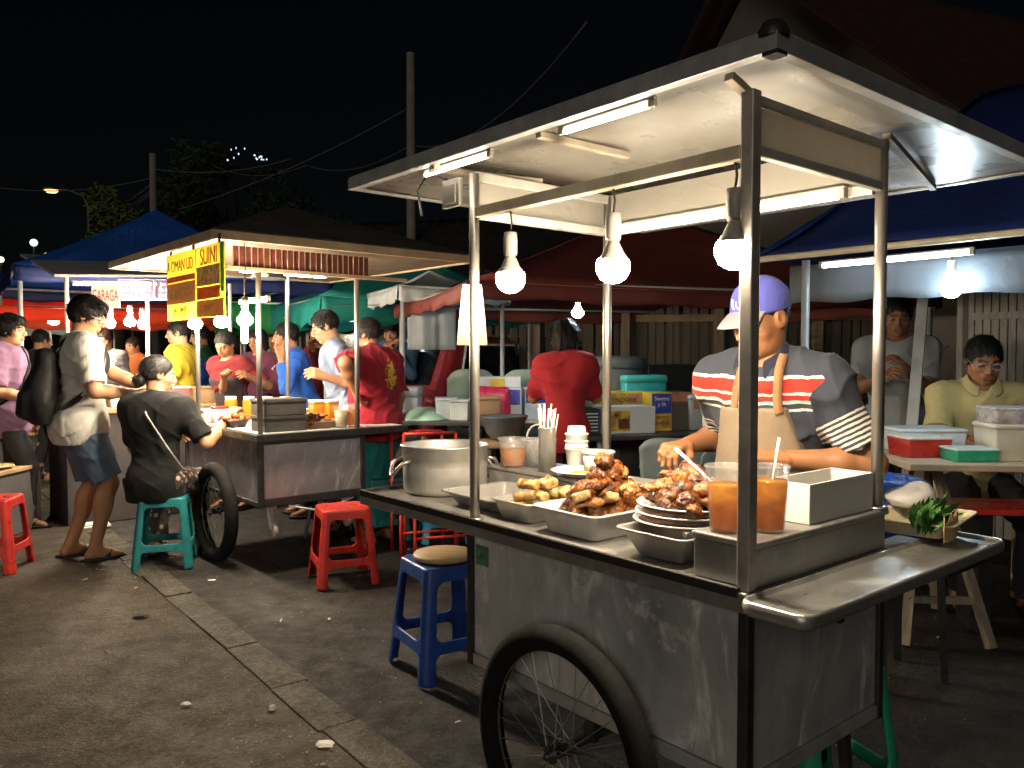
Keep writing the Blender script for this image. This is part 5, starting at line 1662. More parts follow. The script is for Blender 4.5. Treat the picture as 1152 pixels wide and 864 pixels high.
mb = MB(); mb.lathe([(0, 0), (0.018, -0.005), (0.024, -0.04), (0.024, -0.17), (0.015, -0.185), (0, -0.187)], 16); mb.build('tube', em('lamp_glow', (1, 0.9, 0.75), 14), th)
mb = MB(); mb.tube([(0, 0, 0), (0, 0, 0.38)], 0.003, 5); mb.build('cord', blackp, th)
th = thing('lamp_hood', 'dark conical lamp hood under the snack cart roof', 'lamp', S(0.20, 0.28, 2.005))
mb = MB(); mb.lathe([(0.012, 0.0), (0.035, -0.03), (0.05, -0.06), (0.115, -0.16), (0.11, -0.16), (0.045, -0.06), (0.03, -0.03)], 28); mb.build('hood', darksteel, th)
# goods on the second cart
mb = MB(); mb.box((0, 0, 0), (0.30, 0.20, 0.095)); mb.box((0.002, 0.002, 0.097), (0.298, 0.198, 0.19)); mb.box((0.01, 0.01, 0.19), (0.29, 0.19, 0.195))
crm = pm('dark_grey_crate', (0.07, 0.065, 0.06), 0.55, 0.2, 0.3, 8)
for k in range(2):
    mb = MB(); mb.box((0, 0, 0), (0.28, 0.20, 0.10)); mb.box((-0.006, -0.006, 0.082), (0.286, 0.206, 0.10)); mb.box((0.01, 0.01, 0.1), (0.27, 0.19, 0.103))
    tag(mb.build('metal_box', crm, bevel=0.004, loc=S(0.06, 0.05, 0.873 + 0.104 * k), rz=A2), ('lower dark metal box of the pair on the snack cart corner', 'upper dark metal box of the pair on the snack cart corner')[k], 'box', 'dark boxes on the snack cart')
cupr = cup('clear cup of orange tea at the right corner of the snack cart', S(0.70, 0.09, 0.873), 0.052, 0.15, 0.75)
cupq = cup('milky cup standing left of the right corner cup on the snack cart', S(0.60, 0.07, 0.873), 0.050, 0.14, 0.8, None, pm('milk_tea', (0.75, 0.58, 0.36), 0.3))
def square_jar(label, v, t, group, hh=0.15, w=0.085):
    th = thing('juice_box_jar', label, 'drink jar', S(v, t, 0.873), A2, group)
    mb = MB(); mb.loft([[(x, y, 0) for x, y in rrect(w, w, 0.012, 4)], [(x, y, hh) for x, y in rrect(w, w, 0.012, 4)]]); mb.build('jar', tea, th)
    mb = MB(); mb.loft([[(x, y, hh) for x, y in rrect(w + 0.006, w + 0.006, 0.014, 4)], [(x, y, hh + 0.02) for x, y in rrect(w + 0.006, w + 0.006, 0.014, 4)]]); mb.build('lid', whitep, th)
for k in range(4):
    th = thing('juice_jar', ('first', 'second', 'third', 'fourth')[k] + ' orange juice jar from the left in the row of four on the snack cart', 'drink jar', S(0.20 + 0.09 * k, 0.93 - 0.10 * k, 0.90), A2, 'row of four orange jars')
    mb = MB(); mb.lathe([(0, 0), (0.042, 0), (0.043, 0.004), (0.043, 0.13), (0.036, 0.14), (0, 0.14)], 24); mb.build('jar', tea, th)
    mb = MB(); mb.lathe([(0.038, 0.14), (0.038, 0.16), (0, 0.162)], 24); mb.build('lid', whitep, th)
mb = MB(); mb.box((-0.25, -0.09, 0), (0.25, 0.09, 0.026)); tag(mb.build('jar_stand', whitep, bevel=0.004, loc=S(0.335, 0.78, 0.8735), rz=A2 - 0.84), 'low white stand under the four orange jars on the snack cart', 'stand')
square_jar('left of two square orange jars on the snack cart', 0.60, 0.42, 'two square orange jars'); square_jar('right of two square orange jars on the snack cart', 0.68, 0.36, 'two square orange jars')
for k, (v, t, lb) in enumerate(((0.09, 0.62, 'heap of fried snacks in a black tray before the seated girl'), (0.46, 0.16, 'cardboard tray of red and orange snacks on the snack cart'))):
    pan_obj('snack_tray', 'black tray under the fried snacks near the seated girl' if k == 0 else 'tan cardboard tray along the right edge of the snack cart', 'tray', S(v, t, 0.8735), A2, 0.14 if k == 0 else 0.34, 0.22 if k == 0 else 0.15, 0.045, 0.02, blackp if k == 0 else card, 0.008)
    for j in range(12):
        piece(moulds[j % 5], S(v + rr.uniform(-.05, .05) * (1 if k == 0 else 2), t + rr.uniform(-.06, .06) * (1.3 if k == 0 else 0.7), 0.905 + 0.02 * (j % 3)), (rr.uniform(-.5, .5), rr.uniform(-.5, .5), rr.uniform(0, 6)), 'fried snack piece in the black tray of the snack cart' if k == 0 else 'fried snack piece in the cardboard tray of the snack cart', 'fried snack', 'snacks in the black tray' if k == 0 else 'snacks in the cardboard tray', 1.1)
def fbox(name, label, cat, p, rz, sz, m, bev=0.004, group=None, lid=None):
    th = thing(name, label, cat, p, rz, group)
    w, l, h = sz
    mb = MB(); mb.loft([[(x, y, 0) for x, y in rrect(w * 0.94, l * 0.94, min(w, l) * 0.06, 3)], [(x, y, h * 0.86) for x, y in rrect(w, l, min(w, l) * 0.06, 3)]]); mb.build('box', m, th, bevel=bev)
    mb = MB(); mb.loft([[(x, y, h * 0.862) for x, y in rrect(w * 1.03, l * 1.03, min(w, l) * 0.07, 3)], [(x, y, h * 0.97) for x, y in rrect(w * 1.03, l * 1.03, min(w, l) * 0.07, 3)], [(x, y, h) for x, y in rrect(w * 0.96, l * 0.96, min(w, l) * 0.06, 3)]]); mb.build('lid', lid or m, th)
    return th
fbox('foam_box', 'white foam food box in the middle of the snack cart counter', 'box', S(0.50, 0.62, 0.8735), A2 + 0.2, (0.26, 0.18, 0.10), foam)
fbox('foam_box', 'flat white foam box beside the two square orange jars', 'box', S(0.86, 0.45, 0.8735), A2, (0.20, 0.26, 0.07), foam)
fbox('foam_box', 'white foam box near the brown lit post of the snack cart', 'box', S(0.16, 1.12, 0.8735), A2, (0.22, 0.18, 0.09), foam)
fbox('napkin_box', 'small white and red napkin box behind the four jars', 'box', S(0.12, 0.93, 0.8735), A2, (0.10, 0.08, 0.12), whitep, lid=redp)
mb = MB(); mb.lathe([(0.06, 0), (0.085, 0.0), (0.11, 0.075), (0.115, 0.078), (0.11, 0.08), (0.08, 0.004)], 28); tag(mb.build('white_bowl', whitep, loc=S(0.52, 1.08, 0.8735)), 'white bowl at the back of the snack cart before the man in blue', 'bowl')
for k in range(7):
    piece(tf[k % 2], S(0.15 + rr.uniform(-.06, .06), 1.28 + rr.uniform(-.05, .05), 0.90 + 0.022 * (k % 3)), (rr.uniform(-.5, .5), 0, rr.uniform(0, 6)), 'pale fried block heaped at the far end of the snack cart', 'fried snack', 'pale blocks at the far end', 1.2)
pan_obj('white_tray', 'white tray under the pale heap at the far end of the snack cart', 'tray', S(0.15, 1.28, 0.8735), A2, 0.22, 0.2, 0.03, 0.02, whitep, 0.008)

# grey counter block at the left edge
cb = thing('side_counter', 'grey box counter with wooden top at the left picture edge', 'counter', W(-24, 602))
mb = MB(); mb.box((-0.28, -0.25, 0.0), (0.27, 0.35, 0.47)); mb.build('cabinet', pm('grey_cabinet', (0.13, 0.13, 0.135), 0.6, 0.1, 0.2, 5), cb, bevel=0.005)
mb = MB(); mb.box((-0.29, -0.27, 0.4705), (0.285, 0.37, 0.50)); mb.build('top', woodm, cb, bevel=0.004)
p_ = plate_mesh('plate', pm('yellow_plate', (0.7, 0.6, 0.3), 0.4), 0.14); cbl = W(-24, 602); p_.location = (cbl.x + 0.12, cbl.y + 0.0, 0.5005); tag(p_, 'pale yellow plate on the grey counter at the left edge', 'plate')
# ---------------------------------------------------------------- tents, stalls and street beyond
polem = pm('white_tent_pole', (0.45, 0.47, 0.48), 0.4, 0.4, 0.15, 10)


def tent(label, center, rz, w, l, ze, za, m, val=0.18, vm=None, poles=((-1, -1), (1, -1), (1, 1), (-1, 1)), sag=0.10, name='market_tent', m2=None, inset=0.0):
    th = thing(name, label, 'tent', (center[0], center[1], 0), rz)
    mb = MB()
    cs = [(-w / 2, -l / 2), (w / 2, -l / 2), (w / 2, l / 2), (-w / 2, l / 2)]
    N_ = 10
    for i in range(4):
        a, b = Vector((*cs[i], ze)), Vector((*cs[(i + 1) % 4], ze)); ap_ = Vector((0, 0, za))
        rows = []
        for j in range(N_ + 1):
            f = j / N_; r0, r1 = a.lerp(ap_, f), b.lerp(ap_, f)
            rows.append([r0.lerp(r1, k / N_) - Vector((0, 0, sag * 4 * f * (1 - f) * (0.5 + 0.5 * 4 * (k / N_) * (1 - k / N_)) * 0.6 + 0.03 * (1 - f) * math.sin(PI * k / N_))) for k in range(N_ + 1)])
        vs = [p for r_ in rows for p in r_]; n1 = N_ + 1
        mb.add(vs, [(j * n1 + k, j * n1 + k + 1, (j + 1) * n1 + k + 1, (j + 1) * n1 + k) for j in range(N_) for k in range(N_)], 0 if (m2 is None or i % 2 == 0) else 1, True)
    mb.build('canopy', [m, m2] if m2 else m, th, solid=0.004)
    if val:
        mb = MB()
        for i in range(4):
            a, b = Vector((*cs[i], ze)), Vector((*cs[(i + 1) % 4], ze)); nrm = (b - a).cross(Vector((0, 0, 1))).normalized()
            mb.sheet(lambda u, v, a=a, b=b, nrm=nrm: a.lerp(b, u) + nrm * (0.006 + 0.012 * math.sin(u * 40) * v) - Vector((0, 0, 0.002 + v * val * (1 + 0.10 * math.sin(u * 31)) + 0.03 * math.sin(PI * u))), 40, 3)
        mb.build('valance', vm or m, th, solid=0.003)
    mb = MB()
    for sx, sy in poles:
        x, y = sx * (w / 2 - 0.05), sy * (l / 2 - 0.05)
        mb.tube([(x, y, 0), (x, y, ze - 0.01)], 0.019, 10)
    if poles: build_each(mb, 'pole', polem, th)
    mb = MB()
    for i in range(4): mb.tube([(cs[i][0] * .97, cs[i][1] * .97, ze - 0.012), (cs[(i + 1) % 4][0] * .97, cs[(i + 1) % 4][1] * .97, ze - 0.012)], 0.014, 8)
    mb.build('frame', polem, th)
    return th


# blue ridge tarp behind the large cart on the right
T0 = D(853, 289, 4.15)
def TP(s, v, z): return Vector((T0.x, T0.y, 0)) - CU * s + CV * v + Vector((0, 0, z))
bt = thing('blue_tarp_tent', 'dark blue ridge tarp on poles behind the vendor at the right', 'tent')
bluec = canvas('blue_tarp', (0.008, 0.02, 0.11), 0.3, 0.12)
ze_, za_ = T0.z, 2.86
mb = MB()
A_, B_, Cc, Dd, Ra, Rb = TP(0, 0, ze_), TP(3.3, 0, ze_), TP(3.3, 3.0, ze_), TP(0, 3.0, ze_), TP(0.52, 1.45, za_), TP(2.6, 1.45, za_)
def quadsheet(mb, a, b, c, d, n=14, sag=0.06, m=0):
    mb.sheet(lambda u, v: a.lerp(b, u).lerp(d.lerp(c, u), v) - Vector((0, 0, sag * math.sin(PI * v) * (0.7 + 0.3 * math.sin(u * 17)) + 0.012 * math.sin(u * 23 + v * 9))), n, n, m)
quadsheet(mb, A_, B_, Rb, Ra); quadsheet(mb, Cc, Dd, Ra, Rb); quadsheet(mb, Dd, A_, Ra, Ra + Vector((.001, 0, 0))); quadsheet(mb, B_, Cc, Rb, Rb + Vector((.001, 0, 0)))
mb.build('canopy', bluec, bt, solid=0.004)
mb = MB(); mb.sheet(lambda u, v: A_.lerp(B_, u) + CV * 0.30 + Vector((0, 0, -0.03 - v * 0.20 + 0.008 * math.sin(u * 50) * v)), 50, 4); mb.build('valance', canvas('grey_valance', (0.12, 0.14, 0.165), 0.15, 0.3), bt, solid=0.003)
mb = MB(); mb.tube([A_ + Vector((0, 0, -0.015)), B_ + Vector((0, 0, -0.015))], 0.016, 8); mb.build('eave_rail', pm('tan_eave_rail', (0.45, 0.40, 0.30), 0.5), bt)
mb = MB()
for s_, v_ in ((0.21, 0.10), (3.2, 0.10), (0.10, 2.9), (3.2, 2.9)): p = TP(s_, v_, 0); mb.tube([p, p + Vector((0, 0, ze_ - 0.03))], 0.020, 12)
build_each(mb, 'pole', polem, bt)
mb = MB(); p, q = D(1040, 315, 5.0), D(1026, 480, 4.6); mb.beam(p, q + (q - p) * 0.7, 0.06, 0.03); tag(mb.build('leaning_plank', pm('grey_plank', (0.36, 0.37, 0.37), 0.7, var=0.2)), 'pale grey plank leaning under the blue tarp behind the vendor', 'plank')
tube_lamp('long cool white tube under the blue tarp eave at the right', TP(0.26, 0.14, ze_ - 0.06), TP(0.98, 0.14, ze_ - 0.06), tube_cool)
hanging_bulb('bright cool white bulb under the blue tarp at the right', TP(0.86, 0.21, ze_ - 0.03), 0.05, bulb_cool, None, 0.042)

# maroon tent in the middle
mar = canvas('maroon_tarp', (0.13, 0.03, 0.024), 0.3, 0.12)
MC = Vector((1.05, 6.6)); MR = math.radians(18)
tent('wide maroon canopy tent behind the large cart in the middle', MC, MR, 3.6, 2.6, 1.80, 2.55, mar, 0.10, name='maroon_tent')
tube_lamp('cool white tube at the left under the maroon tent edge', D(598, 334, 5.62), D(620, 332, 5.66), tube_cool, 'tubes under the maroon tent')
tube_lamp('cool white tube at the right under the maroon tent edge', D(676, 331, 5.8), D(720, 329, 5.9), tube_cool, 'tubes under the maroon tent')
hanging_bulb('cool white bulb beside the woman in red under the maroon tent', D(650, 326, 5.7), 0.03, bulb_cool, None, 0.045)
# bamboo fence
fm = pm('bamboo_slats', (0.05, 0.04, 0.028), 0.8, 0, 0.5, 5, 0.1, 0.4, 60, stretch=(8, 8, 0.6))
fe = thing('slat_fence', 'tall dark fence of upright slats behind the stalls', 'fence')
mb = MB(); fr = random.Random(2)
fa_, fb_ = D(470, 420, 8.6), D(1100, 420, 7.4); fa_.z = fb_.z = 0
fd = (fb_ - fa_); fl_ = fd.length; fd.normalize(); fn_ = Vector((-fd.y, fd.x, 0))
x = 0
while x < fl_:
    w_ = fr.uniform(0.05, 0.09); p = fa_ + fd * (x + w_ / 2) + fn_ * fr.uniform(-0.01, 0.01)
    mb.beam(p + Vector((0, 0, 0.05)), p + Vector((fr.uniform(-.02, .02), 0, fr.uniform(2.0, 2.25))), w_, 0.02, 0, fn_); x += w_ + fr.uniform(0.006, 0.03)
mb.build('slats', fm, fe)
mb = MB()
for z_ in (0.5, 1.72): mb.beam(fa_ - fn_ * 0.035 + Vector((0, 0, z_)), fb_ - fn_ * 0.035 + Vector((0, 0, z_)), 0.03, 0.07, 0)
build_each(mb, 'rail', pm('tan_rail', (0.13, 0.085, 0.04), 0.7, var=0.3), fe)
mb = MB()
for k in range(6): p = fa_ + fd * (0.4 + k * fl_ / 6) - fn_ * 0.09; mb.beam(p, p + Vector((0, 0, 2.2)), 0.08, 0.08)
build_each(mb, 'post', oldwood, fe)
gd = thing('slat_door', 'pale slatted wooden door behind the man in the yellow shirt', 'door', (0, 0, 0))
mb = MB(); da, db = D(1092, 380, 5.6), D(1165, 380, 5.3); da.z = db.z = 0; dd_ = (db - da).normalized(); dl = (db - da).length; x = 0
while x < dl: mb.beam(da + dd_ * x + Vector((0, 0, 0.1)), da + dd_ * x + Vector((0, 0, 1.92)), 0.044, 0.02, 0, Vector((dd_.y, -dd_.x, 0))); x += 0.052
mb.build('slats', pm('pale_slats', (0.36, 0.34, 0.30), 0.75, var=0.3, stretch=(6, 6, 0.6)), gd)
mb = MB()
for x in (-0.05, dl): mb.beam(da + dd_ * x, da + dd_ * x + Vector((0, 0, 2.0)), 0.07, 0.05)
for z_ in (0.3, 1.62): mb.beam(da + Vector((0, 0, z_)) + Vector((dd_.y, -dd_.x, 0)) * 0.03, db + Vector((0, 0, z_)) + Vector((dd_.y, -dd_.x, 0)) * 0.03, 0.02, 0.05)
mb.build('frame', MATS['pale_slats'], gd)
# leafy plant against the fence
def fern(label, p, h, n, seed):
    th = thing('leafy_plant', label, 'plant', p); r = random.Random(seed)
    mb = MB(); st_ = MB()
    for k in range(n):
        a = r.uniform(0, 6.28); L = h * r.uniform(0.7, 1.1); bend = r.uniform(0.25, 0.7)
        pts = []
        for j in range(9):
            f = j / 8; rad = L * bend * f ** 1.5; pts.append(Vector((math.cos(a) * rad, math.sin(a) * rad, L * (f - 0.35 * bend * f * f))))
        st_.tube(pts, [0.006 * (1 - 0.8 * j / 8) for j in range(9)], 5)
        sdv = Vector((-math.sin(a), math.cos(a), 0))
        for j in range(3, 9):
            for q in (-1, 1):
                for i_ in range(2):
                    b0 = pts[j] - (pts[j] - pts[j - 1]) * 0.5 * i_; l_ = 0.10 * (1.2 - abs(j / 8 - 0.6)) * r.uniform(.7, 1.2); d_ = (sdv * q + (pts[j] - pts[j - 1]).normalized() * 0.7 + Vector((0, 0, r.uniform(-.3, .1)))).normalized(); wv = d_.cross(Vector((0, 0, 1))) * 0.012
                    mb.add([b0, b0 + d_ * l_ * .5 + wv, b0 + d_ * l_, b0 + d_ * l_ * .5 - wv], [(0, 1, 2, 3)], 0)
    st_.build('stem', pm('plant_stem', (0.07, 0.10, 0.03), 0.6), th); mb.build('leaves', pm('fern_green', (0.05, 0.13, 0.035), 0.5, var=0.4, scale=20), th)
fp = D(926, 470, 6.3); fern('leafy green fern growing by the fence behind the vendor', (fp.x, fp.y, 0.5), 1.15, 38, 3)
mb = MB(); mb.lathe([(0, 0), (0.16, 0), (0.20, 0.5), (0.22, 0.51), (0.2, 0.52), (0.18, 0.46), (0, 0.46)], 24); tag(mb.build('plant_pot', pm('dark_clay', (0.10, 0.06, 0.04), 0.8), loc=(fp.x, fp.y, 0)), 'dark tall pot holding the fern behind the vendor', 'plant pot')

# ---------------------------------------------------------------- tables and goods in the middle
def trestle_table(label, c, rz, w, l, h, top_m, leg_m, cross=False, name='table'):
    th = thing(name, label, 'table', c, rz)
    mb = MB(); mb.box((-w / 2, -l / 2, h - 0.03), (w / 2, l / 2, h)); mb.build('table_top', top_m, th, bevel=0.005)
    for sx in (-1, 1):
        mb = MB(); x = sx * (w / 2 - 0.12)
        if cross:
            mb.tube([(x, -l / 2 + 0.05, 0), (x + sx * 0.0, l / 2 - 0.08, h - 0.032)], 0.013, 8); mb.tube([(x, l / 2 - 0.05, 0), (x, -l / 2 + 0.08, h - 0.032)], 0.013, 8)
        else:
            mb.beam((x, -l / 2 + 0.02, 0), (x, -l / 2 + 0.12, h - 0.032), 0.03, 0.03); mb.beam((x, l / 2 - 0.02, 0), (x, l / 2 - 0.12, h - 0.032), 0.03, 0.03); mb.beam((x, -l / 2 + 0.06, h * 0.35), (x, l / 2 - 0.06, h * 0.35), 0.025, 0.025)
        mb.build('leg', leg_m, th)
    return th


dkt = pm('dark_table_top', (0.04, 0.04, 0.045), 0.4, var=0.3)
tA = W(748, 489, 0.80); RT_ = math.radians(14)
trestle_table('dark table stacked with yellow snack boxes behind the vendor', (tA.x + 0.05, tA.y + 0.42, 0), RT_, 1.45, 0.85, 0.80, dkt, chrome)
tB = W(510, 434, 0.95)
trestle_table('dark folding table with bowls and crossed steel legs left of the thin cart post', (W(505, 440, 0.86).x, 6.05, 0), math.radians(-8), 1.5, 0.65, 0.88, dkt, pm('steel_blue_leg', (0.30, 0.36, 0.42), 0.35, 0.7), True)
tC = Vector((0.15, 5.75, 0)); 
trestle_table('dark table with pink bag and printed packs behind the rear left post', (0.26, 6.25, 0), math.radians(2), 1.3, 0.6, 0.84, dkt, darksteel)
th = thing('wooden_bench', 'pale wooden stool with splayed legs under the dark bowl', 'stool', (0.02, 5.55, 0), 0.1)
mb = MB(); mb.box((-0.26, -0.15, 0.72), (0.26, 0.15, 0.76)); mb.build('seat', woodm, th, bevel=0.01)
for sx in (-1, 1):
    for sy in (-1, 1):
        mb = MB(); mb.beam((sx * 0.20, sy * 0.10, 0.7195), (sx * 0.27, sy * 0.17, 0), 0.04, 0.035); mb.build('leg', pm('pale_wood', (0.40, 0.36, 0.30), 0.7), th)
mb = MB(); mb.lathe([(0, 0), (0.08, 0), (0.12, 0.05), (0.17, 0.16), (0.175, 0.17), (0.165, 0.165), (0.11, 0.05), (0, 0.01)], 28); tag(mb.build('dark_bowl', pm('dark_grey_bowl', (0.09, 0.10, 0.11), 0.35), loc=(-0.06, 5.58, 0.761)), 'large dark grey bowl on the pale wooden stool', 'bowl')
TAz = 0.801


def on(px, py, y, z):  # a point on a table: column px, depth y, height z
    p = D(px, py, y); return Vector((p.x, y, z))


def printed_box(name, label, p, rz, sz, m, patches, cat='box'):
    th = thing(name, label, cat, p, rz); w, l, h = sz
    mb = MB(); mb.box((-w / 2, -l / 2, 0), (w / 2, l / 2, h)); mb.build('carton', m, th, bevel=0.003)
    for (x0, x1, z0, z1, pmat) in patches:
        mb = MB(); mb.box((x0 * w - w / 2, -l / 2 - 0.003, z0 * h), (x1 * w - w / 2, -l / 2 - 0.001, z1 * h)); mb.build('print', pmat, th)
    return th


yel = pm('yellow_carton', (0.62, 0.48, 0.05), 0.55, var=0.15, scale=12); cho = pm('chocolate_print', (0.12, 0.05, 0.015), 0.5, var=0.4, scale=40)
blu = printmat('blue_print', [(0.02, 0.03, 0.26), (0.03, 0.05, 0.38), (0.05, 0.08, 0.42), (0.5, 0.55, 0.65)], 20, 0.0); wcard = pm('white_carton', (0.62, 0.66, 0.70), 0.6, var=0.06)
yb = printmat('yellow_print', [(0.62, 0.45, 0.06), (0.60, 0.40, 0.05), (0.30, 0.14, 0.03), (0.66, 0.55, 0.2)], 14, 0.0)
b1 = printed_box('snack_carton', 'tall yellow snack carton behind the white carton on the dark table', on(700, 450, 6.02, TAz), RT_, (0.36, 0.22, 0.28), yel, ((0.04, 0.45, 0.62, 0.95, yb), (0.5, 0.94, 0.55, 0.95, MATS['banner_orange'])))
o = text_mesh('Chocolate', 0.06, cho, b1, Matrix.Translation((-0.06, -0.1145, 0.225)) @ Matrix.Rotation(PI / 2, 4, 'X'), 0.001); o = None
b2 = printed_box('snack_carton', 'white snack carton with yellow picture panel at the front of the dark table', on(701, 470, 5.72, TAz), RT_, (0.40, 0.22, 0.19), wcard, ((0.08, 0.52, 0.10, 0.85, yb), (0.30, 0.50, 0.18, 0.55, cho), (0.22, 0.30, 0.62, 0.76, cho)))
b3 = printed_box('snack_carton', 'blue and yellow printed carton at the right of the white carton', on(738, 460, 5.90, TAz), RT_, (0.16, 0.2, 0.28), yel, ((0.03, 0.97, 0.45, 0.97, blu), (0.05, 0.95, 0.08, 0.4, yb)))
text_mesh('Sweets\ny th', 0.042, paperw, b3, Matrix.Translation((0, -0.1045, 0.215)) @ Matrix.Rotation(PI / 2, 4, 'X'), 0.001)
text_mesh('Banana', 0.04, cho, b3, Matrix.Translation((0, -0.1045, 0.06)) @ Matrix.Rotation(PI / 2, 4, 'X'), 0.001)
printed_box('plain_carton', 'dark brown carton with orange end right of the blue printed carton', on(757, 460, 6.0, TAz), RT_, (0.16, 0.25, 0.28), pm('dark_carton', (0.10, 0.08, 0.07), 0.6), ((0.0, 1.0, 0.75, 1.0, MATS['banner_orange']),))
printed_box('crate', 'dark blue slotted crate with white lines next to the woman in red', on(657, 470, 5.62, TAz), RT_, (0.16, 0.2, 0.18), pm('navy_crate', (0.015, 0.025, 0.06), 0.5), tuple((0.08, 0.92, 0.14 + 0.13 * k, 0.18 + 0.13 * k, paperw) for k in range(6)), 'crate')
fbox('storage_box', 'teal plastic storage box standing behind the yellow cartons', 'box', on(720, 410, 6.22, 0.801), RT_, (0.34, 0.26, 0.40), pm('teal_box', (0.03, 0.34, 0.36), 0.4), lid=pm('teal_box_lid', (0.05, 0.40, 0.42), 0.4))
th = thing('water_drum', 'dark grey round drum with lid behind the rear left cart post', 'drum', on(690, 420, 6.4, 0.0))
mb = MB(); mb.lathe([(0, 0), (0.22, 0), (0.24, 0.3), (0.245, 0.9), (0.25, 1.22), (0.235, 1.28), (0, 1.28)], 28); mb.build('drum', pm('dark_drum', (0.07, 0.075, 0.07), 0.5, var=0.25, scale=4), th)
mb = MB(); mb.lathe([(0.252, 1.25), (0.262, 1.262), (0.258, 1.32), (0.2, 1.345), (0, 1.35)], 28); mb.build('lid', MATS['dark_drum'], th)
th = fbox('glass_case', 'pale cooler box with orange stripe beside the table of cartons', 'cooler', on(789, 440, 6.05, 0.801), RT_, (0.34, 0.3, 0.26), pm('pale_cooler', (0.42, 0.47, 0.50), 0.45), lid=MATS['white_carton'])
mb = MB(); mb.box((-0.14, -0.158, 0.16), (0.14, -0.152, 0.215)); mb.build('stripe', MATS['banner_orange'], th)
def pchair(label, p, rz, m, group='plastic chairs'):
    th = thing('plastic_chair', label, 'chair', p, rz, group)
    mb = MB(); mb.loft([[(x, y, 0.42) for x, y in rrect(0.42, 0.42, 0.06, 4)], [(x, y, 0.45) for x, y in rrect(0.44, 0.44, 0.07, 4)], [(x, y, 0.455) for x, y in rrect(0.38, 0.38, 0.05, 4)]]); mb.build('seat', m, th)
    mb = MB(); mb.sheet(lambda u, v: (-0.21 + 0.42 * u, 0.20 + 0.10 * v + 0.03 * math.cos((u - .5) * PI), 0.45 + v * 0.42 * (1 - 0.15 * (2 * u - 1) ** 4)), 14, 8); mb.build('backrest', m, th, solid=0.012)
    for sx in (-1, 1):
        for sy in (-1, 1): mb = MB(); mb.beam((sx * 0.17, sy * 0.17, 0.42), (sx * 0.22, sy * 0.22, 0), 0.045, 0.03); mb.build('leg', m, th)
        mb = MB(); mb.tube([(sx * 0.21, 0.24, 0.68), (sx * 0.25, 0.05, 0.66), (sx * 0.25, -0.14, 0.64), (sx * 0.22, -0.18, 0.44)], 0.018, 8); mb.build('armrest', m, th)
    return th
gch = pm('grey_green_plastic', (0.20, 0.25, 0.26), 0.45, var=0.15)
pchair('grey plastic chair facing away beside the vendor\'s right arm', on(795, 500, 4.7, 0), PI + 0.3, gch)
pchair('grey plastic chair with film over its back under the pale cooler', on(770, 480, 4.95, 0), PI - 0.4, gch)
pc = pm('pale_green_plastic', (0.25, 0.34, 0.29), 0.45)
pchair('pale green plastic chair left of the paper lantern', on(532, 440, 7.2, 0.0), PI, pc); 
pchair('pale green plastic chair right of the thin dark tent pole', on(592, 440, 7.0, 0.0), PI, pc)
for c_ in list(COL.objects):
    if c_.name.startswith('plastic_chair') and 'pale green' in c_.get('label', ''): c_.scale = (1.0, 1.0, 1.42)
# folding black chairs at the right middle
th = thing('folding_chair', 'black folding chair with steel frame behind the vendor', 'chair', on(770, 470, 6.3, 0), 0.3)
mb = MB(); mb.box((-0.24, 0.16, 0.75), (0.24, 0.18, 1.28)); mb.build('backrest', blackp, th, bevel=0.01)
mb = MB(); mb.box((-0.22, -0.22, 0.60), (0.22, 0.16, 0.63)); mb.build('seat', blackp, th, bevel=0.01)
for sx in (-1, 1): mb = MB(); mb.tube([(sx * 0.25, 0.19, 1.30), (sx * 0.25, 0.12, 0.7), (sx * 0.25, -0.22, 0)], 0.012, 8); mb.tube([(sx * 0.25, -0.2, 0.61), (sx * 0.25, 0.28, 0)], 0.012, 8); mb.build('leg', chrome, th)
# left table goods
TBz = 0.881
mb = MB(); mb.lathe([(0, 0.09), (0.06, 0.088), (0.14, 0.05), (0.20, 0.01), (0.205, 0), (0.19, 0.004), (0.13, 0.04), (0, 0.078)], 28); tag(mb.build('food_cover', pm('mint_plastic', (0.38, 0.62, 0.52), 0.4), loc=on(478, 430, 5.9, TBz)), 'mint green upturned basin on the left folding table', 'basin')
fbox('foam_box', 'light blue foam box on the left folding table', 'box', on(502, 430, 5.9, TBz), 0.1, (0.16, 0.2, 0.16), pm('pale_blue_foam', (0.55, 0.64, 0.72), 0.6))
fbox('foam_box', 'grey white foam box left of the thin cart post', 'box', on(520, 432, 5.85, TBz), -0.2, (0.14, 0.2, 0.15), pm('grey_foam', (0.5, 0.55, 0.58), 0.6))
fbox('carton', 'plain tan carton at the right end of the left folding table', 'box', on(546, 432, 5.85, TBz), 0.15, (0.20, 0.2, 0.17), card)
sd = SD(0.01); sd.rbox((0, 0, 0.09), (0.15, 0.09, 0.09), 0.04); sd.noise(lambda P: 0.01 * wob(P, 40, 8)); v, q, L = sd.mesh()
o = np_mesh('pink_bag', v, q, pm('pink_film', (0.55, 0.03, 0.10), 0.3, var=0.25, sss=0.1)); o.location = on(552, 410, 6.15, 0.985); o.location.z = 0.8405; o.scale = (1, 1, 1.5); tag(o, 'bright pink plastic bag on the table behind the dark bowl', 'bag')
printed_box('snack_pack', 'blue and white printed pack right of the pink bag', on(572, 412, 6.2, 0.842), 0.0, (0.20, 0.16, 0.26), wcard, ((0.05, 0.95, 0.5, 0.95, blu),), 'pack')
printed_box('snack_pack', 'blue and white printed pack just left of the woman in red', on(602, 412, 6.25, 0.842), 0.1, (0.18, 0.16, 0.26), wcard, ((0.05, 0.95, 0.55, 0.95, blu),), 'pack')
printed_box('tall_carton', 'pale carton with yellow square above the pink bag', on(562, 400, 6.45, 0.842), 0.0, (0.34, 0.14, 0.34), wcard, ((0.28, 0.62, 0.58, 0.95, yel),), 'carton')
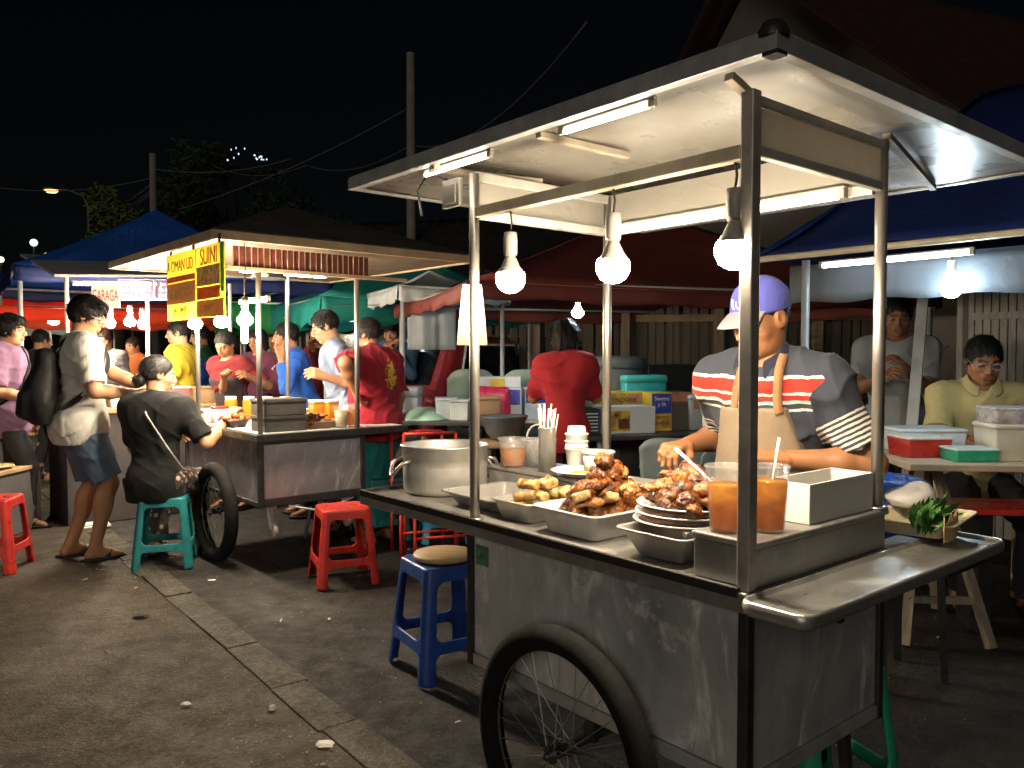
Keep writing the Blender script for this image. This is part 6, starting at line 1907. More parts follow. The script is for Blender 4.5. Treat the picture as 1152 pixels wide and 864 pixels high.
fbox('cooler_box', 'white cooler box behind the man in the red shirt', 'cooler', on(449, 420, 6.4, 0.55), 0.0, (0.34, 0.3, 0.55), wcard)
fbox('cooler_stand', 'dark crate under the white cooler box', 'crate', on(449, 420, 6.4, 0.0), 0.0, (0.38, 0.34, 0.545), blackp)
mb = MB(); mb.box((-0.2, -0.14, 0), (0.2, 0.14, 0.02)); tag(mb.build('white_tray', whitep, bevel=0.006, loc=on(615, 432, 6.1, 0.842)), 'flat white tray on the table left of the woman in red', 'tray')
# red metal chair frames
for px, lb in ((476, 'red tubular chair under the left folding table'), (492, 'red tubular chair behind the aluminium pot')):
    th = thing('tube_chair', lb, 'chair', on(px, 500, 5.35 if px < 480 else 5.2, 0), 0.3, 'red tubular chairs')
    mb = MB()
    for sx in (-0.18, 0.18): mb.tube([(sx, -0.18, 0), (sx, -0.16, 0.44), (sx, 0.18, 0.46), (sx, 0.24, 0.82)], 0.011, 8); mb.tube([(sx, 0.18, 0.45), (sx, 0.22, 0)], 0.011, 8)
    mb.tube([(-0.18, 0.24, 0.82), (0.18, 0.24, 0.82)], 0.011, 8); mb.tube([(-0.18, -0.17, 0.2), (0.18, -0.17, 0.2)], 0.009, 8); mb.build('frame', redp, th)
    mb = MB(); mb.box((-0.19, -0.18, 0.465), (0.19, 0.17, 0.49)); mb.build('seat', blackp, th, bevel=0.008)

# parked car behind the tables
def car():
    p = D(472, 420, 7.6); th = thing('parked_car', 'dark red car with chrome window frames parked behind the left folding table', 'car', (p.x + 0.1, p.y, 0), math.radians(38))
    pa = pm('dark_red_paint', (0.20, 0.022, 0.03), 0.22, 0.0, 0.1, 4, coat=0.8)
    prof = [(0, 0.35), (0, 0.95), (0.10, 1.02), (0.35, 1.50), (0.55, 1.545), (2.0, 1.55), (2.25, 1.50), (2.75, 1.04), (3.75, 0.92), (3.9, 0.78), (3.9, 0.35), (3.4, 0.30), (0.4, 0.30)]
    mb = MB(); rings = []
    for y, ins in ((0, 0.06), (0.06, 0.0), (1.54, 0.0), (1.6, 0.06)):
        rings.append([(x + (ins if x < 2 else -ins) * 0.5, y + (0.14 if z > 1.2 and y < 0.5 else (-0.14 if z > 1.2 else 0)) * min(1, (z - 0.95) / 0.5) if z > 1.2 else y, z - (ins if z > 0.5 else -ins) * 0.5) for x, z in prof])
    mb.loft(rings, 0, False); mb.build('body', pa, th, bevel=0.03, seg=3)
    gl = pm('dark_car_glass', (0.006, 0.007, 0.008), 0.05); ch = pm('bright_trim', (0.65, 0.66, 0.70), 0.3, 0.3)
    for x0, x1, x2, x3 in ((0.34, 1.16, 1.16, 0.50), (1.26, 2.46, 2.10, 1.26)):
        mb = MB(); q = [Vector((x0, -0.004, 1.04)), Vector((x1, -0.004, 1.04)), Vector((x2, 0.122, 1.46)), Vector((x3, 0.122, 1.46))]
        mb.add(q + [p_ + Vector((0, 0.02, 0)) for p_ in q], [(0, 1, 2, 3), (7, 6, 5, 4), (0, 4, 5, 1), (1, 5, 6, 2), (2, 6, 7, 3), (3, 7, 4, 0)]); w = mb.build('window', gl, th)
        mb = MB(); mb.tube([p_ + Vector((0, -0.006, 0)) for p_ in q], 0.016, 8, closed=True); mb.build('frame', ch, w)
    mb = MB(); mb.add([(0.12, 0.2, 1.05), (0.12, 1.4, 1.05), (0.345, 1.3, 1.46), (0.345, 0.3, 1.46)], [(0, 1, 2, 3)]); mb.build('rear_window', gl, th, solid=0.02)
    for x in (0.75, 3.1):
        for y in (0.08, 1.52):
            mb = MB(); mb.lathe([(0, -0.1), (0.27, -0.1), (0.30, -0.07), (0.30, 0.07), (0.27, 0.1), (0, 0.1)], 32, 0, Matrix.Translation((x, y, 0.30)) @ Matrix.Rotation(PI / 2, 4, 'X')); w = mb.build('wheel', rubber, th)
            mb = MB(); mb.lathe([(0, -0.106), (0.17, -0.106), (0.19, -0.098)], 24, 0, Matrix.Translation((x, y, 0.30)) @ Matrix.Rotation(PI / 2, 4, 'X')); mb.build('hub_cap', alu, w)
    for y in (0.12, 1.36): mb = MB(); mb.box((-0.035, y, 0.74), (0.03, y + 0.16, 0.98)); mb.build('tail_light', pm('tail_light_red', (0.5, 0.08, 0.03), 0.2), th, bevel=0.01)
    mb = MB(); mb.box((-0.07, 0.05, 0.42), (0.02, 1.55, 0.56)); mb.build('bumper', ch, th, bevel=0.03)
car()

# assorted canopies between the carts
tl = canvas('teal_tarp', (0.02, 0.25, 0.23), 0.2, 0.3); wt = canvas('white_tarp', (0.55, 0.60, 0.63), 0.1, 0.35)
tent('teal canopy tent between the two carts', (-1.2, 8.5), 0.5, 2.2, 2.0, 1.88, 2.55, tl, 0.22, name='market_tent')
tent('small white canopy tent beside the maroon tent', (-0.75, 7.3), 0.45, 1.0, 1.3, 1.92, 2.12, wt, 0.12)
th = thing('white_sheet', 'white cloth sheet hung from a line behind the parked car', 'sheet', on(484, 360, 7.0, 1.76)); mb = MB(); mb.sheet(lambda u, v: (-0.20 + 0.42 * u, 0.02 * math.sin(u * 14), -v * 0.36), 16, 6); mb.build('cloth', wt, th, solid=0.003)
mb = MB(); mb.tube([(-0.9, 0, 0.02), (0.9, 0, 0.06)], 0.004, 6); mb.build('line', blackp, th)
orr = canvas('orange_tarp', (0.55, 0.14, 0.05), 0.2, 0.3); grn = canvas('green_tarp', (0.02, 0.26, 0.08), 0.2, 0.3)
tent('orange canopy tent far behind the snack cart', (-1.75, 10.5), 0.3, 2.0, 2.0, 1.95, 2.3, orr, 0.25)
tent('small green canopy tent behind the snack cart', (-2.9, 9.8), 0.3, 1.3, 1.6, 1.95, 2.2, grn, 0.3)
tube_lamp('cool white tube behind the man in the light blue shirt', D(378, 354, 8.6), D(440, 352, 8.8), tube_cool, 'far cool tubes'); tube_lamp('cool white tube above the man in the denim shirt', D(425, 352, 9.3), D(460, 350, 9.4), tube_cool, 'far cool tubes')
th = thing('sign_board', 'white backlit board above the man in the light blue shirt', 'sign', D(395, 352, 8.3), 0.2); mb = MB(); mb.box((-0.24, -0.03, -0.09), (0.24, 0.03, 0.09)); mb.build('panel', em('backlit_board', (0.9, 0.95, 1.0), 1.6), th, bevel=0.01)

# third stall, with blue tent, menu cards and white sign
b3_ = canvas('bright_blue_tarp', (0.03, 0.15, 0.65), 0.2, 0.35)
cb3 = D(172, 300, 8.6); tent('large bright blue canopy tent behind the snack cart banner', (D(176, 300, 8.3).x, 8.3), 0.62, 2.7, 2.7, 2.08, 2.85, b3_, 0.12, canvas('navy_valance', (0.008, 0.014, 0.07), 0.2, 0.02))
st3 = thing('market_stall', 'stall with silvery awning, lit white underside and wooden counter', 'stall', (D(150, 430, 7.0).x, 7.0, 0), 0.72)
mb = MB(); mb.add([(-0.75, -0.75, 1.93), (0.75, -0.75, 2.02), (0.75, 0.5, 2.26), (-0.75, 0.5, 2.20)], [(0, 1, 2, 3)]); mb.build('awning', pm('silver_awning', (0.40, 0.40, 0.42), 0.5, 0.1, 0.2), st3, solid=0.02)
mb = MB(); mb.box((-0.65, -0.45, 0.88), (0.75, 0.25, 0.92)); mb.build('counter', woodm, st3, bevel=0.005)
mb = MB(); mb.box((-0.62, -0.42, 0.0), (0.72, 0.22, 0.8795)); mb.build('cabinet', pm('dark_cabinet', (0.06, 0.05, 0.05), 0.6), st3)
mb = MB()
for x in (-0.6, 0.0, 0.7): mb.tube([(x, -0.42, 0.9), (x, -0.42, 1.99)], 0.016, 10)
build_each(mb, 'post', pm('cream_post', (0.65, 0.58, 0.45), 0.5), st3)
def on3(x, y, z): return Matrix.Translation(st3.location) @ Matrix.Rotation(0.72, 4, 'Z') @ Vector((x, y, z))
tube_lamp('bright white tube under the silver awning', on3(-0.6, -0.6, 1.90), on3(0.1, -0.6, 1.935), MATS['stall_tube_glow'])
for k, (px, py) in enumerate(((146, 354), (124, 356), (160, 357))):
    p = D(px, py - 12, 6.4); hanging_bulb(('brightest bare bulb', 'leftmost bare bulb', 'rightmost bare bulb')[k] + ' below the white sign of the awning stall', (p.x, p.y, p.z), 0.01, MATS['stall_bulb_glow'], 'bulbs on the awning stall', 0.045 if k == 0 else 0.036)
sg = thing('white_sign', 'white sign with red brush lettering below the silver awning', 'sign', D(119, 333, 6.15), 0.2); mb = MB(); mb.box((-0.10, -0.01, -0.085), (0.10, 0.01, 0.085)); mb.build('board', paperw, sg, bevel=0.003)
text_mesh('GARAGA', 0.075, MATS['ink_red'], sg, Matrix.Translation((0, -0.0115, 0)) @ Matrix.Rotation(PI / 2, 4, 'X'), 0.001, sx=0.72).scale = (0.6, 1.6, 1)
for k in range(4):
    p = D(143 + 20.5 * k, 326, 6.5 + 0.03 * k); mc = thing('menu_card', ('first', 'second', 'third', 'fourth')[k] + ' dark purple menu card from the left in the hanging row', 'menu card', p, 0.05, 'row of dark menu cards')
    mb = MB(); mb.box((-0.070, -0.004, -0.085), (0.070, 0.004, 0.085)); mb.build('card', pm('pale_card', (0.55, 0.5, 0.5), 0.5), mc)
    mb = MB(); mb.box((-0.062, -0.0065, -0.077), (0.062, -0.0045, 0.077)); mb.build('face', pm('purple_face', (0.035, 0.02, 0.05), 0.5), mc)
    for j, tx in enumerate((('Menu', 'Teh 3', 'Kopi'), ('Nasi', 'Mie 8', 'Sate'), ('Jus', 'Es 4', 'Roti'), ('Ayam', 'Sop', 'Soto'))[k]):
        text_mesh(tx, 0.042, paperw, mc, Matrix.Translation((0, -0.0078, 0.045 - 0.045 * j)) @ Matrix.Rotation(PI / 2, 4, 'X'), 0.0005)
def on3o(name, label, cat, x, y, sz, m, lid=None): return fbox(name, label, cat, on3(x, y, 0.9205), 0.72, sz, m, lid=lid)
on3o('carton', 'brown carton on the awning stall counter beside the brown lit post', 'box', 0.55, -0.1, (0.35, 0.25, 0.15), card); on3o('red_pack', 'red and white pack behind the brown carton on the awning stall', 'pack', 0.30, -0.2, (0.2, 0.12, 0.16), pm('rosy_pack', (0.45, 0.10, 0.12), 0.5), whitep); on3o('foam_box', 'white foam box at the left of the awning stall counter', 'box', -0.15, -0.25, (0.26, 0.2, 0.12), foam)
sd = SD(0.012); rq = random.Random(6)
for k in range(14): sd.ell((rq.uniform(-.14, .14), rq.uniform(-.07, .07), rq.uniform(0.03, 0.12)), (0.05, 0.045, 0.035), 0.012)
v, q, L = sd.mesh(); o = np_mesh('snack_bag_heap', v, q, pm('yellow_snacks', (0.80, 0.45, 0.04), 0.5, var=0.3, scale=30)); o.location = on3(-0.42, -0.25, 0.93); tag(o, 'heap of bright yellow snacks beside the backpack man\'s arm', 'snacks')

# far left tents
rd = canvas('red_tarp', (0.55, 0.05, 0.02), 0.2, 0.45)
tent('bright red canopy tent behind the standing man with backpack', (D(95, 350, 10).x, 10.2), 0.55, 3.2, 2.6, 1.90, 2.65, rd, 0.16, canvas('red_valance', (0.65, 0.10, 0.04), 0.15, 0.5))
tent('dark green canopy tent at the far left', (D(12, 330, 13).x, 13.0), 0.4, 2.6, 2.6, 1.95, 2.62, canvas('dark_green_tarp', (0.01, 0.16, 0.07), 0.2, 0.4), 0.2, wt)
tent('small bright blue and red peaked canopy above the red tent', (D(62, 300, 15).x, 15.0), 0.3, 2.4, 2.2, 2.55, 3.15, canvas('royal_blue_tarp', (0.05, 0.10, 0.65), 0.15, 0.5), 0.0, None, sag=0.05, m2=rd)
for k, (px, py, y) in enumerate(((60, 356, 9.4), (92, 353, 9.2), (28, 358, 12.5))):
    p = D(px, py - 8, y); hanging_bulb('warm bulb glowing ' + ('under the red tent left of the backpack man', 'just left of the backpack man\'s head', 'under the dark green tent at the far left')[k], p, 0.01, em('far_bulb_glow', (1, 0.82, 0.55), 800), 'bulbs in the far left tents', 0.06)

# houses, poles, trees and street lamp
wallm = pm('dim_plaster', (0.16, 0.14, 0.12), 0.9, var=0.2, scale=1.5)
def house(label, c, rz, w, l, hw, hr, roofm, name='house', over=0.4):
    th = thing(name, label, 'house', c, rz)
    mb = MB(); mb.box((-w / 2, -l / 2, 0), (w / 2, l / 2, hw)); mb.add([(-w / 2, -l / 2, hw), (-w / 2, l / 2, hw), (-w / 2, 0, hw + hr - 0.1), (w / 2, -l / 2, hw), (w / 2, l / 2, hw), (w / 2, 0, hw + hr - 0.1)], [(0, 1, 2), (5, 4, 3), (0, 2, 5, 3), (1, 4, 5, 2)]); mb.build('wall', wallm, th)
    mb = MB(); k = hr / (l / 2)
    for sg in (-1, 1):
        n_ = int((w + 2 * over) / 0.22)
        mb.sheet(lambda u, v, sg=sg: (-(w / 2 + over) + (w + 2 * over) * u, sg * (l / 2 + over) * (1 - v), hw + hr - k * (l / 2 + over) * (1 - v) + 0.02 * (n_ and (1 + math.cos(u * n_ * 2 * PI)))), n_ * 4, 8)
    mb.build('roof', roofm, th, solid=0.03)
    mb = MB()
    for x in (-w * 0.28, w * 0.22): mb.box((x - 0.5, -l / 2 - 0.03, 0.9), (x + 0.5, -l / 2 - 0.004, 2.0))
    build_each(mb, 'window', pm('dark_window', (0.01, 0.01, 0.012), 0.15), th)
    return th
rt = pm('dark_red_tiles', (0.030, 0.008, 0.008), 0.75, var=0.35, scale=6, bmp=0.4, bscale=14)
rk = pm('dark_iron_roof', (0.035, 0.034, 0.036), 0.6, 0.3, var=0.35, scale=3)
house('house with dark red ribbed roof rising behind the blue tarp', (6.6, 11.2, 0), math.radians(22), 8.0, 6.0, 3.4, 2.6, rt)
house('low house with dark iron roof behind the maroon tent', (-0.9, 15.0, 0), math.radians(-14), 5.5, 5.0, 2.6, 1.25, rk)
house('dark gabled house behind the utility pole at centre', (2.9, 17.5, 0), math.radians(6), 6.5, 6.0, 3.0, 1.6, rk)

def pole(label, px, ytop, y, r, arms=True):
    p = D(px, ytop, y); th = thing('utility_pole', label, 'pole', (p.x, p.y, 0))
    mb = MB(); mb.tube([(0, 0, -0.1), (0, 0, p.z)], [r * 1.15, r * 0.85], 14); mb.build('shaft', pm('concrete_pole', (0.22, 0.20, 0.18), 0.85, var=0.25, scale=2), th)
    if arms:
        mb = MB(); mb.beam((-0.6, -r, p.z - 0.9), (0.6, -r, p.z - 0.9), 0.08, 0.08); mb.build('cross_arm', darksteel, th)
        mb = MB()
        for x in (-0.5, 0, 0.5): mb.lathe([(0, 0), (0.04, 0), (0.025, 0.05), (0.04, 0.07), (0, 0.12)], 10, 0, Matrix.Translation((x, -r, p.z - 0.86)))
        build_each(mb, 'insulator', whitep, th)
    return p
P1 = pole('tall concrete utility pole rising behind the large cart roof', 462, 60, 14.0, 0.085, False)
P2 = pole('distant grey utility pole above the blue canopy tent', 172, 173, 20.0, 0.10, False)
def wire(label, pts, r=0.012, sag=0.5, n=18, group='overhead wires'):
    mb = MB()
    for a, b in zip(pts[:-1], pts[1:]):
        mb.tube([a.lerp(b, k / n) - Vector((0, 0, sag * 4 * (k / n) * (1 - k / n))) for k in range(n + 1)], r, 5)
    tag(mb.build('overhead_wire', pm('wire_grey', (0.10, 0.10, 0.10), 0.6)), label, 'wire', group)
wire('thick overhead cable sweeping up from the centre pole to upper right', [D(466, 164, 14), D(660, 25, 9.5)], 0.014, 0.45)
wire('overhead cable running left from the centre pole towards the dark tree', [D(462, 163, 14), D(345, 186, 17), D(240, 186, 22)], 0.012, 0.25)
for k, (a, b) in enumerate((((100, 236), (172, 205)), ((100, 243), (172, 212)), ((172, 190), (330, 178)), ((-10, 210), (172, 200)), ((172, 215), (100, 248)), ((462, 120), (200, 236)))):
    wire(('upper twin wire beside the street lamp pole', 'lower twin wire beside the street lamp pole', 'wire from the distant pole into the dark tree', 'long faint wire crossing the sky at far left', 'lowest wire from the distant pole to the lamp pole', 'faint wire from the centre pole down to the far left')[k], [D(*a, 20), D(*b, 20)], 0.014, 0.2)
lp = D(100, 232, 22); th = thing('street_lamp', 'lit orange street lamp on a curved arm at the far left', 'street lamp', (lp.x, lp.y, 0))
mb = MB(); hd_ = D(58, 213, 22) - Vector((lp.x, lp.y, 0)); mb.tube([(0, 0, 0), (0, 0, lp.z), (-0.15, hd_.y * 0.2, lp.z + 0.28), (hd_.x * 0.55, hd_.y * 0.5, hd_.z - 0.02), (hd_.x + 0.15, hd_.y, hd_.z + 0.02)], [0.09, 0.06, 0.045, 0.04, 0.035], 10); mb.build('post', darksteel, th)
mb = MB(); mb.lathe([(0, 0.08), (0.16, 0.05), (0.20, 0), (0.19, -0.02)], 20, 0, Matrix.Translation(hd_), sx=1.3); mb.build('lamp_hood', darksteel, th)
mb = MB(); mb.lathe([(0, -0.11), (0.10, -0.09), (0.16, -0.025), (0, -0.02)], 20, 0, Matrix.Translation(hd_), sx=1.2); mb.build('lamp_glass', em('sodium_glow', (1, 0.62, 0.22), 2.4), th)
for k, (px, py, y, c_, r, st_) in enumerate(((38, 273, 40, (0.8, 1, 0.85), 0.19, 1.5), (52, 287, 40, (1, 0.7, 0.35), 0.12, 1.4), (1, 292, 30, (1, 0.9, 0.7), 0.12, 1.5))):
    p = D(px, py, y); th = thing('distant_lamp', ('bright greenish white lamp far down the street', 'small amber lamp below the greenish white lamp', 'white lamp at the far left picture edge')[k], 'street lamp', (p.x, p.y, 0))
    mb = MB(); mb.tube([(0, 0, 0), (0, 0, p.z - r)], 0.06, 8); mb.build('post', darksteel, th)
    mb = MB(); mb.lathe([(0, r), (r * .7, r * .7), (r, 0), (r * .7, -r * .7), (0, -r)], 16, 0, Matrix.Translation((0, 0, p.z))); mb.build('lamp_glass', em('far_lamp_%d' % k, c_, st_), th)
    if k == 0: pass

def tree(label, base, h, cr, n, seed, m, cz=0.62, leaf=0.12, shape=(1, 1, 1)):
    th = thing('tree', label, 'tree', base); r = random.Random(seed); nr = np.random.RandomState(seed)
    mb = MB(); mb.tube([(0, 0, 0), (0.1, 0.05, h * 0.3), (0.0, 0.1, h * 0.55), (0.1, 0, h * 0.8)], [0.22, 0.16, 0.11, 0.04], 10)
    cl = []
    for k in range(26):
        a = r.uniform(0, 6.28); e = r.uniform(-0.5, 1.0); q = cr * r.uniform(0.25, 0.95)
        c = Vector((math.cos(a) * q * math.cos(e) * shape[0], math.sin(a) * q * math.cos(e) * shape[1], h * cz + cr * shape[2] * math.sin(e) * r.uniform(.5, 1))); cl.append((c, cr * r.uniform(0.18, 0.36)))
        if k < 14: mb.tube([(0.03, 0.05, h * r.uniform(0.3, 0.6)), c * 0.5 + Vector((0, 0, h * 0.28)), c], [0.07, 0.04, 0.015], 6)
    mb.build('trunk', pm('tree_bark', (0.06, 0.045, 0.03), 0.9, var=0.4), th)
    mb = MB()
    for c, R_ in cl:
        P = nr.normal(size=(n, 3)); P /= np.linalg.norm(P, axis=1)[:, None]; P *= (R_ * nr.uniform(0.35, 1.1, n) ** 0.6)[:, None]
        for p in P:
            p = Vector(p) + c; d = Vector(nr.normal(size=3)).normalized(); e = d.orthogonal().normalized(); l_ = leaf * nr.uniform(.6, 1.3)
            mb.add([p, p + d * l_ * .5 + e * l_ * .28, p + d * l_, p + d * l_ * .5 - e * l_ * .28], [(0, 1, 2, 3)])
    mb.build('crown', m, th)
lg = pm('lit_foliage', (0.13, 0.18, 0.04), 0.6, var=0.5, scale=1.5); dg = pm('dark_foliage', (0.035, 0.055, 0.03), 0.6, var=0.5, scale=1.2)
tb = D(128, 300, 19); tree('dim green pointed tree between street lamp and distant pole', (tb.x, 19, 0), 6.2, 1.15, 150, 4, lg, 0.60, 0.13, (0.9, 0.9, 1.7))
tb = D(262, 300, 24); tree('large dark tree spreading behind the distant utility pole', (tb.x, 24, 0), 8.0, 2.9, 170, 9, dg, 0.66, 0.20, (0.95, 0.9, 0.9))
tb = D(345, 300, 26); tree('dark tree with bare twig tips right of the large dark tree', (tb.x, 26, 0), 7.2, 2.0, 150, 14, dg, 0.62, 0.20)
for k, (px, py) in enumerate(((266, 172), (292, 178))):
    p = D(px, py, 21.0); mb = MB(); rq = random.Random(k)
    for j in range(9 - 3 * (1 - k)): c = Vector((rq.gauss(0, .11), rq.gauss(0, .1), rq.gauss(0, .09))); mb.lathe([(0, .03), (rq.uniform(.012, .035), 0), (0, -.03)], 8, 0, Matrix.Translation(c))
    tag(mb.build('light_string', em('blue_white_glow', (0.6, 0.85, 1.0), 1.5), loc=p), ('left small cluster', 'right wider cluster')[k] + ' of blue white lights in the dark tree', 'light string', 'lights in the dark tree')

# right table with the yellow shirted man
tr = thing('market_table', 'pale trestle table in front of the man in the yellow shirt', 'table', (D(1110, 520, 3.95).x, 3.95, 0), math.radians(-6))
mb = MB(); mb.box((-0.52, -0.42, 0.83), (1.1, 0.34, 0.862)); mb.build('table_top', pm('pale_table_top', (0.55, 0.45, 0.33), 0.5, var=0.12), tr, bevel=0.005)
ow = pm('worn_leg_wood', (0.32, 0.27, 0.20), 0.75, var=0.3, stretch=(5, 5, 0.5))
for x in (-0.30, 0.86):
    for sg_ in (-1, 1): mb = MB(); mb.beam((x + sg_ * 0.03, -0.05, 0.8295), (x + sg_ * 0.19, -0.32 if sg_ else 0, 0.0), 0.045, 0.03); mb.build('leg', ow, tr); mb = MB(); mb.beam((x + sg_ * 0.03, 0.05, 0.8295), (x + sg_ * 0.19, 0.28, 0.0), 0.045, 0.03); mb.build('leg', ow, tr)
    mb = MB(); mb.beam((x - 0.16, -0.255, 0.20), (x + 0.16, -0.255, 0.20), 0.03, 0.03); mb.build('stretcher', ow, tr)
tr_loc = tr.location.copy()
def onR(x, y, z): return Matrix.Translation(tr_loc) @ Matrix.Rotation(math.radians(-6), 4, 'Z') @ Vector((x, y, z))
bch = thing('red_bench', 'red topped low bench under the right table', 'bench', onR(0.1, 0.14, 0), math.radians(-6)); mb = MB(); mb.box((-0.36, -0.3, 0.585), (0.9, 0.02, 0.615)); mb.build('seat', redp, bch, bevel=0.006)
for x in (-0.15, 0.75):
    mb = MB(); mb.box((x - .03, -.26, 0), (x + .03, -0.02, 0.5845)); mb.build('leg', blackp, bch)
ct = fbox('food_container', 'milky plastic food container with clear red striped lid on the right table', 'container', onR(0.07, -0.18, 0.863), math.radians(-8), (0.34, 0.24, 0.17), pm('milky_container', (0.62, 0.58, 0.48), 0.35, var=0.05, sss=0.15))
fbox('clear_lid_box', 'clear plastic box with red bands on top of the milky container', 'container', onR(0.07, -0.18, 1.034), math.radians(-8), (0.33, 0.23, 0.075), clear_plastic('rosy_clear', (0.95, 0.85, 0.85), 0.5))
fbox('purple_box', 'purple plastic box beside the milky container', 'container', onR(0.31, 0.02, 0.863), 0.1, (0.26, 0.2, 0.24), pm('purple_plastic', (0.20, 0.03, 0.50), 0.35))
fbox('red_tub', 'red tub with white lid at the left end of the right table', 'tub', onR(-0.36, -0.10, 0.863), 0.1, (0.22, 0.2, 0.10), redp, lid=whitep)
fbox('white_tub', 'flat white lidded tub behind the red tub on the right table', 'tub', onR(-0.26, 0.12, 0.863), 0.0, (0.34, 0.24, 0.12), pm('pale_blue_tub', (0.6, 0.68, 0.72), 0.4))
fbox('green_tub', 'green tub with pale lid between red tub and milky container', 'tub', onR(-0.20, -0.26, 0.863), 0.0, (0.2, 0.16, 0.06), greenp, lid=pm('mint_lid', (0.6, 0.75, 0.7), 0.4))
pan_obj('white_tray', 'white foam tray with pink food at the right end of the table', 'tray', onR(0.36, -0.33, 0.863), -0.1, 0.24, 0.18, 0.03, 0.02, foam, 0.01)
sd = SD(0.006)
for k in range(6): sd.ell((-.06 + .024 * k, .01 * (-1) ** k, .016), (0.026, 0.04, 0.014), 0.01)
v, q, L = sd.mesh(); o = np_mesh('pink_food', v, q, pm('pink_sweet', (0.65, 0.12, 0.45), 0.4)); o.location = onR(0.36, -0.33, 0.868); tag(o, 'pink sweets in the white foam tray on the right table', 'sweets')
# blue bag hanging at the table end
sd = SD(0.009); sd.ell((0, 0, 0.13), (0.17, 0.12, 0.14)); sd.ell((0, 0, 0.24), (0.15, 0.11, 0.05), 0.04); sd.noise(lambda P: 0.014 * wob(P, 38, 3, 7, (1.3, 1.3, 0.5))); v, q, L = sd.mesh()
bgp = D(1005, 545, 3.35); o = np_mesh('blue_bag', v, q, pm('blue_film', (0.02, 0.10, 0.50), 0.35, var=0.3, scale=14, bmp=0.5, bscale=60)); o.location = (bgp.x, 3.35, 0.561); tag(o, 'crinkled bright blue plastic bag behind the rear right cart post', 'bag')
th = thing('wooden_stand', 'dark wooden stand under the bright blue bag', 'stand', (bgp.x, 3.35, 0), 0.3)
mb = MB(); mb.box((-0.17, -0.14, 0.53), (0.17, 0.14, 0.56)); mb.build('top', darksteel, th, bevel=0.004)
for sx in (-1, 1):
    for sy in (-1, 1): mb = MB(); mb.beam((sx * 0.14, sy * 0.11, 0.5295), (sx * 0.16, sy * 0.13, 0), 0.03, 0.03); mb.build('leg', blackp, th)
# ---------------------------------------------------------------- the people
def vend_pat(t, co, c):
    A = lambda n: (lambda a: (setattr(a, 'attribute_name', n), a.outputs['Fac'])[1])(t.nodes.new('ShaderNodeAttribute'))
    band, slv, acr, armb = A('band'), A('seam'), A('across'), A('arm_band')
    n = noise_node(t, co, 34, 4, 0.7)
    b2 = math_node(t, 'ADD', band, math_node(t, 'MULTIPLY', math_node(t, 'SUBTRACT', n.outputs[0], 0.5), 0.012))
    S_, Wh, Rd, Gy = (0.040, 0.047, 0.066), (0.62, 0.58, 0.52), (0.42, 0.03, 0.02), (0.20, 0.20, 0.21)
    ch = ramp(t, maprange(t, b2, 0.31, 0.51, 0, 1), [(0, S_), (0.30, Wh), (0.34, S_), (0.42, Wh), (0.47, Rd), (0.56, Wh), (0.60, Rd), (0.80, Wh), (0.845, S_)], 'CONSTANT').outputs[0]
    st = math_node(t, 'SINE', math_node(t, 'MULTIPLY', math_node(t, 'ADD', armb, math_node(t, 'MULTIPLY', n.outputs[0], 0.008)), 2 * PI / 0.0155))
    sl = ramp(t, maprange(t, st, -1, 1, 0, 1), [(0, S_), (0.40, S_), (0.52, Gy), (0.62, Wh), (1.0, Wh)]).outputs[0]
    sl = mixc(t, math_node(t, 'GREATER_THAN', armb, 0.115), S_, sl)
    mk = ramp(t, maprange(t, slv, 0.47, 0.53, 0, 1), [(0, (0, 0, 0)), (1, (1, 1, 1))]).outputs[0]
    return mixc(t, mk, ch, sl)


def back_print(t, co, c):
    A = lambda n: (lambda a: (setattr(a, 'attribute_name', n), a.outputs['Fac'])[1])(t.nodes.new('ShaderNodeAttribute'))
    band, acr, fr = A('band'), A('across'), A('front')
    n = noise_node(t, co, 16, 4, 0.7, 1.5)
    dx = math_node(t, 'ADD', acr, -0.06); dz = math_node(t, 'ADD', band, -0.32)
    r = math_node(t, 'ADD', math_node(t, 'MULTIPLY', math_node(t, 'MULTIPLY', dx, dx), 200.0), math_node(t, 'MULTIPLY', math_node(t, 'MULTIPLY', dz, dz), 60.0))
    m = math_node(t, 'MULTIPLY', math_node(t, 'GREATER_THAN', math_node(t, 'SUBTRACT', n.outputs[0], math_node(t, 'MULTIPLY', r, 0.22)), 0.40), math_node(t, 'LESS_THAN', fr, 0.0))
    return mixc(t, m, c, (0.55, 0.36, 0.03))


def floral(t, co, c):
    v = t.nodes.new('ShaderNodeTexVoronoi'); v.inputs['Scale'].default_value = 22; t.links.new(co, v.inputs['Vector'])
    return mixc(t, math_node(t, 'LESS_THAN', v.outputs['Distance'], 0.33), c, (0.42, 0.30, 0.24))


CL = lambda n, c, **k: cloth_mat(n, c, **k)
black_c, white_c = CL('black_cotton', (0.006, 0.006, 0.007)), CL('white_cotton', (0.52, 0.50, 0.46))
denim = CL('blue_denim', (0.09, 0.13, 0.20), var=0.25); darkp = CL('dark_trousers', (0.02, 0.02, 0.024)); tealc = CL('teal_cotton', (0.02, 0.22, 0.24))
redc_ = CL('red_cotton', (0.33, 0.018, 0.025)); crims = CL('crimson_print_shirt', (0.24, 0.010, 0.022), pat=back_print)
royal = CL('royal_blue_shirt', (0.02, 0.09, 0.42)); pale_b = CL('pale_blue_shirt', (0.30, 0.38, 0.55)); yell = CL('yellow_shirt', (0.70, 0.52, 0.04)); khaki = CL('yellow_polo', (0.48, 0.42, 0.19))
purp = CL('mauve_shirt', (0.17, 0.095, 0.165)); den2 = CL('denim_shirt', (0.06, 0.12, 0.24)); dred = CL('dark_red_shirt', (0.13, 0.012, 0.016)); plum = CL('plum_cloth', (0.09, 0.022, 0.05))
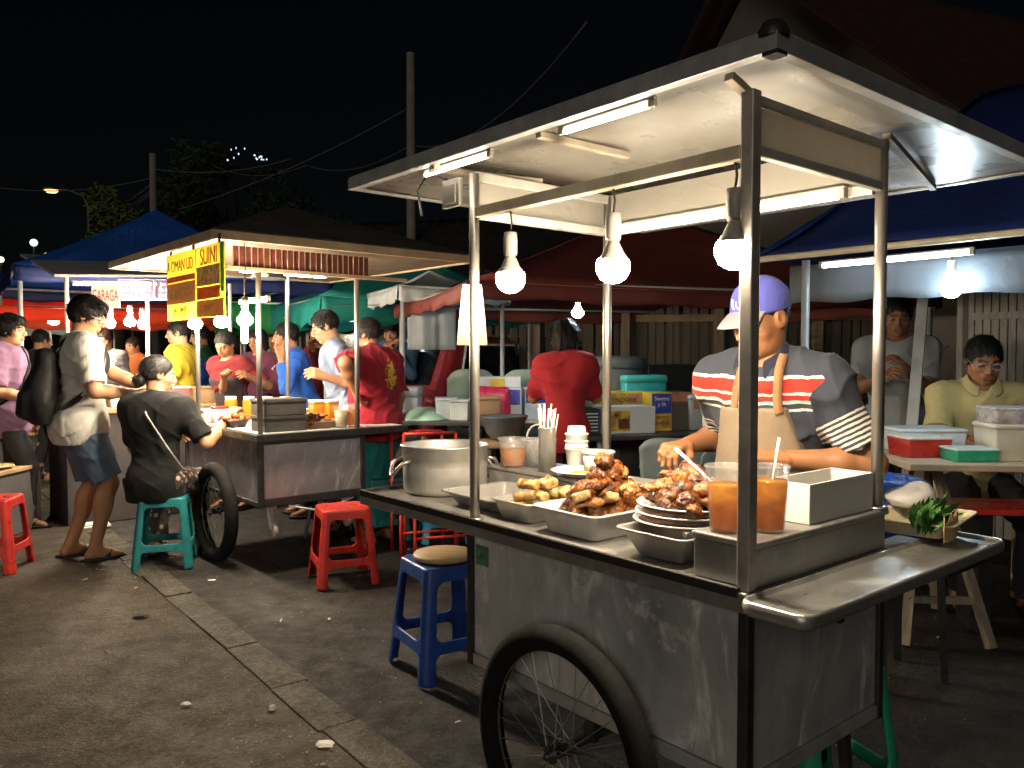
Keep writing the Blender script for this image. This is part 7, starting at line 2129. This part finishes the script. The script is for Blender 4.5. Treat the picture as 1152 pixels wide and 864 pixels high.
navy = CL('navy_knit', (0.015, 0.017, 0.035)); aprm = CL('tan_apron', (0.23, 0.18, 0.125), bmp=0.35); strapm = CL('brown_strap', (0.30, 0.15, 0.07))
capm = CL('blue_cap_cotton', (0.09, 0.10, 0.42)); brimm = CL('grey_brim_cotton', (0.24, 0.21, 0.24))


def vendor_extra(I):
    s, U, RT, Hc, HR, root = I['s'], I['U'], I['RT'], I['Hc'], I['HR'], I['root']
    # apron: bib and skirt following the body
    sd = SD(0.007)
    I['torso'](sd, 0.030, 0, 0.05)
    sd.ell(I['P0'] + Vector((0, 0, -0.18 * s)), [0.185 * s, 0.15 * s, 0.28 * s], 0.06)
    sd.noise(lambda P: 0.006 * wob(P, 22, 77, 7, (1.2, 1.2, 0.6)))
    sd.cut(U(0, 0, 0.385), RT @ Vector((0, 0, 1))); sd.cut(U(0, 0.055, 0.1), RT @ Vector((0, -1, 0))); sd.cut((0, 0, I['P0'].z - 0.38), (0, 0, -1))
    for sg in (1, -1): sd.cut(U(sg * 0.108, 0, 0.385), (RT @ Vector((sg * 0.95, 0, 0.24))).normalized())
    v, q, L = sd.mesh(); np_mesh('apron', v, q, aprm, root)
    mb = MB()
    for sg in (1, -1):
        pts = [U((sg if sg < 0 else 0.55) * x, y, z) for x, y, z in ((0.096, 0.139, 0.372), (0.092, 0.138, 0.40), (0.088, 0.122, 0.445), (0.082, 0.085, 0.502), (0.076, 0.03, 0.540), (0.060, -0.03, 0.552), (0.0, -0.075, 0.545))]
        for i in range(len(pts) - 1):
            pass
        sm = []
        for i in range(len(pts) - 1):
            for k in range(4):
                f = k / 4; p0, p1, p2, p3 = pts[max(0, i - 1)], pts[i], pts[i + 1], pts[min(len(pts) - 1, i + 2)]
                sm.append(0.5 * ((2 * p1) + (p2 - p0) * f + (2 * p0 - 5 * p1 + 4 * p2 - p3) * f * f + (3 * p1 - p0 - 3 * p2 + p3) * f ** 3))
        sm.append(pts[-1]); vs = []
        cen = U(0, 0, 0.40)
        for i, p in enumerate(sm):
            d = (sm[min(i + 1, len(sm) - 1)] - sm[max(i - 1, 0)]).normalized(); out = (p - cen); out = (out - d * out.dot(d)).normalized(); w = d.cross(out).normalized() * 0.0135 * s
            vs += [p - w, p + w]
        mb.add(vs, [(2 * i, 2 * i + 1, 2 * i + 3, 2 * i + 2) for i in range(len(sm) - 1)], 0, True)
    mb.build('apron_strap', strapm, root, solid=0.004)
    # cap
    X = lambda x, y, z: Vector(Hc) + HR @ Vector((x * s, y * s, z * s))
    sd = SD(0.0045)
    n = HR @ Vector((0, 0.13, -1)).normalized()
    sd.ell(X(0, -0.014, 0.042), [q * s for q in (0.086, 0.106, 0.094)], 0.0, R=HR, clips=[(X(0, 0.09, 0.034), n)])
    sd.ell(X(0, -0.01, 0.137), [q * s for q in (0.008, 0.008, 0.005)], 0.003, R=HR)
    sd.noise(lambda P: 0.0022 * wob(P, 60, 9))
    v, q, L = sd.mesh(); cap = np_mesh('cap', v, q, capm, root)
    mb = MB(); vs = []
    for j in range(9):
        for i in range(21):
            a = (-1 + 2 * i / 20); f = j / 8; an = a * 0.98
            r0x, r0y = 0.084, 0.100; ex = 0.078 * f * (math.cos(an * 0.9) ** 0.6 if abs(an) < 1.5 else 0)
            x = math.sin(an) * r0x * (1 + 0.10 * f); y = -0.014 + math.cos(an) * r0y + ex
            z = 0.038 + 0.012 * (y > 0) - 0.014 * a * a - 0.020 * f - 0.012 * f * f
            vs.append(X(x, y, z))
    mb.add(vs, [(j * 21 + i, j * 21 + i + 1, (j + 1) * 21 + i + 1, (j + 1) * 21 + i) for j in range(8) for i in range(20)], 0, True)
    mb.build('brim', brimm, cap, solid=0.004, sub=1)
    mb = MB()
    for k in range(3):
        x0 = -0.026 + 0.019 * k
        def cp(x, z): return X(x, -0.014 + 0.1075 * math.sqrt(max(0, 1 - (x / 0.087) ** 2 - ((z - 0.042) / 0.095) ** 2)), z)
        hgt = 0.018 + 0.006 * k
        mb.tube([cp(x0, 0.060), cp(x0 + 0.008, 0.060 + hgt * 0.5), cp(x0 + 0.010, 0.060 + hgt)], 0.0042, 6, flat=0.5)
    mb.build('emblem', whitep, cap)


vp = C(0.86, 0.37) + Vector((-0.075, 0.03, 0))
person('vendor in blue cap, tan apron and striped shirt reaching over the large cart', (vp.x, vp.y, 0), 227, 1.60, lean=11, side=0, hyaw=-17, hpitch=20, b=1.05, belly=0.012,
       rh=D(771, 501, 2.60), lh=D(884, 516, 2.34), rpole=(0.35, -0.35, -1), lpole=(-0.6, -0.2, -0.8), rcurl=0.75, rpinch=0.85, rn=(0.25, 0.35, -0.9), ln=(0.2, 0.2, -0.9),
       skin=(0.36, 0.165, 0.075), hair=('crop', (0.012, 0.010, 0.010)), shirt=(cloth_mat('striped_polo', (0.075, 0.08, 0.09), pat=vend_pat), 0.80, 0.10), pants=(darkp, 1.97), res=0.0062, hres=0.0040, collar=navy, extra=vendor_extra, seed=2)

# man in the yellow polo, seated behind the right table
yp = onR(0.22, 0.62, 0)
mb = MB(); mb.box((-0.2, -0.18, 0.56), (0.2, 0.18, 0.60)); [mb.box((x - .02, y - .02, 0), (x + .02, y + .02, 0.56)) for x in (-.16, .16) for y in (-.14, .14)]
tag(mb.build('wooden_stool', woodm, bevel=0.006, loc=(yp.x, yp.y, 0), rz=0.1), 'wooden stool under the man in the yellow polo', 'stool')
person('man in yellow polo and glasses sitting behind the right table, looking down', (yp.x, yp.y, 0), 256, 1.80, pz=0.64, lean=8, hyaw=2, hpitch=22, b=1.05, feet=((0.16, 0.30, 0), (-0.16, 0.34, 0)), rh=onR(-0.08, 0.14, 0.90), lh=onR(0.50, 0.18, 0.90),
       rpole=(0.35, -0.3, -0.9), lpole=(-0.35, -0.3, -0.9), skin='tan', hair=('short', (0.012, 0.011, 0.011)), shirt=(khaki, 0.75, 0.14, 0.010), pants=(darkp, 1.95), res=0.009, hres=0.005, collar=khaki, extra=lambda I: glasses(I, (0.35, 0.36, 0.38)), seed=4)
wp_ = D(1008, 400, 5.2)
person('man in white shirt standing in the dark under the blue tarp', (wp_.x, wp_.y, 0), 248, 1.74, hpitch=18, lean=4, rh=D(990, 425, 4.9), lh=D(1020, 415, 4.9), skin='dark', shirt=(CL('grey_white_shirt', (0.24, 0.26, 0.27)), 0.72, 0.16), pants=(darkp, 1.95), seed=5)

# customer with the backpack
bpp = W(92, 628)
def backpack(I):
    s, U, RT, M = I['s'], I['U'], I['RT'], I['M']
    Mi = M
    o = thing('backpack', 'black backpack worn by the standing man at the left', 'backpack', M.translation, I['root'].rotation_euler[2])
    sd = SD(0.009)
    sd.rbox(U(0, -0.200, 0.30), (0.115 * s, 0.058 * s, 0.135 * s), 0.055 * s, R=RT); sd.ell(U(0, -0.225, 0.11), (0.170 * s, 0.100 * s, 0.165 * s), 0.09, R=RT); sd.rbox(U(0, -0.30, 0.08), (0.105 * s, 0.035 * s, 0.09 * s), 0.034 * s, 0.03, R=RT)
    sd.noise(lambda P: 0.010 * wob(P, 18, 31, 6) + 0.003 * wob(P, 60, 33))
    v, q, L = sd.mesh(); np_mesh('bag', v, q, CL('black_nylon', (0.010, 0.010, 0.012), rough=0.6), o)
    for sg in (1, -1):
        mb = MB(); pts = [U(sg * x, y, z) for x, y, z in ((0.06, -0.17, 0.40), (0.085, -0.10, 0.51), (0.10, -0.02, 0.537), (0.115, 0.07, 0.50), (0.13, 0.135, 0.40), (0.155, 0.12, 0.28), (0.178, 0.0, 0.16), (0.15, -0.14, 0.05))]
        vs = []; cen = U(0, 0, 0.30)
        for i, p in enumerate(pts):
            d = (pts[min(i + 1, 7)] - pts[max(i - 1, 0)]).normalized(); out = p - cen; out = (out - d * out.dot(d)).normalized(); w = d.cross(out).normalized() * 0.026 * s; vs += [p - w, p + w]
        mb.add(vs, [(2 * i, 2 * i + 1, 2 * i + 3, 2 * i + 2) for i in range(7)], 0, True); mb.build('strap', MATS['black_nylon'], o, solid=0.008, sub=2)
    glasses(I, (0.03, 0.03, 0.03))
bman = person('standing man in white T-shirt and denim shorts wearing a black backpack', (bpp.x, bpp.y, 0), 38, 1.75, hyaw=-22, hpitch=20, lean=3, b=1.06, rh=Vector((bpp.x + 0.40, bpp.y - 0.02, 1.10)), lh=Vector((bpp.x + 0.42, bpp.y + 0.25, 1.08)), rpole=(0.4, -0.7, -0.8),
       feet=((0.11, 0.06, 0), (-0.10, -0.05, 0)), skin='mid', hair=('bowl', (0.014, 0.010, 0.008)), shirt=(white_c, 0.85, 0.16, 0.022), pants=(denim, 0.92, 0.03), extra=backpack, res=0.009, hres=0.005, closed=True, seed=6)
# seated girl
gp = GIRL + Vector((-0.05, -0.02, 0))
def girl_bag(I):
    U = I['U']; mb = MB()
    mb.tube([U(-0.10, 0.02, 0.53), U(0.0, -0.135, 0.40), U(0.13, -0.13, 0.20), U(0.19, -0.04, 0.06), U(0.19, 0.10, 0.04)], 0.006, 6); mb.build('bag_strap', pm('pale_strap', (0.35, 0.33, 0.30), 0.5), I['root'])
person('seated girl in black T-shirt with hair in a bun on the teal stool', (gp.x, gp.y, 0), 90, 1.73, pz=0.56, lean=4, hyaw=-52, hpitch=10, fem=True, b=0.98, feet=((0.10, 0.30, 0), (-0.12, 0.26, 0)), rh=gp + Vector((0.40, 0.22, 0.93)), lh=gp + Vector((-0.05, 0.34, 0.78)), rpole=(0.3, -0.5, -1), rn=(0, 0, -1),
       skin='mid', hair=('bun', (0.012, 0.009, 0.008)), shirt=(black_c, 0.85, 0.14, 0.016), pants=(CL('floral_trousers', (0.05, 0.042, 0.036), pat=floral), 1.9, 0.022), res=0.009, hres=0.005, extra=girl_bag, seed=7)


def at(px, y): p = D(px, 400, y); return (p.x, y, 0)


pq = at(8, 6.3)
def sling(I):
    U = I['U']; mb = MB(); mb.tube([U(-0.13, 0.06, 0.52), U(-0.05, 0.14, 0.38), U(0.12, 0.15, 0.18), U(0.19, 0.02, 0.08), U(0.05, -0.15, 0.25), U(-0.1, -0.1, 0.5)], 0.014, 8); mb.build('sling_strap', black_c, I['root'])
person('person in mauve T-shirt and dark trousers walking at the left edge', pq, 12, 1.68, hpitch=4, skin='mid', hair=('thick', (0.014, 0.010, 0.009)), shirt=(purp, 0.9, 0.2, 0.022), pants=(darkp, 1.95), feet=((0.1, 0.14, 0), (-0.1, -0.16, 0)), rh=Vector((pq[0] + 0.28, pq[1] - 0.12, 1.02)), extra=sling, seed=8)
person('young seller in yellow T-shirt behind the awning stall counter', at(204, 7.7), 178, 1.70, hyaw=12, hpitch=8, skin='light', hair=('short', (0.012, 0.010, 0.009)), shirt=(yell, 0.8, 0.16), pants=(darkp, 1.95), seed=9)
def dark_apron(I):
    sd = SD(0.012); U, RT = I['U'], I['RT']; I['torso'](sd, 0.03, 0, 0.05); sd.cut(U(0, 0, 0.36), RT @ Vector((0, 0, 1))); sd.cut(U(0, 0.04, 0.1), RT @ Vector((0, -1, 0))); v, q, L = sd.mesh(); np_mesh('apron', v, q, CL('dark_apron', (0.03, 0.022, 0.025)), I['root'])
person('woman in dark red top and dark apron bending over the snack cart', at(264, 7.1), 250, 1.58, lean=10, hpitch=32, fem=True, skin='tan', hair=('bun', (0.012, 0.009, 0.008)), shirt=(dred, 0.9, 0.16), pants=(darkp, 1.95), rh=D(252, 425, 6.8), lh=D(282, 425, 6.8), extra=dark_apron, seed=10)
person('person in blue bending forward behind the woman in the dark apron', at(250, 8.3), 185, 1.66, lean=42, hpitch=10, skin='tan', shirt=(royal, 0.8, 0.16), pants=(darkp, 1.95), seed=11)
person('man in royal blue shirt eating with his hand at his mouth', at(345, 6.75), 196, 1.66, lean=14, hpitch=6, skin='tan', b=1.02, hair=('short', (0.010, 0.009, 0.009)), shirt=(royal, 1.8, 0.16), pants=(darkp, 1.95), lh=D(316, 402, 6.42), rh=D(320, 420, 6.8), lpole=(-0.5, 0.1, -1), lcurl=0.9, seed=12)
person('man in light blue shirt and glasses reaching for food on the snack cart', at(392, 6.2), 192, 1.73, lean=14, hpitch=24, skin='light', hair=('short', (0.02, 0.016, 0.014)), shirt=(pale_b, 0.85, 0.16), pants=(denim, 1.95), lh=D(366, 424, 5.85), lpole=(-0.4, -0.2, -1), extra=lambda I: glasses(I), seed=13)
person('person in dark red clothes holding a phone up behind the man in blue', at(362, 7.9), 236, 1.70, hpitch=16, skin='tan', fem=True, hair=('bob', (0.012, 0.009, 0.008)), shirt=(dred, 1.9, 0.16), pants=(darkp, 1.95), rh=D(352, 392, 7.6), lh=D(364, 392, 7.6), seed=14)
person('person in plum clothes standing between the woman in apron and the man in blue', at(292, 7.9), 250, 1.62, hpitch=16, skin='tan', fem=True, hair=('bob', (0.012, 0.009, 0.008)), shirt=(plum, 1.9, 0.16), pants=(darkp, 1.95), seed=24)
person('man in crimson T-shirt with yellow back print and teal trousers', at(424, 5.75), 142, 1.64, lean=8, hyaw=22, hpitch=8, skin='tan', b=1.16, belly=0.015, hair=('short', (0.014, 0.012, 0.012)), shirt=(crims, 0.85, 0.14, 0.02), pants=(tealc, 1.9, 0.035), lh=D(400, 440, 5.5), seed=15)
person('person in denim shirt standing far behind the crimson shirt man', at(443, 8.3), 262, 1.74, hpitch=26, lean=5, skin='mid', hair=('thick', (0.01, 0.009, 0.009)), shirt=(den2, 1.9, 0.16), pants=(darkp, 1.95), rh=D(440, 395, 8.0), lh=D(446, 398, 8.0), seed=16)
person('woman in red T-shirt seen from behind at the dark tables', at(636, 5.5), 84, 1.60, lean=4, hyaw=-28, hpitch=8, fem=True, b=0.92, skin='tan', hair=('wavy', (0.012, 0.011, 0.011)), shirt=(redc_, 0.9, 0.18, 0.024), pants=(dred, 1.95), rh=D(656, 440, 5.85), lh=D(618, 436, 5.85), seed=17)

for px, y, yw, lb, sh, hh in ((120, 9.6, 265, 'customer in a grey top deep between the awning stall and red tent', CL('grey_top', (0.2, 0.2, 0.22)), 1.66), (152, 10.4, 240, 'customer in an orange top behind the awning stall bulbs', CL('orange_top', (0.45, 0.14, 0.04)), 1.6), (228, 9.4, 200, 'person in a dark green top between the yellow seller and the woman in apron', CL('green_top', (0.02, 0.12, 0.06)), 1.7), (45, 8.6, 60, 'person in black walking away behind the mauve shirt person', black_c, 1.64), (312, 9.3, 255, 'person in a white top far behind the man in royal blue', CL('far_white_top', (0.4, 0.4, 0.42)), 1.66)):
    person(lb, at(px, y), yw, hh, hpitch=14, skin='mid', shirt=(sh, 0.9, 0.16), pants=(darkp, 1.95), res=0.013, hres=0.008, seed=int(px))

# ---------------------------------------------------------------- night sky, faint ambient, camera
w = bpy.data.worlds.new('World'); SC.world = w; w.use_nodes = True
wt_ = w.node_tree; bg = wt_.nodes['Background']
sky = wt_.nodes.new('ShaderNodeTexSky'); sky.sky_type = 'NISHITA'; sky.sun_disc = False
SE, SR = math.radians(17), math.radians(200)
sky.sun_elevation = SE; sky.sun_rotation = SR
wt_.links.new(sky.outputs[0], bg.inputs['Color']); bg.inputs['Strength'].default_value = 0.0005
sl_ = bpy.data.lights.new('street_fill', 'SUN'); sl_.energy = 0.46; sl_.angle = math.radians(35); sl_.color = (1.0, 0.88, 0.72)  # added fill sun standing in for street and stall light behind the camera
so = bpy.data.objects.new('street_fill', sl_); COL.objects.link(so)
dv = Vector((math.sin(SR) * math.cos(SE), math.cos(SR) * math.cos(SE), math.sin(SE)))
so.rotation_euler = dv.to_track_quat('Z', 'Y').to_euler()
cam = bpy.data.cameras.new('camera'); cam.sensor_width = 36; cam.lens = 36 * FPX / 1152; cam.clip_end = 500; cam.clip_start = 0.05
co_ = bpy.data.objects.new('camera', cam); COL.objects.link(co_); co_.location = (0, 0, EYE); co_.rotation_euler = (PI / 2 - PITCH, 0, 0)
SC.camera = co_
SC.view_settings.view_transform = 'Standard'; SC.view_settings.look = 'None'; SC.view_settings.exposure = 0.0; SC.view_settings.gamma = 1.0; SC.view_settings.use_curve_mapping = False
SC.cycles.use_denoising = True; SC.cycles.max_bounces = 6; SC.cycles.diffuse_bounces = 3; SC.cycles.glossy_bounces = 3; SC.cycles.transparent_max_bounces = 12; SC.cycles.transmission_bounces = 4
SC.cycles.caustics_reflective = False; SC.cycles.caustics_refractive = False; SC.cycles.sample_clamp_indirect = 4.0; SC.cycles.use_light_tree = True
